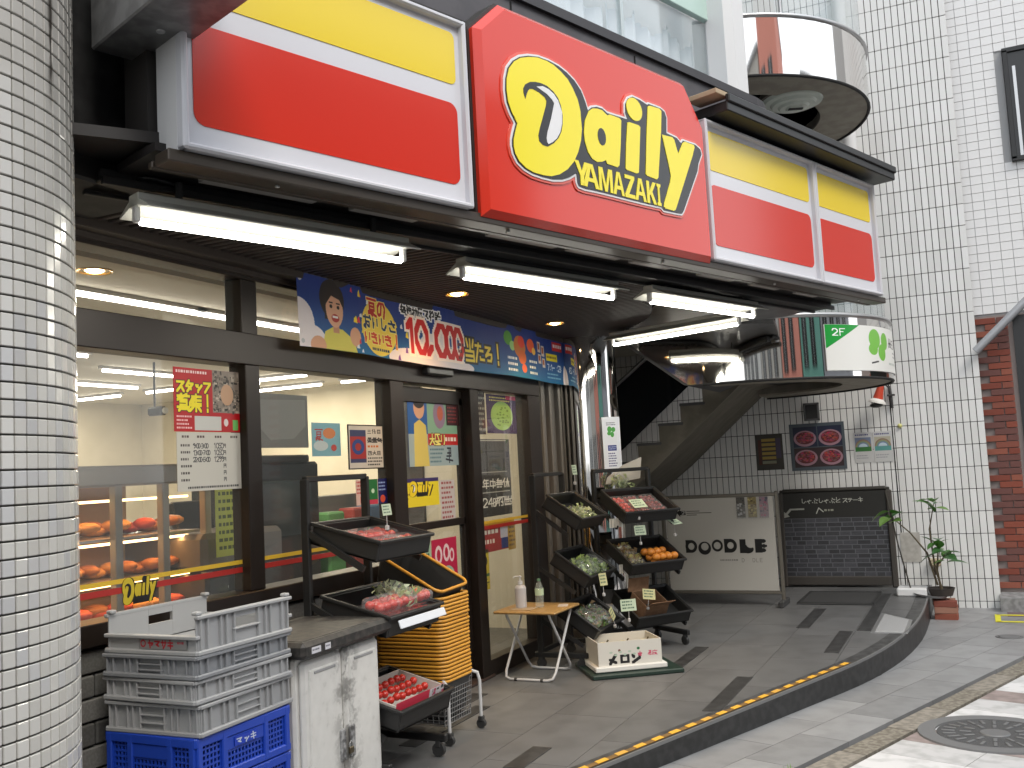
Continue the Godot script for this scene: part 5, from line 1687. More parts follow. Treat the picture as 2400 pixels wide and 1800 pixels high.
func build_interior() -> void:
	var cream := grain("cream_wall", [Color(0.58, 0.53, 0.42), Color(0.62, 0.57, 0.46)], [0.3, 0.7], 0.3, 0.85)
	var b := MB.new()
	b.box(Vector3(6.2, -0.06, -7.6), Vector3(10.2, 0.1, 8.5))
	struct("floor", b.mesh(), grain("shop_floor", [g3(0.35), g3(0.42)], [0.3, 0.7], 0.4, 0.3))
	b = MB.new()
	b.box(Vector3(6.2, 2.84, -7.6), Vector3(10.2, 0.12, 8.5))
	struct("ceiling", b.mesh(), mt("shop_ceiling", Color(0.6, 0.56, 0.48), 0.85))
	for q in [[6.2, 1.4, -11.85, 10.2, 2.9, 0.1], [1.15, 1.4, -7.6, 0.1, 2.9, 8.5], [11.25, 1.4, -8.4, 0.1, 2.9, 6.9], [9.75, 1.4, -4.92, 3.0, 2.9, 0.06], [8.27, 1.4, -4.1, 0.1, 2.9, 1.6], [7.9, 1.4, -3.4, 0.75, 2.9, 0.08]]:
		b = MB.new()
		b.box(Vector3(q[0], q[1], q[2]), Vector3(q[3], q[4], q[5]))
		struct("wall", b.mesh(), cream)
	b = MB.new()
	b.box(Vector3(5, 2.72, -4.0), Vector3(6.5, 0.13, 0.08))
	struct("ceiling_drop", b.mesh(), mt("shop_ceiling"))
	var rows := [[4.2, -5.06, 0], [5.35, -5.06, 0], [6.6, -5.1, 0], [7.26, -8.2, 0], [8.55, -8.2, 0], [7.7, -9.42, 0], [9.43, -10.9, 1], [9.43, -9.25, 1], [9.43, -7.8, 1], [10.53, -8.4, 1], [10.53, -6.9, 1], [3.0, -5.06, 0], [3.6, -7.4, 0], [5.2, -7.4, 0]]
	var k := 0
	for q in rows:
		var w := thing("ceiling_strip_light", ["strip light in the front row along the glass", "strip light running across the rear of the shop", "strip light running deep into the shop at the right"][0 if q[1] > -5.5 else (2 if q[2] else 1)], "lamp", Vector3(q[0] + (0.6 if not q[2] else 0.0), 2.745, q[1]), PI / 2 * q[2], "fluorescent strips on the shop ceiling")
		b = MB.new()
		b.cbox(Vector3(0, 0.02, 0), Vector3(1.25, 0.03, 0.06), 0.004)
		part("housing", b.mesh(), mt("socket"), w)
		b = MB.new()
		b.tube([Vector3(-0.585, -0.012, 0), Vector3(0.585, -0.012, 0)], 0.016, 8)
		part("tube", b.mesh(), glow("shop_tube_glow", Color(1.0, 0.95, 0.82), 7.0), w)
		var l := AreaLight3D.new()
		l.name = "strip_light"
		l.area_size = Vector2(1.15, 0.03)
		l.light_color = Color(1.0, 0.95, 0.84)
		l.light_energy = SHOP
		l.shadow_enabled = true
		l.transform = Transform3D(Basis(Vector3.RIGHT, -PI / 2), Vector3(0, -0.031, 0))
		w.add_child(l)
		k += 1
	# lit hot food case
	var hc := thing("hot_food_case", "glass hot food case with glowing orange shelves behind the wide pane", "display case", Vector3(3.1, 0, -4.05))
	b = MB.new()
	b.cbox(Vector3(0.45, 0.41, 0), Vector3(0.94, 0.82, 0.62), 0.01)
	part("base", b.mesh(), mt("case_green", Color(0.02, 0.09, 0.035), 0.5), hc)
	b = MB.new()
	b.cbox(Vector3(0.45, 1.545, 0), Vector3(0.96, 0.1, 0.64), 0.01)
	part("top", b.mesh(), mt("case_grey", Color(0.3, 0.29, 0.26), 0.4, 0.3), hc)
	for x in [0.0, 0.3, 0.6, 0.9]:
		b = MB.new()
		b.cbox(Vector3(x, 1.16, 0.29), Vector3(0.045, 0.7, 0.045), 0.004)
		part("post", b.mesh(), mt("case_grey"), hc)
	b = MB.new()
	b.box(Vector3(0.45, 1.16, -0.3), Vector3(0.9, 0.7, 0.01))
	part("back", b.mesh(), mt("case_back", Color(0.5, 0.32, 0.16), 0.5), hc)
	for y in [0.83, 1.03, 1.24]:
		b = MB.new()
		b.cbox(Vector3(0.45, y, 0.0), Vector3(0.88, 0.015, 0.52), 0.003)
		part("shelf", b.mesh(), mt("brushed"), hc)
		b = MB.new()
		b.cbox(Vector3(0.45, y + 0.185, 0.18), Vector3(0.86, 0.012, 0.02), 0.002)
		part("light_strip", b.mesh(), glow("case_glow", Color(1.0, 0.62, 0.28), 3.0), hc)
		var l := AreaLight3D.new()
		l.name = "case_light"
		l.area_size = Vector2(0.84, 0.02)
		l.light_color = Color(1.0, 0.68, 0.36)
		l.light_energy = 0.07
		l.shadow_enabled = true
		l.transform = Transform3D(Basis(Vector3.RIGHT, -PI / 2), Vector3(0.45, y + 0.178, 0.18))
		hc.add_child(l)
	var rng := RandomNumberGenerator.new()
	rng.seed = 51
	var foods := [mt("food_brown", Color(0.3, 0.12, 0.03), 0.6), mt("food_gold", Color(0.5, 0.26, 0.07), 0.6), mt("food_red", Color(0.4, 0.06, 0.03), 0.6), mt("food_cream", Color(0.6, 0.5, 0.35), 0.6)]
	for y in [0.838, 1.038, 1.248]:
		for c in 8:
			b = MB.new()
			b.ball(Vector3.ZERO, Vector3(0.05, 0.03, 0.08), 8, 5)
			b.ball(Vector3(0.01, 0.02, 0.1), Vector3(0.045, 0.03, 0.07), 8, 5)
			single("fried_snack", b.mesh(), foods[rng.randi() % 4], "fried snack lying on a glowing shelf of the hot food case", "food", Vector3(3.17 + c * 0.108, y + 0.03, -4.08 + rng.randf_range(0, 0.12)), rng.randf_range(0, 1), "snacks in the hot food case")
	# dark copier and kiosk behind the second pane
	var cp := thing("copier", "dark office copier standing behind the mullion", "copier", Vector3(4.25, 0, -4.0))
	b = MB.new()
	b.cbox(Vector3(0, 0.5, 0), Vector3(0.62, 1.0, 0.6), 0.02)
	part("cabinet", b.mesh(), mt("copier_dark", g3(0.05), 0.4), cp)
	b = MB.new()
	b.cbox(Vector3(0, 1.12, 0), Vector3(0.66, 0.2, 0.6), 0.03)
	part("scanner", b.mesh(), mt("copier_grey", g3(0.16), 0.4), cp)
	b = MB.new()
	b.cbox(Vector3(0.1, 1.3, -0.2), Vector3(0.3, 0.18, 0.05), 0.01, Basis(Vector3.RIGHT, -0.3))
	part("screen_panel", b.mesh(), mt("copier_dark"), cp)
	var kk := thing("ticket_kiosk", "tall dark ticket kiosk with yellow green sheet behind the second pane", "kiosk", Vector3(5.05, 0, -4.3))
	b = MB.new()
	b.cbox(Vector3(0, 0.8, 0), Vector3(0.7, 1.6, 0.5), 0.02)
	part("body", b.mesh(), mt("kiosk_dark", Color(0.035, 0.04, 0.045), 0.35), kk)
	b = MB.new()
	b.cbox(Vector3(0, 1.3, 0.255), Vector3(0.5, 0.36, 0.012), 0.005)
	part("screen_panel", b.mesh(), mt("kiosk_screen", Color(0.1, 0.12, 0.13), 0.1), kk)
	b = MB.new()
	b.cbox(Vector3(-0.2, 1.62, 0.1), Vector3(0.9, 0.05, 0.3), 0.01)
	part("top_shelf", b.mesh(), mt("copier_dark"), kk)
	var ls := sheet(70, 160, Color(0.7, 0.74, 0.3))
	small_print(ls, 8, 10, 54, 8, 18, Color(0.3, 0.35, 0.15), 4)
	poster("yellow_green_sheet", "yellow green sheet hanging beside the dark copier", "notice", ls, 0.2, 0.36, Vector3(4.0, 1.28, -3.6))
	# shelf units with goods further in
	for q in [[6.0, -6.0, 2.4], [8.0, -6.2, 2.0], [4.2, -8.6, 3.0]]:
		var sh := thing("goods_shelf", ["low goods shelf deep in the shop behind the door", "low goods shelf behind the side pane", "goods shelf along the rear of the shop"][int(q[0] > 7) + 2 * int(q[0] < 5)], "shelf", Vector3(q[0], 0, q[1]))
		b = MB.new()
		b.cbox(Vector3(q[2] / 2, 0.65, 0), Vector3(q[2], 1.3, 0.06), 0.005)
		part("back_panel", b.mesh(), mt("copier_grey"), sh)
		for y in [0.2, 0.55, 0.9]:
			b = MB.new()
			b.cbox(Vector3(q[2] / 2, y, 0.2), Vector3(q[2], 0.03, 0.36), 0.004)
			part("board", b.mesh(), mt("socket"), sh)
			for s in 6:
				b = MB.new()
				b.cbox(Vector3(0.15 + s * (q[2] - 0.3) / 5.0, y + 0.13, 0.22), Vector3(0.28, 0.2 + 0.04 * (s % 3), 0.2), 0.02)
				part("goods", b.mesh(), mt("goods_%d" % (s % 5), [Color(0.4, 0.05, 0.04), Color(0.5, 0.4, 0.06), Color(0.06, 0.2, 0.4), Color(0.5, 0.5, 0.45), Color(0.1, 0.3, 0.1)][s % 5], 0.4), sh)
	var wr := thing("wall_wreath", "thin ring shaped wreath on the cream wall seen through the wide pane", "wreath", Vector3(8.77, 1.93, -11.78))
	b = MB.new()
	var ring := []
	for s in 25:
		ring.append(Vector3(cos(TAU * s / 24) * 0.2, sin(TAU * s / 24) * 0.2, 0))
	b.tube(ring, 0.02, 6)
	part("ring", b.mesh(), mt("wreath", Color(0.3, 0.25, 0.17), 0.8), wr)
	var cam := thing("security_camera", "black and white security camera high on the shop wall", "camera", Vector3(7.2, 2.24, -7.4))
	b = MB.new()
	b.tube([Vector3(0, 0.5, 0), Vector3(0, 0.02, 0)], 0.012, 6)
	b.cbox(Vector3(0, 0, 0.03), Vector3(0.09, 0.09, 0.2), 0.02)
	part("body", b.mesh(), mt("copier_dark"), cam)
	b = MB.new()
	b.tube([Vector3(0, 0, 0.13), Vector3(0, 0, 0.15)], 0.032, 12)
	part("lens_ring", b.mesh(), mt("socket"), cam)


func leaf_mesh(l: float, w: float, fold := 0.25, droop := 0.35) -> ArrayMesh:   # pointed leaf along +x, bent down
	var b := MB.new()
	var n := 6
	for s in n:
		for side in [-1.0, 1.0]:
			var q: Array[Vector3] = []
			for k in [[s, 0.0], [s + 1, 0.0], [s + 1, 1.0], [s, 1.0]]:
				var t: float = float(k[0]) / n
				var half: float = w * 0.5 * sin(PI * pow(t, 0.8)) * k[1]
				q.append(Vector3(l * t, -droop * l * t * t + half * fold, side * half))
			var nn := (q[1] - q[0]).cross(q[2] - q[0]).normalized()
			if nn.y < 0:
				nn = -nn
			if q[0].distance_to(q[3]) > 1e-5:
				b.tri(q[0], q[2], q[3], nn)
			b.tri(q[0], q[1], q[2], nn)
	return b.mesh()


func price_card(label: String, at: Vector3, turn: float, tilt := -0.15, size := Vector2(0.085, 0.06), c := Color(0.72, 0.78, 0.68), roll := 0.0) -> void:   # clip-on price card on a stalk
	var w := thing("price_card", label, "price card", at, turn, "hand written price cards")
	w.rotation.z = roll
	var im := sheet(48, 34, c)
	small_print(im, 5, 5, 36, 3, 9, Color(0.25, 0.35, 0.3), int(at.x * 100) % 91)
	var key := "card_print_%d" % (int(absf(at.x) * 100) % 4)
	var m: StandardMaterial3D = mats[key] if mats.has(key) else print_mat(key, im, 0.5)
	part("card", card(size.x, size.y), m, w, Transform3D(Basis(Vector3.RIGHT, tilt), Vector3(0, size.y * 0.5, 0)))
	var b := MB.new()
	b.tube([Vector3(0, 0.005, 0), Vector3(0, -0.06, 0)], 0.0025, 5)
	b.cbox(Vector3(0, -0.065, 0), Vector3(0.018, 0.025, 0.02), 0.003)
	part("clip", b.mesh(), mt("clear_clip", g3(0.5), 0.2), w)


func build_wall_things() -> void:
	var xw := TILE_WALL - 0.014
	# printed posters fixed to the tiles, facing the street corner
	var im := sheet(150, 200, Color(0.22, 0.2, 0.17))
	for k in 6:
		rc(im, 34, 24 + k * 25, 76, 16, Color(0.62, 0.52, 0.2) if k < 5 else Color(0.5, 0.5, 0.4))
		rc(im, 34, 40 + k * 25, 80, 3, Color(0.3, 0.12, 0.05))
	rc(im, 14, 30, 18, 140, Color(0.3, 0.12, 0.06))
	rc(im, 112, 24, 26, 110, Color(0.26, 0.2, 0.3))
	poster("drink_menu", "small brown framed menu with yellow lines on the tiled wall", "menu", im, 0.31, 0.41, Vector3(xw, 1.51, -2.14), -PI / 2)
	im = sheet(280, 200, Color(0.3, 0.34, 0.37))
	rc(im, 18, 14, 122, 86, Color(0.1, 0.13, 0.24))
	rc(im, 144, 14, 122, 86, Color(0.1, 0.13, 0.24))
	rc(im, 18, 104, 248, 82, Color(0.2, 0.12, 0.13))
	var r := RandomNumberGenerator.new()
	r.seed = 6
	for q in [[78, 64], [206, 64], [78, 146], [206, 146]]:
		oval(im, q[0], q[1], 58, 34, Color(0.66, 0.5, 0.55))
		oval(im, q[0], q[1] - 2, 46, 26, Color(0.38, 0.12, 0.14))
		for k in 70:
			var a := r.randf() * TAU
			var d := sqrt(r.randf())
			oval(im, q[0] + cos(a) * 42 * d, q[1] - 4 + sin(a) * 22 * d, 4 + r.randf() * 4, 3, Color(0.4 + r.randf() * 0.35, 0.14 + r.randf() * 0.2, 0.18 + r.randf() * 0.2))
	poster("meat_menu", "large poster with four plates of sliced meat on the tiled wall", "menu", im, 0.6, 0.53, Vector3(xw - 0.004, 1.545, -1.6), -PI / 2)
	for k in 2:
		im = sheet(120, 200, Color(0.8, 0.8, 0.8))
		rc(im, 8, 34, 104, 86, [Color(0.45, 0.5, 0.6), Color(0.72, 0.7, 0.62)][k])
		for s in 5:
			var c: Color = [Color(0.55, 0.45, 0.4), Color(0.6, 0.55, 0.4), Color(0.5, 0.6, 0.5), Color(0.45, 0.5, 0.65), Color(0.75, 0.82, 0.86)][s]
			oval(im, 60, 96, 52 - s * 6, 50 - s * 7, c)
		rc(im, 8, 96, 104, 30, [Color(0.2, 0.45, 0.2), Color(0.35, 0.6, 0.58)][k])
		rc(im, 0, 126, 120, 74, Color(0.78, 0.78, 0.77))
		small_print(im, 12, 12, 90, 1, 20, Color(0.3, 0.3, 0.5), 3 + k)
		small_print(im, 12, 150, 80, 2, 16, Color(0.6, 0.6, 0.62), 5 + k)
		poster("rainbow_notice", ["rainbow notice with blue arch and green grass, left of the pair", "rainbow notice with pale arch over teal water, right of the pair"][k], "notice", im, 0.195, 0.335, Vector3(xw - 0.002 * k, 1.505, -1.115 + k * 0.205), -PI / 2)
	var vb := thing("vent_box", "small square grey vent box above the meat poster", "vent", Vector3(xw, 1.94, -1.635), -PI / 2)
	var b := MB.new()
	for q in [[-0.075, 0, 0.02, 0.2], [0.075, 0, 0.02, 0.2], [0, 0.09, 0.17, 0.02], [0, -0.09, 0.17, 0.02]]:
		b.cbox(Vector3(q[0], q[1], 0.02), Vector3(q[2], q[3], 0.06), 0.003)
	part("frame", b.mesh(), mt("vent_frame", g3(0.13), 0.5), vb)
	b = MB.new()
	b.box(Vector3(0, 0, 0.008), Vector3(0.14, 0.17, 0.02))
	part("opening", b.mesh(), mt("window_black"), vb)
	# spot lamp with red body and white shade on a dark arm
	var sp := thing("wall_spot_lamp", "red spot lamp with white shade hanging below the round landing", "lamp", Vector3(xw - 0.1, 2.02, -0.93), -PI / 2)
	b = MB.new()
	b.lathe([Vector2(0.028, 0.13), Vector2(0.035, 0.1), Vector2(0.05, 0.0), Vector2(0.055, -0.03)], 16, Transform3D(Basis(Vector3.BACK, -0.28), Vector3(0.03, 0.03, 0.06)))
	part("body", b.mesh(), mt("lamp_red", Color(0.55, 0.06, 0.025), 0.4), sp)
	b = MB.new()
	b.lathe([Vector2(0.045, -0.02), Vector2(0.085, -0.05), Vector2(0.095, -0.075), Vector2(0.09, -0.078), Vector2(0.04, -0.03)], 20, Transform3D(Basis(Vector3.BACK, -0.28), Vector3(0.03, 0.03, 0.06)))
	part("shade", b.mesh(), mt("shade_white", Color(0.7, 0.68, 0.64), 0.35), sp)
	b = MB.new()
	b.ball(Vector3(0.0, -0.065, 0.06), Vector3(0.07, 0.03, 0.07), 12, 6)
	part("lens", b.mesh(), mt("dark_lens", g3(0.04), 0.1), sp)
	b = MB.new()
	b.tube([Vector3(0.14, 0.14, -0.08), Vector3(0.15, 0.0, -0.06), Vector3(0.15, -0.1, -0.08)], 0.015, 8)
	b.cbox(Vector3(0.15, 0.04, -0.06), Vector3(0.08, 0.02, 0.05), 0.004)
	b.tube([Vector3(0.03, 0.14, 0.06), Vector3(0.1, 0.16, -0.04), Vector3(0.15, 0.1, -0.08)], 0.008, 6)
	part("arm", b.mesh(), mt("lamp_arm", g3(0.05), 0.5), sp)
	b = MB.new()
	b.ball(Vector3.ZERO, Vector3(0.02, 0.025, 0.025), 10, 7)
	single("wall_bell", b.mesh(), mt("bell_yellow", Color(0.6, 0.58, 0.22), 0.4), "small yellowish round knob on the white tiles below the red lamp", "knob", Vector3(xw - 0.01, 1.72, -0.72))
	b = MB.new()
	b.cbox(Vector3.ZERO, Vector3(0.07, 0.085, 0.11), 0.015)
	var tap := thing("tap_box", "small beige weathered box on the tiles beside the potted plant", "box", Vector3(xw - 0.035, 0.245, -0.49))
	part("cover", b.mesh(), grain("tap_beige", [Color(0.35, 0.28, 0.17), Color(0.5, 0.43, 0.3)], [0.3, 0.7], 8.0, 0.6), tap)
	b = MB.new()
	b.tube([Vector3(0, -0.04, 0), Vector3(0, -0.13, 0.01)], 0.016, 8)
	part("spout", b.mesh(), mt("tap_dark", Color(0.13, 0.1, 0.08), 0.6), tap)
	# the board with the dance studio's name, on a wheeled frame in front of the stairs
	im = sheet(720, 620, Color(0.68, 0.67, 0.64))
	var blk := Color(0.06, 0.06, 0.055)
	poly(im, PackedVector2Array([Vector2(74, 96), Vector2(98, 72), Vector2(98, 82), Vector2(136, 82), Vector2(136, 112), Vector2(98, 112), Vector2(98, 124)]), blk)
	words(im, "2F", 104, 84, 24, 3, Color(0.7, 0.7, 0.68), Color(0, 0, 0, 0), 0, 0.6)
	for k in 3:
		rc(im, 142, 84 + k * 13, [90, 170, 70][k], 5, Color(0.3, 0.3, 0.28))
	var y0 := 282
	rc(im, 122, y0, 40, 86, blk)
	oval(im, 160, y0 + 43, 40, 43, blk)
	oval(im, 160, y0 + 43, 21, 23, Color(0.68, 0.67, 0.64))
	oval(im, 250, y0 + 56, 43, 44, blk)
	oval(im, 252, y0 + 46, 25, 25, Color(0.68, 0.67, 0.64))
	oval(im, 336, y0 + 40, 37, 40, blk)
	oval(im, 336, y0 + 40, 23, 24, Color(0.68, 0.67, 0.64))
	rc(im, 382, y0 - 4, 40, 92, blk)
	oval(im, 424, y0 + 42, 42, 46, blk)
	oval(im, 424, y0 + 40, 21, 22, Color(0.68, 0.67, 0.64))
	rc(im, 484, y0, 40, 92, blk)
	oval(im, 536, y0 + 66, 38, 28, blk)
	oval(im, 556, y0 + 34, 28, 24, Color(0.68, 0.67, 0.64))
	rc(im, 584, y0, 46, 90, blk)
	for q in [[644, 14], [650, 46], [642, 74]]:
		oval(im, q[0] - 6, y0 + q[1], 18, 13, blk)
	for q in [[660, 30], [662, 62]]:
		oval(im, q[0] - 2, y0 + q[1], 14, 9, Color(0.68, 0.67, 0.64))
	words(im, "DOODLE", 486, 408, 26, 2, Color(0.35, 0.34, 0.32), Color(0, 0, 0, 0), 0, 0.9)
	small_print(im, 350, 414, 120, 1, 22, Color(0.45, 0.44, 0.42), 4)
	var bd := thing("studio_board", "white board with big black DOODLE lettering in front of the stairs", "sign", Vector3(9.8, 0, -2.4), -PI / 2)
	part("panel", card(1.1, 0.93, 0.01), print_mat("studio_print", im, 0.35), bd, Transform3D(Basis.IDENTITY, Vector3(0, 0.61, 0)))
	var fr := mt("board_frame", Color(0.17, 0.155, 0.13), 0.35, 0.5)
	b = MB.new()
	for q in [[0, 1.09, 1.2, 0.035], [0, 0.125, 1.16, 0.03]]:
		b.cbox(Vector3(q[0], q[1], 0.0), Vector3(q[2], q[3], 0.035), 0.005)
	part("cross_bar", b.mesh(), fr, bd)
	for s in [-1, 1]:
		b = MB.new()
		b.cbox(Vector3(s * 0.585, 0.57, 0.0), Vector3(0.035, 1.1, 0.04), 0.006)
		part("upright", b.mesh(), fr, bd)
		b = MB.new()
		b.cbox(Vector3(s * 0.585, 0.03, 0.0), Vector3(0.05, 0.06, 0.36), 0.008)
		part("foot", b.mesh(), mt("rubber"), bd)
	for k in 3:
		im = sheet(60, 110, [Color(0.3, 0.29, 0.27), Color(0.5, 0.45, 0.28), Color(0.52, 0.44, 0.48)][k])
		r.seed = 40 + k
		for s in 24:
			rc(im, r.randf() * 50, r.randf() * 100, 5 + r.randf() * 14, 4 + r.randf() * 10, [[g3(0.1), g3(0.6)], [Color(0.3, 0.25, 0.12), Color(0.7, 0.65, 0.4)], [Color(0.6, 0.3, 0.4), Color(0.3, 0.3, 0.35)]][k][s % 2])
		var lf := poster("leaflet", ["dark leaflet in the holder on the white studio board", "yellowish leaflet in the middle holder of the studio board", "pink and grey leaflet in the right holder of the studio board"][k], "leaflet", im, 0.085, 0.2, Vector3(9.78, 0.97, -2.17 + k * 0.115), -PI / 2)
		b = MB.new()
		b.cbox(Vector3(0, -0.04, 0.006), Vector3(0.095, 0.14, 0.012), 0.003)
		part("pocket", b.mesh(), glass("acrylic", 0.15, Color(0.7, 0.7, 0.68)), lf)
	# dark board with brick patterned paper leaning on the wall
	im = sheet(700, 640, Color(0.35, 0.36, 0.38))
	r.seed = 12
	for row in 13:
		var x := -40.0 + (30 if row % 2 else 0) + r.randf() * 20
		while x < 700:
			var l := r.randf_range(56, 104)
			var g := r.randf_range(0.17, 0.27)
			rc(im, x, 200 + row * 34, l - 6, 28, Color(g, g, g * 1.08))
			for s in 5:
				var v := g * r.randf_range(0.75, 1.35)
				rc(im, x + r.randf() * (l - 20), 202 + row * 34 + r.randf() * 20, 6 + r.randf() * 14, 3, Color(v, v, v * 1.05))
			x += l
	rc(im, 0, 0, 700, 196, Color(0.115, 0.11, 0.095))
	var chalk := Color(0.72, 0.72, 0.68)
	words(im, "しゃぶしゃぶと", 120, 40, 46, 4, chalk, Color(0, 0, 0, 0), 0, 0.86)
	words(im, "ステーキ", 410, 44, 40, 4, chalk, Color(0, 0, 0, 0), 0, 0.86)
	words(im, "へ", 220, 110, 60, 6, chalk)
	small_print(im, 284, 130, 70, 1, 34, Color(0.55, 0.55, 0.5), 5)
	pen(im, PackedVector2Array([Vector2(140, 124), Vector2(50, 126), Vector2(18, 164)]), 13, Color(0.6, 0.6, 0.57))
	poly(im, PackedVector2Array([Vector2(2, 190), Vector2(4, 142), Vector2(44, 180)]), Color(0.6, 0.6, 0.57))
	var bb := thing("brick_print_board", "dark board with chalk writing and grey brick patterned lower part", "board", Vector3(11.18, 0, -1.46), -PI / 2)
	part("face", card(1.09, 0.92, 0.006), print_mat("brick_print", im, 0.6), bb, Transform3D(Basis(Vector3.RIGHT, -0.05), Vector3(0, 0.575, 0.0)))
	b = MB.new()
	b.cbox(Vector3(0, 0.58, -0.045), Vector3(1.17, 0.98, 0.05), 0.01, Basis(Vector3.RIGHT, -0.05))
	part("back_board", b.mesh(), mt("board_dark", Color(0.03, 0.027, 0.022), 0.6), bb)
	for s in [-1, 1]:
		b = MB.new()
		b.cbox(Vector3(s * 0.575, 0.52, -0.01), Vector3(0.06, 1.04, 0.08), 0.012, Basis(Vector3.RIGHT, -0.05))
		part("side_post", b.mesh(), mt("board_post", Color(0.05, 0.043, 0.036), 0.55), bb)
	b = MB.new()
	b.cbox(Vector3(0, 0.07, 0.01), Vector3(1.12, 0.1, 0.06), 0.01)
	part("bottom_rail", b.mesh(), mats["board_post"], bb)
	b = MB.new()
	b.cbox(Vector3(0, 1.055, -0.045), Vector3(1.12, 0.05, 0.06), 0.02)
	part("top_rail", b.mesh(), mats["board_dark"], bb)


func build_plant() -> void:
	# pot on a stack of red bricks at the foot of the wall
	var gy := ground_y(Vector3(10.6, 0, 0))
	var rng := RandomNumberGenerator.new()
	rng.seed = 23
	var bm := [mt("loose_brick_0", Color(0.26, 0.075, 0.045), 0.8), mt("loose_brick_1", Color(0.21, 0.06, 0.04), 0.8), mt("loose_brick_2", Color(0.32, 0.16, 0.11), 0.8)]
	var b := MB.new()
	b.cbox(Vector3.ZERO, Vector3(0.1, 0.06, 0.21), 0.004)
	var brick := b.mesh()
	var said := ["lowest front", "lowest rear", "middle front", "middle rear", "top front", "top rear"]
	for k in 6:
		var lay := k / 2
		single("loose_brick", brick, bm[k % 3], "%s red brick in the small stack under the potted plant" % said[k], "brick", Vector3(10.5 + (k % 2) * 0.13, gy + 0.031 + lay * 0.062, -0.4 + rng.randf_range(-0.012, 0.012)), rng.randf_range(-0.07, 0.07), "loose bricks under the plant")
	b = MB.new()
	b.cbox(Vector3(0, 0.04, 0), Vector3(0.24, 0.08, 0.28), 0.012)
	single("foam_block", b.mesh(), mt("foam", g3(0.72), 0.8), "white foam block on the deck corner beside the brick stack", "box", Vector3(10.6, 0.0, -0.69))
	var saucer := thing("pot_saucer", "grey plastic saucer sticking out under the plant pot", "saucer", Vector3(10.56, gy + 0.2, -0.45))
	b = MB.new()
	b.lathe([Vector2(0, 0.0), Vector2(0.15, 0.0), Vector2(0.17, 0.022), Vector2(0.164, 0.022), Vector2(0.145, 0.006), Vector2(0, 0.006)], 24, Transform3D(Basis(Vector3.RIGHT, 0.12), Vector3(0, 0.02, -0.08)))
	part("dish", b.mesh(), mt("saucer_grey", g3(0.3), 0.5), saucer)
	var pl := thing("potted_plant", "spindly broad leaved potted plant against the white tiled wall", "plant", Vector3(10.56, gy + 0.225, -0.42))
	b = MB.new()
	b.lathe([Vector2(0, 0), Vector2(0.1, 0), Vector2(0.125, 0.07), Vector2(0.13, 0.075), Vector2(0.118, 0.075), Vector2(0.11, 0.05), Vector2(0, 0.05)], 20)
	part("pot", b.mesh(), mt("pot_dark", Color(0.05, 0.04, 0.035), 0.6), pl)
	var stem := mt("stem", Color(0.11, 0.085, 0.05), 0.8)
	var tips := []
	var runs := [[Vector3(0, 0.04, 0), Vector3(-0.02, 0.25, -0.02), Vector3(0.0, 0.42, 0.0), Vector3(-0.02, 0.5, 0.01)], [Vector3(0, 0.04, 0.01), Vector3(-0.03, 0.3, -0.04), Vector3(-0.02, 0.65, -0.06), Vector3(-0.03, 0.9, 0.0)],
		[Vector3(0, 0.1, -0.03), Vector3(-0.02, 0.42, -0.1), Vector3(-0.01, 0.62, -0.24), Vector3(-0.02, 0.8, -0.42)], [Vector3(-0.02, 0.3, -0.02), Vector3(0.0, 0.36, 0.04), Vector3(-0.02, 0.4, 0.06)]]
	for q in runs:
		b = MB.new()
		b.tube(q, 0.012, 7, 0.005)
		part("stem", b.mesh(), stem, pl)
		tips.append(q[q.size() - 1])
	b = MB.new()
	b.tube([Vector3(-0.03, 0.02, -0.27), Vector3(-0.04, 0.5, -0.36), Vector3(-0.03, 1.05, -0.44)], 0.007, 6)
	part("stake", b.mesh(), mt("stake_dark", Color(0.05, 0.045, 0.035), 0.7), pl)
	var lm := []
	for c in [Color(0.035, 0.1, 0.03), Color(0.06, 0.15, 0.035), Color(0.12, 0.22, 0.05)]:
		var m := mt("leaf_%d" % lm.size(), c, 0.35)
		m.backlight_enabled = true
		m.backlight = Color(0.15, 0.3, 0.05)
		lm.append(m)
	var shapes := [leaf_mesh(0.2, 0.11), leaf_mesh(0.16, 0.1, 0.3, 0.2), leaf_mesh(0.12, 0.05, 0.2, 0.5)]
	for t in tips.size():
		for k in 7:
			var a := k * 2.4 + t * 0.9
			var tilt := rng.randf_range(-0.2, 0.9)
			var base := Basis(UP, a) * Basis(Vector3.BACK, tilt) * Basis(Vector3.RIGHT, rng.randf_range(-0.5, 0.5))
			part("leaf", shapes[k % 3], lm[(k + t) % 3], pl, Transform3D(base, tips[t] + Vector3(0, -0.02 * k + 0.04, 0)))


func tray_mesh(w: float, d: float, h: float) -> ArrayMesh:   # open tray; front (low edge) at +z
	var b := MB.new()
	b.cbox(Vector3(0, 0.006, 0), Vector3(w, 0.012, d), 0.002)
	for s in [-1, 1]:
		b.cbox(Vector3(s * (w / 2 - 0.006), h / 2, 0), Vector3(0.012, h, d), 0.003)
		b.cbox(Vector3(0, h / 2, s * (d / 2 - 0.006)), Vector3(w - 0.024, h, 0.012), 0.003)
	b.cbox(Vector3(0, h, d / 2 + 0.004), Vector3(w + 0.02, 0.018, 0.02), 0.004)
	b.cbox(Vector3(0, h, -d / 2 - 0.004), Vector3(w + 0.02, 0.018, 0.02), 0.004)
	for s in [-1, 1]:
		b.cbox(Vector3(s * (w / 2 + 0.003), h, 0), Vector3(0.018, 0.018, d), 0.004)
	return b.mesh()


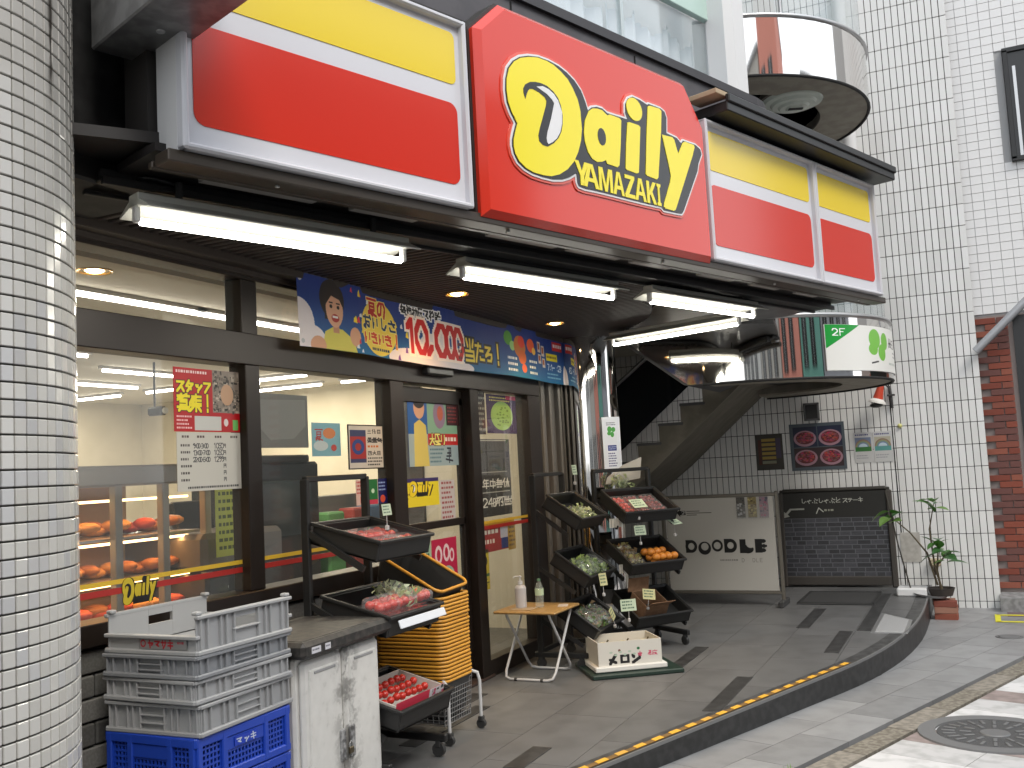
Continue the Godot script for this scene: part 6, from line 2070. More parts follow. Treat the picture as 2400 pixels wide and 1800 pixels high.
func rack(label: String, at: Vector3, turn: float, w: float, d: float, tiers: Array, tilt: float, wheels := true) -> Array:   # tiers: height of each tray's front edge; returns tray transforms in world space
	var o := thing("produce_rack", label, "rack", at, turn, "black produce racks")
	var bk := mt("rack_black", g3(0.014), 0.45)
	var top: float = tiers[0] + 0.32
	for s in [-1, 1]:
		var b := MB.new()
		b.cbox(Vector3(s * (w / 2 + 0.016), top / 2 + 0.03, -d / 2), Vector3(0.028, top - 0.06, 0.045), 0.004)
		part("post", b.mesh(), bk, o)
		b = MB.new()
		b.cbox(Vector3(s * (w / 2 + 0.016), 0.1, 0.0), Vector3(0.03, 0.04, d + 0.1), 0.005)
		part("base_bar", b.mesh(), bk, o)
		for z in [-d / 2, d / 2]:
			if wheels:
				b = MB.new()
				b.tube([Vector3(s * (w / 2 + 0.016) - 0.012, 0.038, z), Vector3(s * (w / 2 + 0.016) + 0.012, 0.038, z)], 0.036, 14)
				b.cbox(Vector3(s * (w / 2 + 0.016), 0.07, z), Vector3(0.03, 0.04, 0.03), 0.004)
				part("caster", b.mesh(), mt("caster", g3(0.03), 0.5), o)
	var b2 := MB.new()
	b2.cbox(Vector3(0, top, -d / 2), Vector3(w + 0.04, 0.03, 0.03), 0.004)
	b2.cbox(Vector3(0, 0.12, -d / 2), Vector3(w, 0.03, 0.03), 0.004)
	part("cross_bar", b2.mesh(), bk, o)
	var out := []
	var tm := tray_mesh(w, d, 0.1)
	for k in tiers.size():
		var y: float = tiers[k]
		var ext: float = 0.0 + 0.04 * k
		var xf := Transform3D(Basis(Vector3.RIGHT, tilt), Vector3(0, y - 0.1 + sin(tilt) * d / 2, ext + d / 2 - cos(tilt) * d / 2))
		part("tray", tm, bk, o, xf)
		var b := MB.new()
		for s in [-1, 1]:
			b.bar(Vector3(s * (w / 2 + 0.016), y + 0.06, -d / 2), Vector3(s * (w / 2 + 0.016), y - 0.13, d / 2 - 0.06 + ext), 0.018, 0.03)
		part("arm", b.mesh(), bk, o)
		out.append(o.transform * xf)
	return out


func pack(called: String, label: String, at: Transform3D, fruit: Material, rng: RandomNumberGenerator, group: String, cat := "fruit pack", r := 0.028, nx := 3, nz := 2) -> void:   # clear lidded pack of round fruit
	var w := thing(called, label, cat, at.origin, 0, group)
	w.basis = at.basis
	for x in nx:
		for z in nz:
			var b := MB.new()
			var rr := r * rng.randf_range(0.88, 1.08)
			b.ball(Vector3((x - (nx - 1) / 2.0) * r * 2.0, rr + 0.004 + rng.randf() * 0.006, (z - (nz - 1) / 2.0) * r * 2.0), Vector3(rr, rr * 0.92, rr), 10, 7)
			part("fruit", b.mesh(), fruit, w)
	var b2 := MB.new()
	b2.cbox(Vector3(0, r + 0.006, 0), Vector3(nx * r * 2.05 + 0.012, r * 2.3, nz * r * 2.05 + 0.012), 0.014)
	part("clear_lid", b2.mesh(), glass("clear_plastic", 0.09, Color(0.85, 0.87, 0.87)), w)


func bag(called: String, label: String, at: Transform3D, inner: Array, rng: RandomNumberGenerator, group: String, size := Vector3(0.1, 0.05, 0.14)) -> void:   # crumpled clear bag with leafy or lumpy content
	var w := thing(called, label, "vegetable bag", at.origin, 0, group)
	w.basis = at.basis
	for m in inner.size():
		var b := MB.new()
		for k in 16:
			var c := Vector3(rng.randf_range(-0.8, 0.8) * size.x, rng.randf_range(0.3, 1.2) * size.y, rng.randf_range(-0.8, 0.8) * size.z)
			var e := Basis(Vector3(rng.randf() - 0.5, rng.randf() - 0.5, rng.randf() - 0.5).normalized(), rng.randf() * 6.0)
			for s in 3:
				var p := c + e * Vector3(cos(s * 2.1) * 0.02, 0, sin(s * 2.1) * 0.02)
				var q := c + e * Vector3(cos(s * 2.1 + 1.0) * 0.035, 0.03, sin(s * 2.1 + 1.0) * 0.035)
				var t := c + e * Vector3(cos(s * 2.1 + 2.0) * 0.02, 0.045, sin(s * 2.1 + 2.0) * 0.02)
				b.tri(p, q, t, (q - p).cross(t - p).normalized())
		part("leaves", b.mesh(), inner[m], w)
	var film := MB.new()
	var nz := FastNoiseLite.new()
	nz.seed = rng.randi() % 999
	nz.frequency = 3.0
	var ring := 8
	for i in ring:
		for k in 12:
			var q: Array[Vector3] = []
			for s in [[i, k], [i, k + 1], [i + 1, k + 1], [i + 1, k]]:
				var th: float = PI * s[0] / ring
				var ph: float = TAU * (s[1] % 12) / 12
				var d := Vector3(sin(th) * cos(ph), cos(th), sin(th) * sin(ph))
				q.append(d * size * (1.0 + 0.3 * nz.get_noise_3dv(d)) + Vector3(0, size.y, 0))
			var nn := (q[1] - q[0]).cross(q[2] - q[0])
			if nn.length() < 1e-9:
				nn = (q[2] - q[0]).cross(q[3] - q[0])
			nn = nn.normalized()
			if nn.dot(q[0] + q[2] - Vector3(0, size.y * 2, 0)) < 0:
				nn = -nn
			film.tri(q[0], q[1], q[2], nn)
			film.tri(q[0], q[2], q[3], nn)
	part("film", film.mesh(), glass("bag_film", 0.1, Color(0.85, 0.88, 0.86)), w)


func build_goods() -> void:
	var rng := RandomNumberGenerator.new()
	rng.seed = 61
	var red := mt("tomato", Color(0.5, 0.03, 0.02), 0.25)
	var dark_red := mt("beet", Color(0.2, 0.03, 0.035), 0.35)
	var orange := mt("orange_fruit", Color(0.62, 0.22, 0.03), 0.4)
	var greens := [mt("salad_0", Color(0.3, 0.4, 0.1), 0.5), mt("salad_1", Color(0.14, 0.24, 0.05), 0.5)]
	var pale := [mt("sprout_0", Color(0.5, 0.55, 0.35), 0.5), mt("sprout_1", Color(0.35, 0.42, 0.2), 0.5)]
	var brown := [mt("mushroom_0", Color(0.2, 0.13, 0.06), 0.6), mt("mushroom_1", Color(0.3, 0.26, 0.08), 0.6)]
	# rack beside the white cabinet
	var t := rack("black rack of tomato packs between the white cabinet and yellow baskets", Vector3(4.22, 0, -2.86), 0.0, 0.5, 0.4, [1.16, 0.8, 0.36], 0.24)
	var place := func(xf: Transform3D, x: float, z: float, y := 0.014) -> Transform3D: return Transform3D(xf.basis, xf * Vector3(x, y, z))
	var pos := [["left", -0.15], ["middle", 0.02], ["right", 0.17]]
	for q in pos:
		pack("tomato_pack", "clear pack of red tomatoes, %s in the front row of the top tray" % q[0], place.call(t[0], q[1], 0.1), red, rng, "tomato packs on the left rack", "tomato pack")
		pack("tomato_pack", "clear pack of red tomatoes, %s in the back row of the top tray" % q[0], place.call(t[0], q[1], -0.06), red, rng, "tomato packs on the left rack", "tomato pack")
		pack("tomato_pack", "clear pack of red tomatoes, %s in the front row of the middle tray" % q[0], place.call(t[1], q[1], 0.1), red, rng, "tomato packs on the left rack", "tomato pack")
		pack("tomato_pack", "clear pack of red tomatoes, %s stacked in the middle tray" % q[0], place.call(t[1], q[1], 0.08, 0.085), red, rng, "tomato packs on the left rack", "tomato pack")
	bag("leek_bag", "bag of pale green leeks between tomato packs on the middle tray", place.call(t[1], 0.07, 0.02, 0.09), pale, rng, "vegetable bags", Vector3(0.05, 0.05, 0.12))
	price_card("green price card standing on the top tomato tray", t[0] * Vector3(0.13, 0.16, -0.02), 0.0)
	var pr := thing("price_rail", "white price rail clipped to the front edge of the middle tomato tray", "price rail", t[1] * Vector3(0.02, 0.085, 0.222))
	var b := MB.new()
	b.cbox(Vector3(0, -0.02, 0.006), Vector3(0.44, 0.042, 0.008), 0.002, Basis(Vector3.RIGHT, -0.35))
	part("strip", b.mesh(), mt("rail_white", Color(0.66, 0.69, 0.74), 0.3), pr)
	# pink carton in the lowest tray
	var im := sheet(220, 64, Color(0.78, 0.2, 0.29))
	rc(im, 150, 0, 70, 64, Color(0.8, 0.78, 0.78))
	for k in 30:
		rc(im, 152 + rng.randf() * 62, rng.randf() * 58, 4 + rng.randf() * 8, 4 + rng.randf() * 6, [g3(0.12), Color(0.7, 0.3, 0.4), g3(0.5)][k % 3])
	small_print(im, 10, 36, 120, 1, 30, Color(0.92, 0.85, 0.85), 3)
	var bx := thing("pink_carton", "pink and white open carton of small tomatoes on the lowest tray", "carton", t[2] * Vector3(0.0, 0.014, 0.02))
	bx.basis = t[2].basis
	b = MB.new()
	for q in [[0, 0.05, -0.14, 0.46, 0.1, 0.006], [-0.23, 0.05, 0, 0.006, 0.1, 0.28], [0.23, 0.05, 0, 0.006, 0.1, 0.28], [0, 0.004, 0, 0.46, 0.006, 0.28]]:
		b.cbox(Vector3(q[0], q[1], q[2]), Vector3(q[3], q[4], q[5]), 0.001)
	part("carton_walls", b.mesh(), mt("carton_inside", Color(0.5, 0.47, 0.43), 0.8), bx)
	part("printed_front", card(0.46, 0.11), print_mat("pink_print", im, 0.6), bx, Transform3D(Basis.IDENTITY, Vector3(0, 0.055, 0.139)))
	for k in 24:
		b = MB.new()
		b.ball(Vector3.ZERO, Vector3(0.021, 0.02, 0.021), 8, 6)
		part("cherry_tomato", b.mesh(), red, bx, Transform3D(Basis.IDENTITY, Vector3(-0.19 + (k % 8) * 0.054, 0.075 + rng.randf() * 0.01, -0.09 + (k / 8) * 0.07)))
	price_card("white and yellow leaflet card at the back of the lowest tray", t[2] * Vector3(-0.17, 0.19, -0.12), 0.2, -0.2, Vector2(0.1, 0.13), Color(0.75, 0.74, 0.55))
	# two produce racks past the door
	t = rack("narrow black produce rack of bagged greens next to the low table", Vector3(6.92, 0, -2.86), 0.0, 0.54, 0.32, [1.1, 0.68, 0.3], 0.6)
	for k in 3:
		bag("sprout_bag", "clear bag of pale sprouts, %s in the upper tray of the left produce rack" % ["left", "middle", "right"][k], place.call(t[0], -0.15 + k * 0.15, 0.04, 0.01), pale, rng, "vegetable bags", Vector3(0.075, 0.035, 0.1))
		bag("salad_bag", "shiny bag of dark greens, %s in the middle tray of the left produce rack" % ["left", "middle", "right"][k], place.call(t[1], -0.15 + k * 0.16, 0.03, 0.02), greens, rng, "vegetable bags", Vector3(0.08, 0.05, 0.11))
	for k in 2:
		bag("greens_bag", "dark bag of greens at the %s of the lowest tray beside the table" % ["left", "right"][k], place.call(t[2], -0.1 + k * 0.2, 0.02, 0.02), [greens[1], brown[0]], rng, "vegetable bags", Vector3(0.1, 0.05, 0.12))
	price_card("price card standing above the pale sprouts on the left rack", t[0] * Vector3(0.02, 0.28, -0.15), 0.0, -0.1, Vector2(0.09, 0.075), Color(0.72, 0.76, 0.6))
	price_card("slanting price card on the lowest tray by the table", t[2] * Vector3(-0.08, 0.17, 0.17), 0.0, -0.2, Vector2(0.06, 0.09), Color(0.7, 0.72, 0.62), 0.45)
	price_card("folded white card under the middle tray above the table", t[2] * Vector3(-0.16, 0.36, 0.0), -0.5, -0.2, Vector2(0.07, 0.09), Color(0.8, 0.78, 0.74))
	t = rack("wide black produce rack of red and orange vegetables nearest the stairs", Vector3(7.56, 0, -2.53), -0.62, 0.52, 0.36, [1.1, 0.7, 0.3], 0.5)
	for k in 3:
		pack("radish_pack", "clear pack of bright red radishes, %s in the left of the top right tray" % ["front", "middle", "rear"][k], place.call(t[0], -0.16, 0.1 - k * 0.1), red, rng, "packs in the top right tray", "radish pack", 0.022, 3, 2)
		pack("beet_pack", "clear pack of dark purplish roots, %s in the centre of the top right tray" % ["front", "middle", "rear"][k], place.call(t[0], -0.01, 0.1 - k * 0.1), dark_red, rng, "packs in the top right tray", "root pack", 0.022, 3, 2)
		pack("beet_pack", "clear pack of dark purplish roots, %s at the right of the top right tray" % ["front", "middle", "rear"][k], place.call(t[0], 0.15, 0.1 - k * 0.1), dark_red, rng, "packs in the top right tray", "root pack", 0.022, 3, 2)
		bag("mushroom_bag", "bag of brown and yellowish mushrooms, %s left in the middle right tray" % ["front", "middle", "rear"][k], place.call(t[1], -0.15, 0.08 - k * 0.09, 0.015), brown, rng, "vegetable bags", Vector3(0.08, 0.04, 0.05))
	for k in 18:
		b = MB.new()
		b.ball(Vector3.ZERO, Vector3(0.034, 0.031, 0.034), 12, 8)
		var p: Vector3 = t[1] * Vector3(0.03 + (k % 4) * 0.06, 0.045 + (0.045 if k > 11 else 0.0), 0.1 - (k / 4 % 3) * 0.075)
		single("orange", b.mesh(), orange, "loose round orange fruit heaped in the right half of the middle tray", "orange", p, 0, "oranges in the middle right tray")
	price_card("green card lying at the front of the top right tray", t[0] * Vector3(-0.12, 0.1, 0.15), -0.62, -0.9, Vector2(0.13, 0.1), Color(0.25, 0.6, 0.4))
	price_card("white price card standing over the mushrooms in the middle tray", t[1] * Vector3(-0.12, 0.26, 0.02), -0.75, -0.2, Vector2(0.1, 0.075), Color(0.74, 0.82, 0.76))
	price_card("pale price card jutting out from the rear right of the middle tray", t[1] * Vector3(0.3, 0.24, -0.08), -0.2, -1.0, Vector2(0.15, 0.09), Color(0.74, 0.8, 0.7))
	price_card("white price card on the lowest right tray in front of the carton", t[2] * Vector3(-0.14, 0.2, 0.1), -0.75, -0.25, Vector2(0.11, 0.08), Color(0.84, 0.86, 0.84), -0.15)
	price_card("green edged price card above the white melon box", Vector3(6.86, 0.39, -2.4), -0.9, -0.15, Vector2(0.12, 0.085), Color(0.72, 0.8, 0.66))
	var cb := thing("brown_carton", "open brown cardboard carton with raised flaps in the lowest right tray", "carton", t[2] * Vector3(-0.05, 0.014, 0.02))
	cb.basis = t[2].basis
	b = MB.new()
	for q in [[0, 0.07, 0.1, 0.22, 0.14, 0.005], [0, 0.07, -0.1, 0.22, 0.14, 0.005], [-0.11, 0.07, 0, 0.005, 0.14, 0.2], [0.11, 0.07, 0, 0.005, 0.14, 0.2]]:
		b.cbox(Vector3(q[0], q[1], q[2]), Vector3(q[3], q[4], q[5]), 0.001)
	b.cbox(Vector3(0, 0.17, 0.13), Vector3(0.22, 0.09, 0.004), 0.001, Basis(Vector3.RIGHT, 0.7))
	b.cbox(Vector3(-0.05, 0.19, -0.12), Vector3(0.2, 0.11, 0.004), 0.001, Basis(Vector3.RIGHT, -0.3))
	part("cardboard", b.mesh(), grain("cardboard", [Color(0.2, 0.11, 0.06), Color(0.26, 0.15, 0.085)], [0.3, 0.7], 4.0, 0.85), cb)
	for q in [[Vector3(7.3, 0.62, -2.56), 0.3], [Vector3(7.25, 0.98, -2.6), 0.1]]:
		b = MB.new()
		for k in 7:
			b.box(Vector3(-0.06 + k * 0.02, 0.03, 0.004 * (k % 2)), Vector3(0.019, 0.07, 0.002))
		single("paper_bundle", b.mesh(), mt("paper_bundle", Color(0.55, 0.52, 0.46), 0.8), "bundle of white paper strips tucked between the trays at %s height" % ("knee" if q[1] > 0.2 else "chest"), "paper", q[0], -0.4)
	b = MB.new()
	b.prism(PackedVector2Array([Vector2(-0.16, 0), Vector2(0.14, 0.04), Vector2(0.16, 0.22), Vector2(0.0, 0.16), Vector2(-0.14, 0.06)]), 0, 0.003)
	single("white_sheet", b.mesh(), mt("sheet_white", Color(0.5, 0.49, 0.46), 0.7), "bent white sheet of card standing behind the top right tray", "card", Vector3(7.86, 1.3, -2.72), -1.2)
	bag("herb_bag", "clear tall bag of herbs standing at the back of the top right tray", Transform3D(Basis.IDENTITY, Vector3(7.78, 1.26, -2.72)), pale, rng, "vegetable bags", Vector3(0.12, 0.07, 0.06))
	# melon box on a dark green pallet board
	var yaw := -0.95
	var mb := thing("melon_box", "white carton printed with black lettering holding pale melons on the floor", "box", Vector3(6.69, 0.035, -2.4), yaw)
	im = sheet(300, 140, Color(0.8, 0.79, 0.76))
	words(im, "メロン", 40, 60, 54, 12, Color(0.07, 0.07, 0.08), Color(0, 0, 0, 0), 0, 1.0)
	words(im, "青森県産", 184, 58, 24, 3.5, Color(0.75, 0.3, 0.4), Color(0, 0, 0, 0), 0, 0.98)
	oval(im, 100, 46, 6, 7, Color(0.45, 0.3, 0.25))
	oval(im, 190, 42, 7, 7, Color(0.15, 0.4, 0.25))
	for k in 6:
		oval(im, 60 + k * 22, 54 + (k % 2) * 14, 8, 5, Color(0.66, 0.73, 0.66))
	part("printed_front", card(0.46, 0.19), print_mat("melon_print", im, 0.6), mb, Transform3D(Basis.IDENTITY, Vector3(0, 0.105, 0.17)))
	b = MB.new()
	for q in [[0, 0.1, -0.17, 0.46, 0.2, 0.007], [-0.228, 0.1, 0, 0.007, 0.2, 0.34], [0.228, 0.1, 0, 0.007, 0.2, 0.34], [0, 0.1, 0.167, 0.46, 0.2, 0.005], [0, 0.02, 0, 0.46, 0.006, 0.34]]:
		b.cbox(Vector3(q[0], q[1], q[2]), Vector3(q[3], q[4], q[5]), 0.001)
	part("carton_walls", b.mesh(), mt("carton_white", Color(0.6, 0.56, 0.48), 0.7), mb)
	b = MB.new()
	b.cbox(Vector3(0, 0.018, 0), Vector3(0.52, 0.036, 0.4), 0.006)
	part("lid_base", b.mesh(), mt("carton_lid", Color(0.68, 0.67, 0.63), 0.7), mb)
	for k in 3:
		var m := thing("melon", "pale round melon lying in the white box, %s" % ["left one", "middle one", "right one"][k], "melon", mb.transform * Vector3(-0.15 + k * 0.15, 0.11, 0.02), 0, "melons in the white box")
		b = MB.new()
		b.ball(Vector3.ZERO, Vector3(0.072, 0.066, 0.072), 20, 14)
		part("rind", b.mesh(), grain("melon_rind", [Color(0.52, 0.44, 0.25), Color(0.6, 0.53, 0.34)], [0.3, 0.7], 9.0, 0.45), m)
		b = MB.new()
		b.tube([Vector3(0.02, 0.062, 0.02), Vector3(0.025, 0.078, 0.03)], 0.006, 6)
		part("stalk", b.mesh(), mt("stalk", Color(0.1, 0.08, 0.04), 0.8), m)
	b = MB.new()
	b.cbox(Vector3(0.03, 0.016, 0.0), Vector3(0.66, 0.03, 0.52), 0.006)
	single("floor_board", b.mesh(), mt("pallet_green", Color(0.012, 0.03, 0.022), 0.5), "dark green plastic board lying under the melon box", "board", Vector3(6.69, 0.0, -2.4), yaw)


func build_table() -> void:
	var w := thing("folding_table", "low folding table with light wood top and bent steel legs", "table", Vector3(6.4, 0, -2.93), -PI / 2)
	var b := MB.new()
	b.cbox(Vector3(0, 0.471, 0), Vector3(0.48, 0.02, 0.46), 0.008)
	part("tabletop", b.mesh(), grain("table_wood", [Color(0.34, 0.2, 0.07), Color(0.43, 0.27, 0.1)], [0.3, 0.7], 5.0, 0.4, 0.02), w)
	var steel := mt("chrome", g3(0.55), 0.25, 1.0)
	for s in [-1, 1]:
		b = MB.new()
		var h := 0.19 if s > 0 else 0.165
		b.tube([Vector3(-h, 0.46, -0.17 * s), Vector3(-h, 0.43, -0.155 * s), Vector3(-h, 0.06, 0.16 * s), Vector3(-h + 0.012, 0.022, 0.19 * s), Vector3(-h + 0.05, 0.011, 0.198 * s), Vector3(h - 0.05, 0.011, 0.198 * s), Vector3(h - 0.012, 0.022, 0.19 * s), Vector3(h, 0.06, 0.16 * s), Vector3(h, 0.43, -0.155 * s), Vector3(h, 0.46, -0.17 * s)], 0.0095, 8)
		part("leg", b.mesh(), steel, w)
	for x in [-0.1, 0.1]:
		b = MB.new()
		b.tube([Vector3(x - 0.01, 0.011, 0.198), Vector3(x + 0.01, 0.011, 0.198)], 0.0125, 8)
		part("rubber_foot", b.mesh(), mt("rubber"), w)
	var sz := thing("sanitizer_bottle", "white pump bottle of hand sanitizer on the low table", "bottle", Vector3(6.33, 0.486, -3.02))
	b = MB.new()
	b.lathe([Vector2(0, 0), Vector2(0.038, 0), Vector2(0.041, 0.004), Vector2(0.041, 0.14), Vector2(0.034, 0.155), Vector2(0.016, 0.162), Vector2(0.015, 0.17)], 20)
	part("body", b.mesh(), mt("bottle_white", Color(0.55, 0.54, 0.55), 0.35), sz)
	b = MB.new()
	b.lathe([Vector2(0.018, 0.165), Vector2(0.018, 0.188), Vector2(0.007, 0.19), Vector2(0.006, 0.215)], 14)
	b.cbox(Vector3(-0.0, 0.22, 0), Vector3(0.02, 0.014, 0.02), 0.004)
	b.tube([Vector3(0, 0.222, 0), Vector3(-0.02, 0.222, -0.03), Vector3(-0.027, 0.212, -0.042)], 0.005, 6)
	part("pump", b.mesh(), mt("pump_white", g3(0.62), 0.35), sz)
	var bt := thing("plastic_bottle", "small clear bottle with green and white label on the low table", "bottle", Vector3(6.39, 0.482, -2.9))
	b = MB.new()
	b.lathe([Vector2(0, 0), Vector2(0.029, 0), Vector2(0.031, 0.005), Vector2(0.03, 0.06), Vector2(0.031, 0.13), Vector2(0.02, 0.165), Vector2(0.011, 0.18), Vector2(0.011, 0.19)], 18)
	part("body", b.mesh(), glass("bottle_clear", 0.16, Color(0.75, 0.82, 0.74)), bt)
	b = MB.new()
	b.lathe([Vector2(0.0315, 0.085), Vector2(0.0322, 0.13)], 18)
	part("label_band", b.mesh(), mt("label_green", Color(0.5, 0.62, 0.42), 0.5), bt)
	b = MB.new()
	b.lathe([Vector2(0.013, 0.188), Vector2(0.013, 0.2), Vector2(0, 0.203)], 12)
	part("cap", b.mesh(), mt("cap_green", Color(0.12, 0.25, 0.14), 0.4), bt)
	b = MB.new()
	b.cbox(Vector3(0, 0.003, 0), Vector3(0.13, 0.006, 0.17), 0.002)
	single("small_tray", b.mesh(), mt("tray_wood", Color(0.42, 0.31, 0.19), 0.5), "thin pale tray under the sanitizer bottle", "tray", Vector3(6.3, 0.481, -2.99))
	b = MB.new()
	b.cbox(Vector3(0, 0.002, 0), Vector3(0.12, 0.003, 0.07), 0.001)
	single("paper_slip", b.mesh(), mt("slip", Color(0.5, 0.44, 0.38), 0.7), "folded slip of paper on the right of the low table", "paper", Vector3(6.48, 0.481, -2.76), 0.3)


func basket_mesh() -> ArrayMesh:   # nesting shop basket, long side along z
	var b := MB.new()
	var rim := rounded(-0.165, -0.225, 0.165, 0.225, 0.05)
	var low := rounded(-0.135, -0.19, 0.135, 0.19, 0.045)
	for k in rim.size():
		var l := (k + 1) % rim.size()
		var a := Vector3(rim[k].x, 0.2, rim[k].y)
		var c := Vector3(rim[l].x, 0.2, rim[l].y)
		var d := Vector3(low[l].x, 0.0, low[l].y)
		var e := Vector3(low[k].x, 0.0, low[k].y)
		var nn := (c - a).cross(e - a).normalized()
		b.quad(a, c, d, e, nn if nn.dot(a) > 0 else -nn)
	var fl := MB.new()
	for k in range(1, low.size() - 1):
		b.tri(Vector3(low[0].x, 0, low[0].y), Vector3(low[k].x, 0, low[k].y), Vector3(low[k + 1].x, 0, low[k + 1].y), UP)
	return b.mesh()


func rim_mesh() -> ArrayMesh:
	var b := MB.new()
	var rim := rounded(-0.166, -0.226, 0.166, 0.226, 0.052)
	var ring := []
	for k in rim.size() + 1:
		ring.append(Vector3(rim[k % rim.size()].x, 0.2, rim[k % rim.size()].y))
	b.tube(ring, 0.0088, 6)
	return b.mesh()


func build_baskets() -> void:
	var at := Vector3(4.86, 0.32, -2.95)
	var inside := mt("basket_grey", g3(0.03), 0.5)
	var yellow := [mt("basket_rim_0", Color(0.62, 0.3, 0.035), 0.4), mt("basket_rim_1", Color(0.56, 0.265, 0.03), 0.4)]
	var body := basket_mesh()
	var rim := rim_mesh()
	var rng := RandomNumberGenerator.new()
	rng.seed = 71
	for k in 24:
		var top := k == 23
		var p := at + Vector3(rng.randf_range(-0.003, 0.003), -0.19 + k * 0.0205, rng.randf_range(-0.004, 0.004))
		var label := "yellow rimmed dark shopping basket nested in the tall stack on the wire cart" if not top else "topmost shopping basket, tipped up at the back of the stack"
		var w := thing("shopping_basket", label, "basket", p, rng.randf_range(-0.012, 0.012), "nested shopping baskets")
		part("shell", body, inside, w)
		part("rim", rim, yellow[k % 2], w)
		if top:
			w.position += Vector3(-0.015, 0.16, -0.06)
			w.rotation = Vector3(0.5, 0, 0.06)
			var b := MB.new()
			for z in 3:
				for x in 12:
					b.cbox(Vector3(-0.11 + x * 0.02, 0.006, -0.12 + z * 0.02), Vector3(0.008, 0.004, 0.008), 0.001)
			part("slot_row", b.mesh(), mt("slot_pale", g3(0.3), 0.5), w)
	var c := thing("basket_cart", "chrome wire cart on small wheels carrying the yellow baskets", "cart", Vector3(4.86, 0, -2.95))
	var chrome := mt("chrome")
	for sx in [-1, 1]:
		for sz in [-1, 1]:
			var b := MB.new()
			b.tube([Vector3(sx * 0.15, 0.335, sz * 0.2), Vector3(sx * 0.18, 0.315, sz * 0.24), Vector3(sx * 0.185, 0.27, sz * 0.25), Vector3(sx * 0.185, 0.06, sz * 0.25)], 0.01, 8)
			part("leg", b.mesh(), chrome, c)
			b = MB.new()
			b.tube([Vector3(sx * 0.185 - 0.012, 0.028, sz * 0.25), Vector3(sx * 0.185 + 0.012, 0.028, sz * 0.25)], 0.027, 14)
			b.cbox(Vector3(sx * 0.185, 0.055, sz * 0.25), Vector3(0.034, 0.03, 0.03), 0.004)
			part("wheel", b.mesh(), mt("caster", g3(0.03), 0.5), c)
	for side in 4:
		var ang := side * PI / 2
		var half := 0.15 if side % 2 == 0 else 0.2
		var out := 0.22 if side % 2 == 0 else 0.165
		var b := MB.new()
		for k in 12:
			var x := -half + 2 * half * k / 11.0
			b.tube([Vector3(x, 0.33, out), Vector3(x, 0.09, out - 0.02)], 0.0022, 4)
		for k in 10:
			var y := 0.33 - k * 0.0265
			b.tube([Vector3(-half, y, out - 0.002 * k), Vector3(half, y, out - 0.002 * k)], 0.0026 if k else 0.006, 4)
		part("wire_panel", b.mesh(), mt("wire", g3(0.5), 0.3, 0.9), c, Transform3D(Basis(UP, ang), Vector3.ZERO))
	var bb := MB.new()
	bb.cbox(Vector3(0, 0.1, 0), Vector3(0.3, 0.006, 0.4), 0.001)
	part("floor_plate", bb.mesh(), mt("rubber"), c)


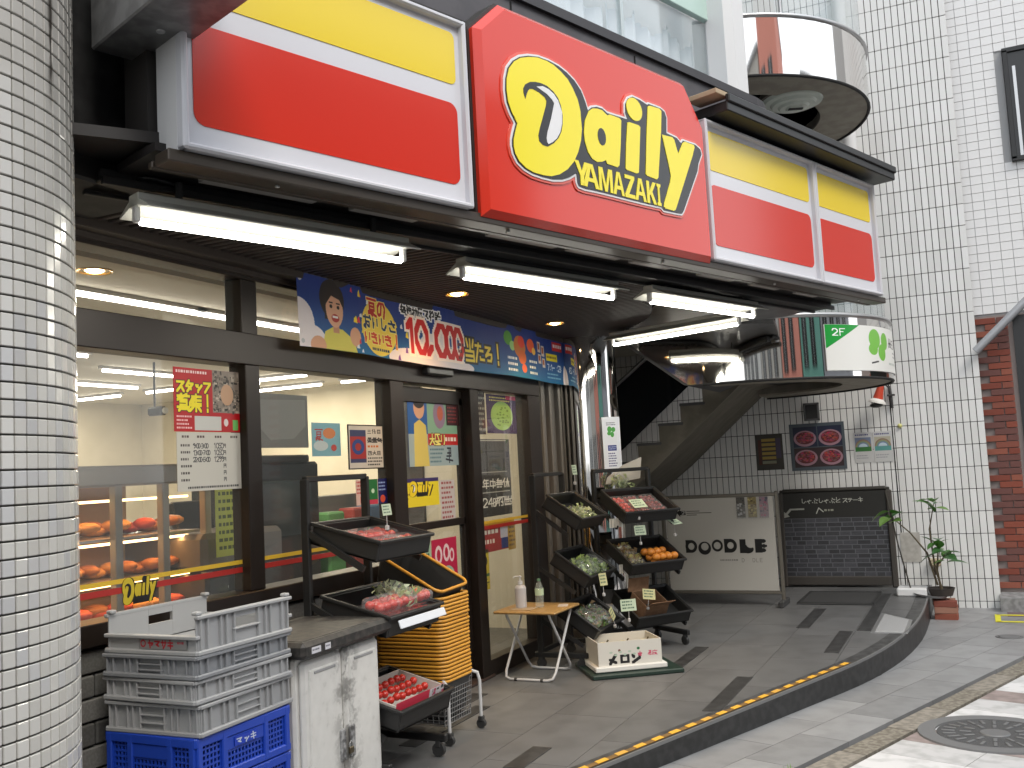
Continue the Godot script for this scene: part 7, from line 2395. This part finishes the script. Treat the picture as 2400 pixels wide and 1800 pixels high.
func build_cabinet() -> void:
	var w := thing("storage_cabinet", "scuffed white plastic storage cabinet with black top and padlocked doors", "cabinet", Vector3(3.32, 0, -2.62), 0.035)
	var white := grain("cab_white", [Color(0.56, 0.55, 0.52), Color(0.64, 0.63, 0.6), Color(0.68, 0.67, 0.64)], [0.12, 0.3, 0.8], 1.8, 0.45, 0.03, 0.0, 0.0, 181)
	var b := MB.new()
	b.cbox(Vector3(0.33, 0.37, -0.24), Vector3(0.66, 0.72, 0.4), 0.012)
	part("body", b.mesh(), white, w)
	b = MB.new()
	b.cbox(Vector3(0.33, 0.765, -0.22), Vector3(0.72, 0.07, 0.52), 0.018)
	b.cbox(Vector3(0.33, 0.797, -0.22), Vector3(0.66, 0.012, 0.46), 0.004)
	part("black_top", b.mesh(), grain("cab_top", [Color(0.018, 0.017, 0.016), Color(0.05, 0.045, 0.04)], [0.3, 0.7], 2.5, 0.55, 0.03, 0.0, 1.0, 182), w)
	for s in 2:
		var x0 := 0.025 + s * 0.31
		b = MB.new()
		b.cbox(Vector3(x0 + 0.152, 0.37, -0.03), Vector3(0.296, 0.68, 0.035), 0.014)
		var d := part("door", b.mesh(), white, w)
		b = MB.new()
		b.cbox(Vector3(x0 + 0.152, 0.37, -0.011), Vector3(0.226, 0.6, 0.012), 0.01)
		part("raised_panel", b.mesh(), white, d)
		b = MB.new()
		b.cbox(Vector3(x0 + 0.152, 0.655, -0.004), Vector3(0.16, 0.012, 0.005), 0.002)
		part("groove", b.mesh(), mt("groove_grey", g3(0.3), 0.7), d)
		b = MB.new()
		b.cbox(Vector3(0.295 + s * 0.075, 0.3, -0.004), Vector3(0.045, 0.14, 0.012), 0.006)
		part("handle_recess", b.mesh(), grain("recess_grey", [g3(0.2), g3(0.36)], [0.3, 0.7], 6.0, 0.6), d)
	# scuffed dirt round the meeting edge, printed in the material of a thin strip
	var im := Image.create(64, 256, false, Image.FORMAT_RGBA8)
	im.fill(Color(0.15, 0.13, 0.11, 0))
	var nz := FastNoiseLite.new()
	nz.seed = 19
	nz.frequency = 0.045
	for y in 256:
		for x in 64:
			var n := nz.get_noise_2d(x * 0.8, y * 0.5) + 0.6 * nz.get_noise_2d(x * 3.0 + 90, y * 2.2)
			var edge := 1.0 - absf(x - 32) / 32.0
			var low := 0.55 if (y > 120 and y < 200) else 0.25
			im.set_pixel(x, y, Color(0.16, 0.14, 0.12, clampf((n + low * edge - 0.12) * 1.6, 0, 0.5) * edge))
	var dirt := print_mat("cab_dirt", im, 0.8)
	dirt.transparency = BaseMaterial3D.TRANSPARENCY_ALPHA
	b = MB.new()
	b.quad(Vector3(0.2, 0.02, 0.0035), Vector3(0.46, 0.02, 0.0035), Vector3(0.46, 0.73, 0.0035), Vector3(0.2, 0.73, 0.0035), Vector3.BACK)
	part("scuffs", b.mesh(), dirt, w)
	var pl := thing("padlock", "small tarnished padlock hanging at the cabinet doors", "padlock", w.transform * Vector3(0.335, 0.27, 0.012))
	b = MB.new()
	b.cbox(Vector3(0, 0, 0), Vector3(0.032, 0.03, 0.014), 0.004)
	part("body", b.mesh(), mt("brass_old", Color(0.1, 0.08, 0.05), 0.4, 0.6), pl)
	b = MB.new()
	b.tube([Vector3(-0.01, 0.013, 0), Vector3(-0.01, 0.03, 0), Vector3(0, 0.04, 0), Vector3(0.01, 0.03, 0), Vector3(0.01, 0.013, 0)], 0.003, 6)
	part("shackle", b.mesh(), mt("brushed"), pl)
	for k in 2:
		im = sheet(60, 20, Color(0.8, 0.8, 0.82))
		small_print(im, 4, 6, 50, 1, 12, Color(0.3, 0.3, 0.35), 3 + k)
		poster("label_sticker", ["longer white label sticker on the black cabinet top", "shorter white label sticker on the black cabinet top"][k], "sticker", im, 0.065 - 0.025 * k, 0.026, w.transform * Vector3(0.055 + 0.085 * k, 0.762, 0.041), 0.035)


func lattice(b: MB, w: float, h: float, z: float, nx: int, ny: int, bar: float, xf: Transform3D) -> void:   # openwork side
	for k in nx + 1:
		b.cbox(xf * Vector3(-w / 2 + w * k / nx, h / 2, z), Vector3(bar, h, 0.006), 0.0, xf.basis)
	for k in ny + 1:
		b.cbox(xf * Vector3(0, h * k / ny, z), Vector3(w, bar, 0.007), 0.0, xf.basis)


func build_crates() -> void:
	var grey := [mt("crate_grey_0", Color(0.33, 0.335, 0.34), 0.45), mt("crate_grey_1", Color(0.24, 0.25, 0.265), 0.45), mt("crate_grey_2", Color(0.36, 0.365, 0.37), 0.45)]
	var x0 := 2.745
	var z0 := -2.65
	var lx := 0.53
	var lz := 0.46
	# three blue openwork crates at the bottom
	for k in 3:
		var h := 0.186
		var w := thing("blue_crate", "blue openwork plastic crate, %s of the three under the grey trays" % ["lowest", "middle", "topmost"][k], "crate", Vector3(x0 + lx / 2, k * h, z0 - lz / 2), [0.0, 0.012, -0.01][k], "blue crates in the stack")
		var blue := mt("crate_blue", Color(0.012, 0.055, 0.42), 0.4)
		for side in 4:
			var along := lx if side % 2 == 0 else lz
			var out := (lz if side % 2 == 0 else lx) / 2
			var xf := Transform3D(Basis(UP, side * PI / 2), Vector3.ZERO)
			var b := MB.new()
			for q in [[0.018, 0.03], [h - 0.02, 0.036]]:
				b.cbox(xf * Vector3(0, q[0], out - 0.006), Vector3(along, q[1], 0.02), 0.004, xf.basis)
			for x in [-along / 2 + 0.02, -along * 0.22, along * 0.22, along / 2 - 0.02]:
				b.cbox(xf * Vector3(x, h / 2, out - 0.004), Vector3(0.028, h - 0.01, 0.018), 0.004, xf.basis)
			b.cbox(xf * Vector3(0, h * 0.66, out - 0.006), Vector3(along * 0.42, 0.05, 0.01), 0.002, xf.basis)
			lattice(b, along - 0.04, h - 0.06, out - 0.01, 26 if side % 2 == 0 else 22, 6, 0.007, Transform3D(xf.basis, xf * Vector3(0, 0.03, 0)))
			part("side_panel", b.mesh(), blue, w)
		var b2 := MB.new()
		b2.cbox(Vector3(0, 0.008, 0), Vector3(lx - 0.02, 0.012, lz - 0.02), 0.002)
		part("bottom", b2.mesh(), blue, w)
		if k == 2:
			var im := sheet(120, 40, Color(0.06, 0.22, 0.68))
			words(im, "マツキ".replace("ツ", "ッ"), 6, 4, 34, 5, Color(0.75, 0.78, 0.82), Color(0, 0, 0, 0), 0, 1.08)
			part("print_patch", card(0.13, 0.035), print_mat("crate_print", im, 0.4), w, Transform3D(Basis.IDENTITY, Vector3(0.0, h * 0.66, lz / 2 + 0.001)))
	# grey bread trays on top; the uppermost turned with its tall end showing
	var base := 0.558
	for k in 4:
		var h := [0.118, 0.09, 0.088, 0.148][k] as float
		var y: float = base + [0.0, 0.118, 0.208, 0.294][k]
		var said: String = ["lowest", "second lowest", "second highest", "topmost"][k]
		var tilt: float = [0.035, 0.008, 0.0, -0.006][k]
		var w := thing("grey_crate", "grey ribbed bread crate, %s of the four on the blue crates" % said, "crate", Vector3(x0 + lx / 2 + [0.012, 0.0, -0.006, 0.0][k], y, z0 - lz / 2 + 0.005 * k), [0.02, -0.015, 0.01, 0.0][k], "grey crates in the stack")
		w.rotation.x = 0.0
		w.rotation.z = tilt * 0.3
		var gm: Material = grey[[0, 2, 1, 2][k]]
		for side in 4:
			var along := lx if side % 2 == 0 else lz
			var out := (lz if side % 2 == 0 else lx) / 2
			var xf := Transform3D(Basis(UP, side * PI / 2), Vector3.ZERO)
			var hs := h
			if k == 3 and side % 2 == 1:
				hs = 0.075
			var b := MB.new()
			var gap := 0.13
			var gy := hs * 0.62
			var gh := hs * 0.24
			if k == 3 and side % 2 == 0:   # hand hole through the tall end
				b.cbox(xf * Vector3(-(along + gap) / 4, hs / 2, out - 0.008), Vector3((along - gap) / 2, hs, 0.006), 0.001, xf.basis)
				b.cbox(xf * Vector3((along + gap) / 4, hs / 2, out - 0.008), Vector3((along - gap) / 2, hs, 0.006), 0.001, xf.basis)
				b.cbox(xf * Vector3(0, (gy - gh / 2) / 2, out - 0.008), Vector3(gap, gy - gh / 2, 0.006), 0.001, xf.basis)
				b.cbox(xf * Vector3(0, (hs + gy + gh / 2) / 2, out - 0.008), Vector3(gap, hs - gy - gh / 2, 0.006), 0.001, xf.basis)
				b.cbox(xf * Vector3(0, gy - gh / 2 - 0.005, out), Vector3(gap + 0.02, 0.008, 0.018), 0.002, xf.basis)
			else:
				b.cbox(xf * Vector3(0, hs / 2, out - 0.008), Vector3(along, hs, 0.006), 0.001, xf.basis)
			b.cbox(xf * Vector3(0, hs - 0.008, out), Vector3(along + 0.012, 0.014, 0.024), 0.003, xf.basis)
			b.cbox(xf * Vector3(0, 0.01, out), Vector3(along + 0.01, 0.018, 0.022), 0.004, xf.basis)
			if not (k == 3 and side % 2 == 1):
				for x in [-0.47, -0.4, -0.27, -0.21, -0.13, 0.13, 0.21, 0.27, 0.4, 0.47]:
					b.cbox(xf * Vector3(x * along, hs / 2, out - 0.001), Vector3(0.007, hs - 0.02, 0.016), 0.002, xf.basis)
				if k < 3:
					for y2 in [0.35, 0.6]:
						b.cbox(xf * Vector3(0, hs * y2, out - 0.001), Vector3(0.13, 0.005, 0.014), 0.001, xf.basis)
			part("side_panel", b.mesh(), gm, w)
		var b2 := MB.new()
		b2.cbox(Vector3(0, 0.006, 0), Vector3(lx - 0.02, 0.01, lz - 0.02), 0.002)
		part("bottom", b2.mesh(), gm, w)
		for sx in [-1, 1]:
			for sz in [-1, 1]:
				b2 = MB.new()
				b2.cbox(Vector3(sx * (lx / 2 - 0.012), h + 0.006, sz * (lz / 2 - 0.012)), Vector3(0.03, 0.014, 0.03), 0.004)
				part("stacking_lug", b2.mesh(), gm, w)
		if k == 3:
			var im := sheet(260, 44, Color(0.5, 0.5, 0.5))
			oval(im, 24, 22, 15, 15, Color(0.62, 0.08, 0.14))
			oval(im, 24, 22, 9, 9, Color(0.5, 0.5, 0.5))
			words(im, "ヤマサキ", 46, 4, 36, 5.5, Color(0.62, 0.08, 0.14), Color(0, 0, 0, 0), 0, 1.0)
			small_print(im, 210, 12, 40, 1, 20, Color(0.6, 0.2, 0.25), 2)
			part("print_patch", card(0.24, 0.042), print_mat("bread_print", im, 0.45), w, Transform3D(Basis(UP, -PI / 2), Vector3(-lx / 2 - 0.0005, 0.042, 0.06)))


func build_opposite() -> void:   # houses across the road: the mirror column and the glass show them
	var rows := [[-11.0, -4.2, 9.0, Color(0.5, 0.5, 0.48), "pale grey building across the road, behind the photographer's left"], [-4.0, 1.0, 11.5, Color(0.42, 0.4, 0.36), "beige building across the road"], [1.2, 5.0, 13.0, Color(0.62, 0.25, 0.19), "tall salmon pink building across the road"], [5.2, 9.0, 8.5, Color(0.14, 0.33, 0.27), "teal green building across the road"], [9.2, 16.0, 10.0, Color(0.3, 0.31, 0.33), "dark grey building at the far end of the road"]]
	for q in rows:
		var l: float = q[1] - q[0]
		var h: float = q[2]
		var w := thing("street_house", q[4], "building", al(q[0], -0.4, 8.7), -PHI)
		var b := MB.new()
		b.cbox(Vector3(l / 2, h / 2, 3.0), Vector3(l, h, 6.0), 0.02)
		part("wall", b.mesh(), mt("house_%d" % int(q[0] + 20), q[3], 0.8), w)
		b = MB.new()
		b.cbox(Vector3(l / 2, h + 0.1, 3.0), Vector3(l + 0.2, 0.2, 6.2), 0.02)
		part("roof", b.mesh(), mt("roof_grey", g3(0.2), 0.8), w)
		for f in range(int(h / 2.9)):
			for c in int(l / 1.5):
				b = MB.new()
				b.cbox(Vector3(0.8 + c * 1.5, 1.5 + f * 2.9, -0.01), Vector3(0.9, 1.4 if f else 2.2, 0.06), 0.01)
				var win := part("window", b.mesh(), mt("house_window", g3(0.03), 0.08), w)
				b = MB.new()
				b.cbox(Vector3(0.8 + c * 1.5, 1.5 + f * 2.9, -0.045), Vector3(0.04, 1.4 if f else 2.2, 0.03), 0.004)
				part("bar", b.mesh(), mt("alu_frame", Color(0.5, 0.56, 0.57), 0.4, 0.3), win)


const TUBE := 0.5
const SHOP := 1.0


func _ready() -> void:
	# camera
	var cam := Camera3D.new()
	cam.name = "camera"
	add_child(cam)
	var yaw := 0.4426
	var pitch := 0.0872
	var roll := -0.0530
	var fwd := Vector3(cos(pitch) * cos(yaw), sin(pitch), -cos(pitch) * sin(yaw))
	var right := fwd.cross(UP).normalized()
	var upv := right.cross(fwd)
	cam.transform = Transform3D(Basis(right * cos(roll) + upv * sin(roll), upv * cos(roll) - right * sin(roll), -fwd), Vector3(0, 1.48, 0))
	cam.fov = 43.42
	cam.near = 0.05
	cam.far = 900.0
	cam.current = true
	# overcast daylight
	var env := Environment.new()
	env.background_mode = Environment.BG_SKY
	var sky := Sky.new()
	var sm := ProceduralSkyMaterial.new()
	sm.sky_top_color = Color(0.9, 0.93, 0.97)
	sm.sky_horizon_color = Color(0.93, 0.94, 0.95)
	sm.ground_horizon_color = Color(0.6, 0.6, 0.6)
	sm.ground_bottom_color = Color(0.4, 0.4, 0.4)
	sm.sky_curve = 0.3
	sm.sun_angle_max = 1.0
	sky.sky_material = sm
	env.sky = sky
	env.background_energy_multiplier = 1.15
	env.ambient_light_source = Environment.AMBIENT_SOURCE_SKY
	env.tonemap_mode = Environment.TONE_MAPPER_LINEAR
	env.tonemap_exposure = 2.0
	env.sdfgi_enabled = true
	env.ssao_enabled = true
	env.ssil_enabled = true
	var we := WorldEnvironment.new()
	we.name = "world_environment"
	we.environment = env
	add_child(we)
	var sun := DirectionalLight3D.new()
	sun.name = "sun"
	sun.light_energy = 0.35
	sun.light_color = Color(1.0, 0.98, 0.95)
	sun.light_angular_distance = 20.0
	sun.shadow_enabled = true
	add_child(sun)
	sun.look_at_from_position(Vector3(-3, 12, 7), Vector3(3, 0, -2))

	build_ground()
	build_deck()
	build_tile_wall()
	build_neighbour()
	build_pillar()
	build_tower()
	build_upper()
	build_canopy()
	build_opposite()
	build_signs()
	# fluorescent fittings under the canopy and two downlights in the slats
	fluorescent("leftmost fluorescent lamp under the canopy, nearest the pillar", Vector3(3.085, 2.435, -2.445), -PHI)
	fluorescent("second fluorescent lamp from the pillar under the canopy", Vector3(4.85, 2.46, -2.07), -PHI)
	fluorescent("third fluorescent lamp along the signs, before the crosswise one", Vector3(6.247, 2.455, -1.523), -PHI)
	fluorescent("fluorescent lamp set crosswise at the far end of the canopy", Vector3(7.34, 2.455, -2.064), -1.94)
	downlight("downlight in the slats between the first two fluorescent lamps", Vector3(5.22, 2.575, -2.82), 0.5)
	downlight("downlight in the slats above the right end of the banner", Vector3(6.82, 2.575, -2.84), 0.5)
	downlight("amber downlight on the shop ceiling behind the glass by the pillar", Vector3(4.05, 2.775, -4.62), 0.5, 0.085)
	build_front()
	build_interior()
	build_wall_things()
	build_plant()
	build_crates()
	build_cabinet()
	build_goods()
	build_baskets()
	build_table()
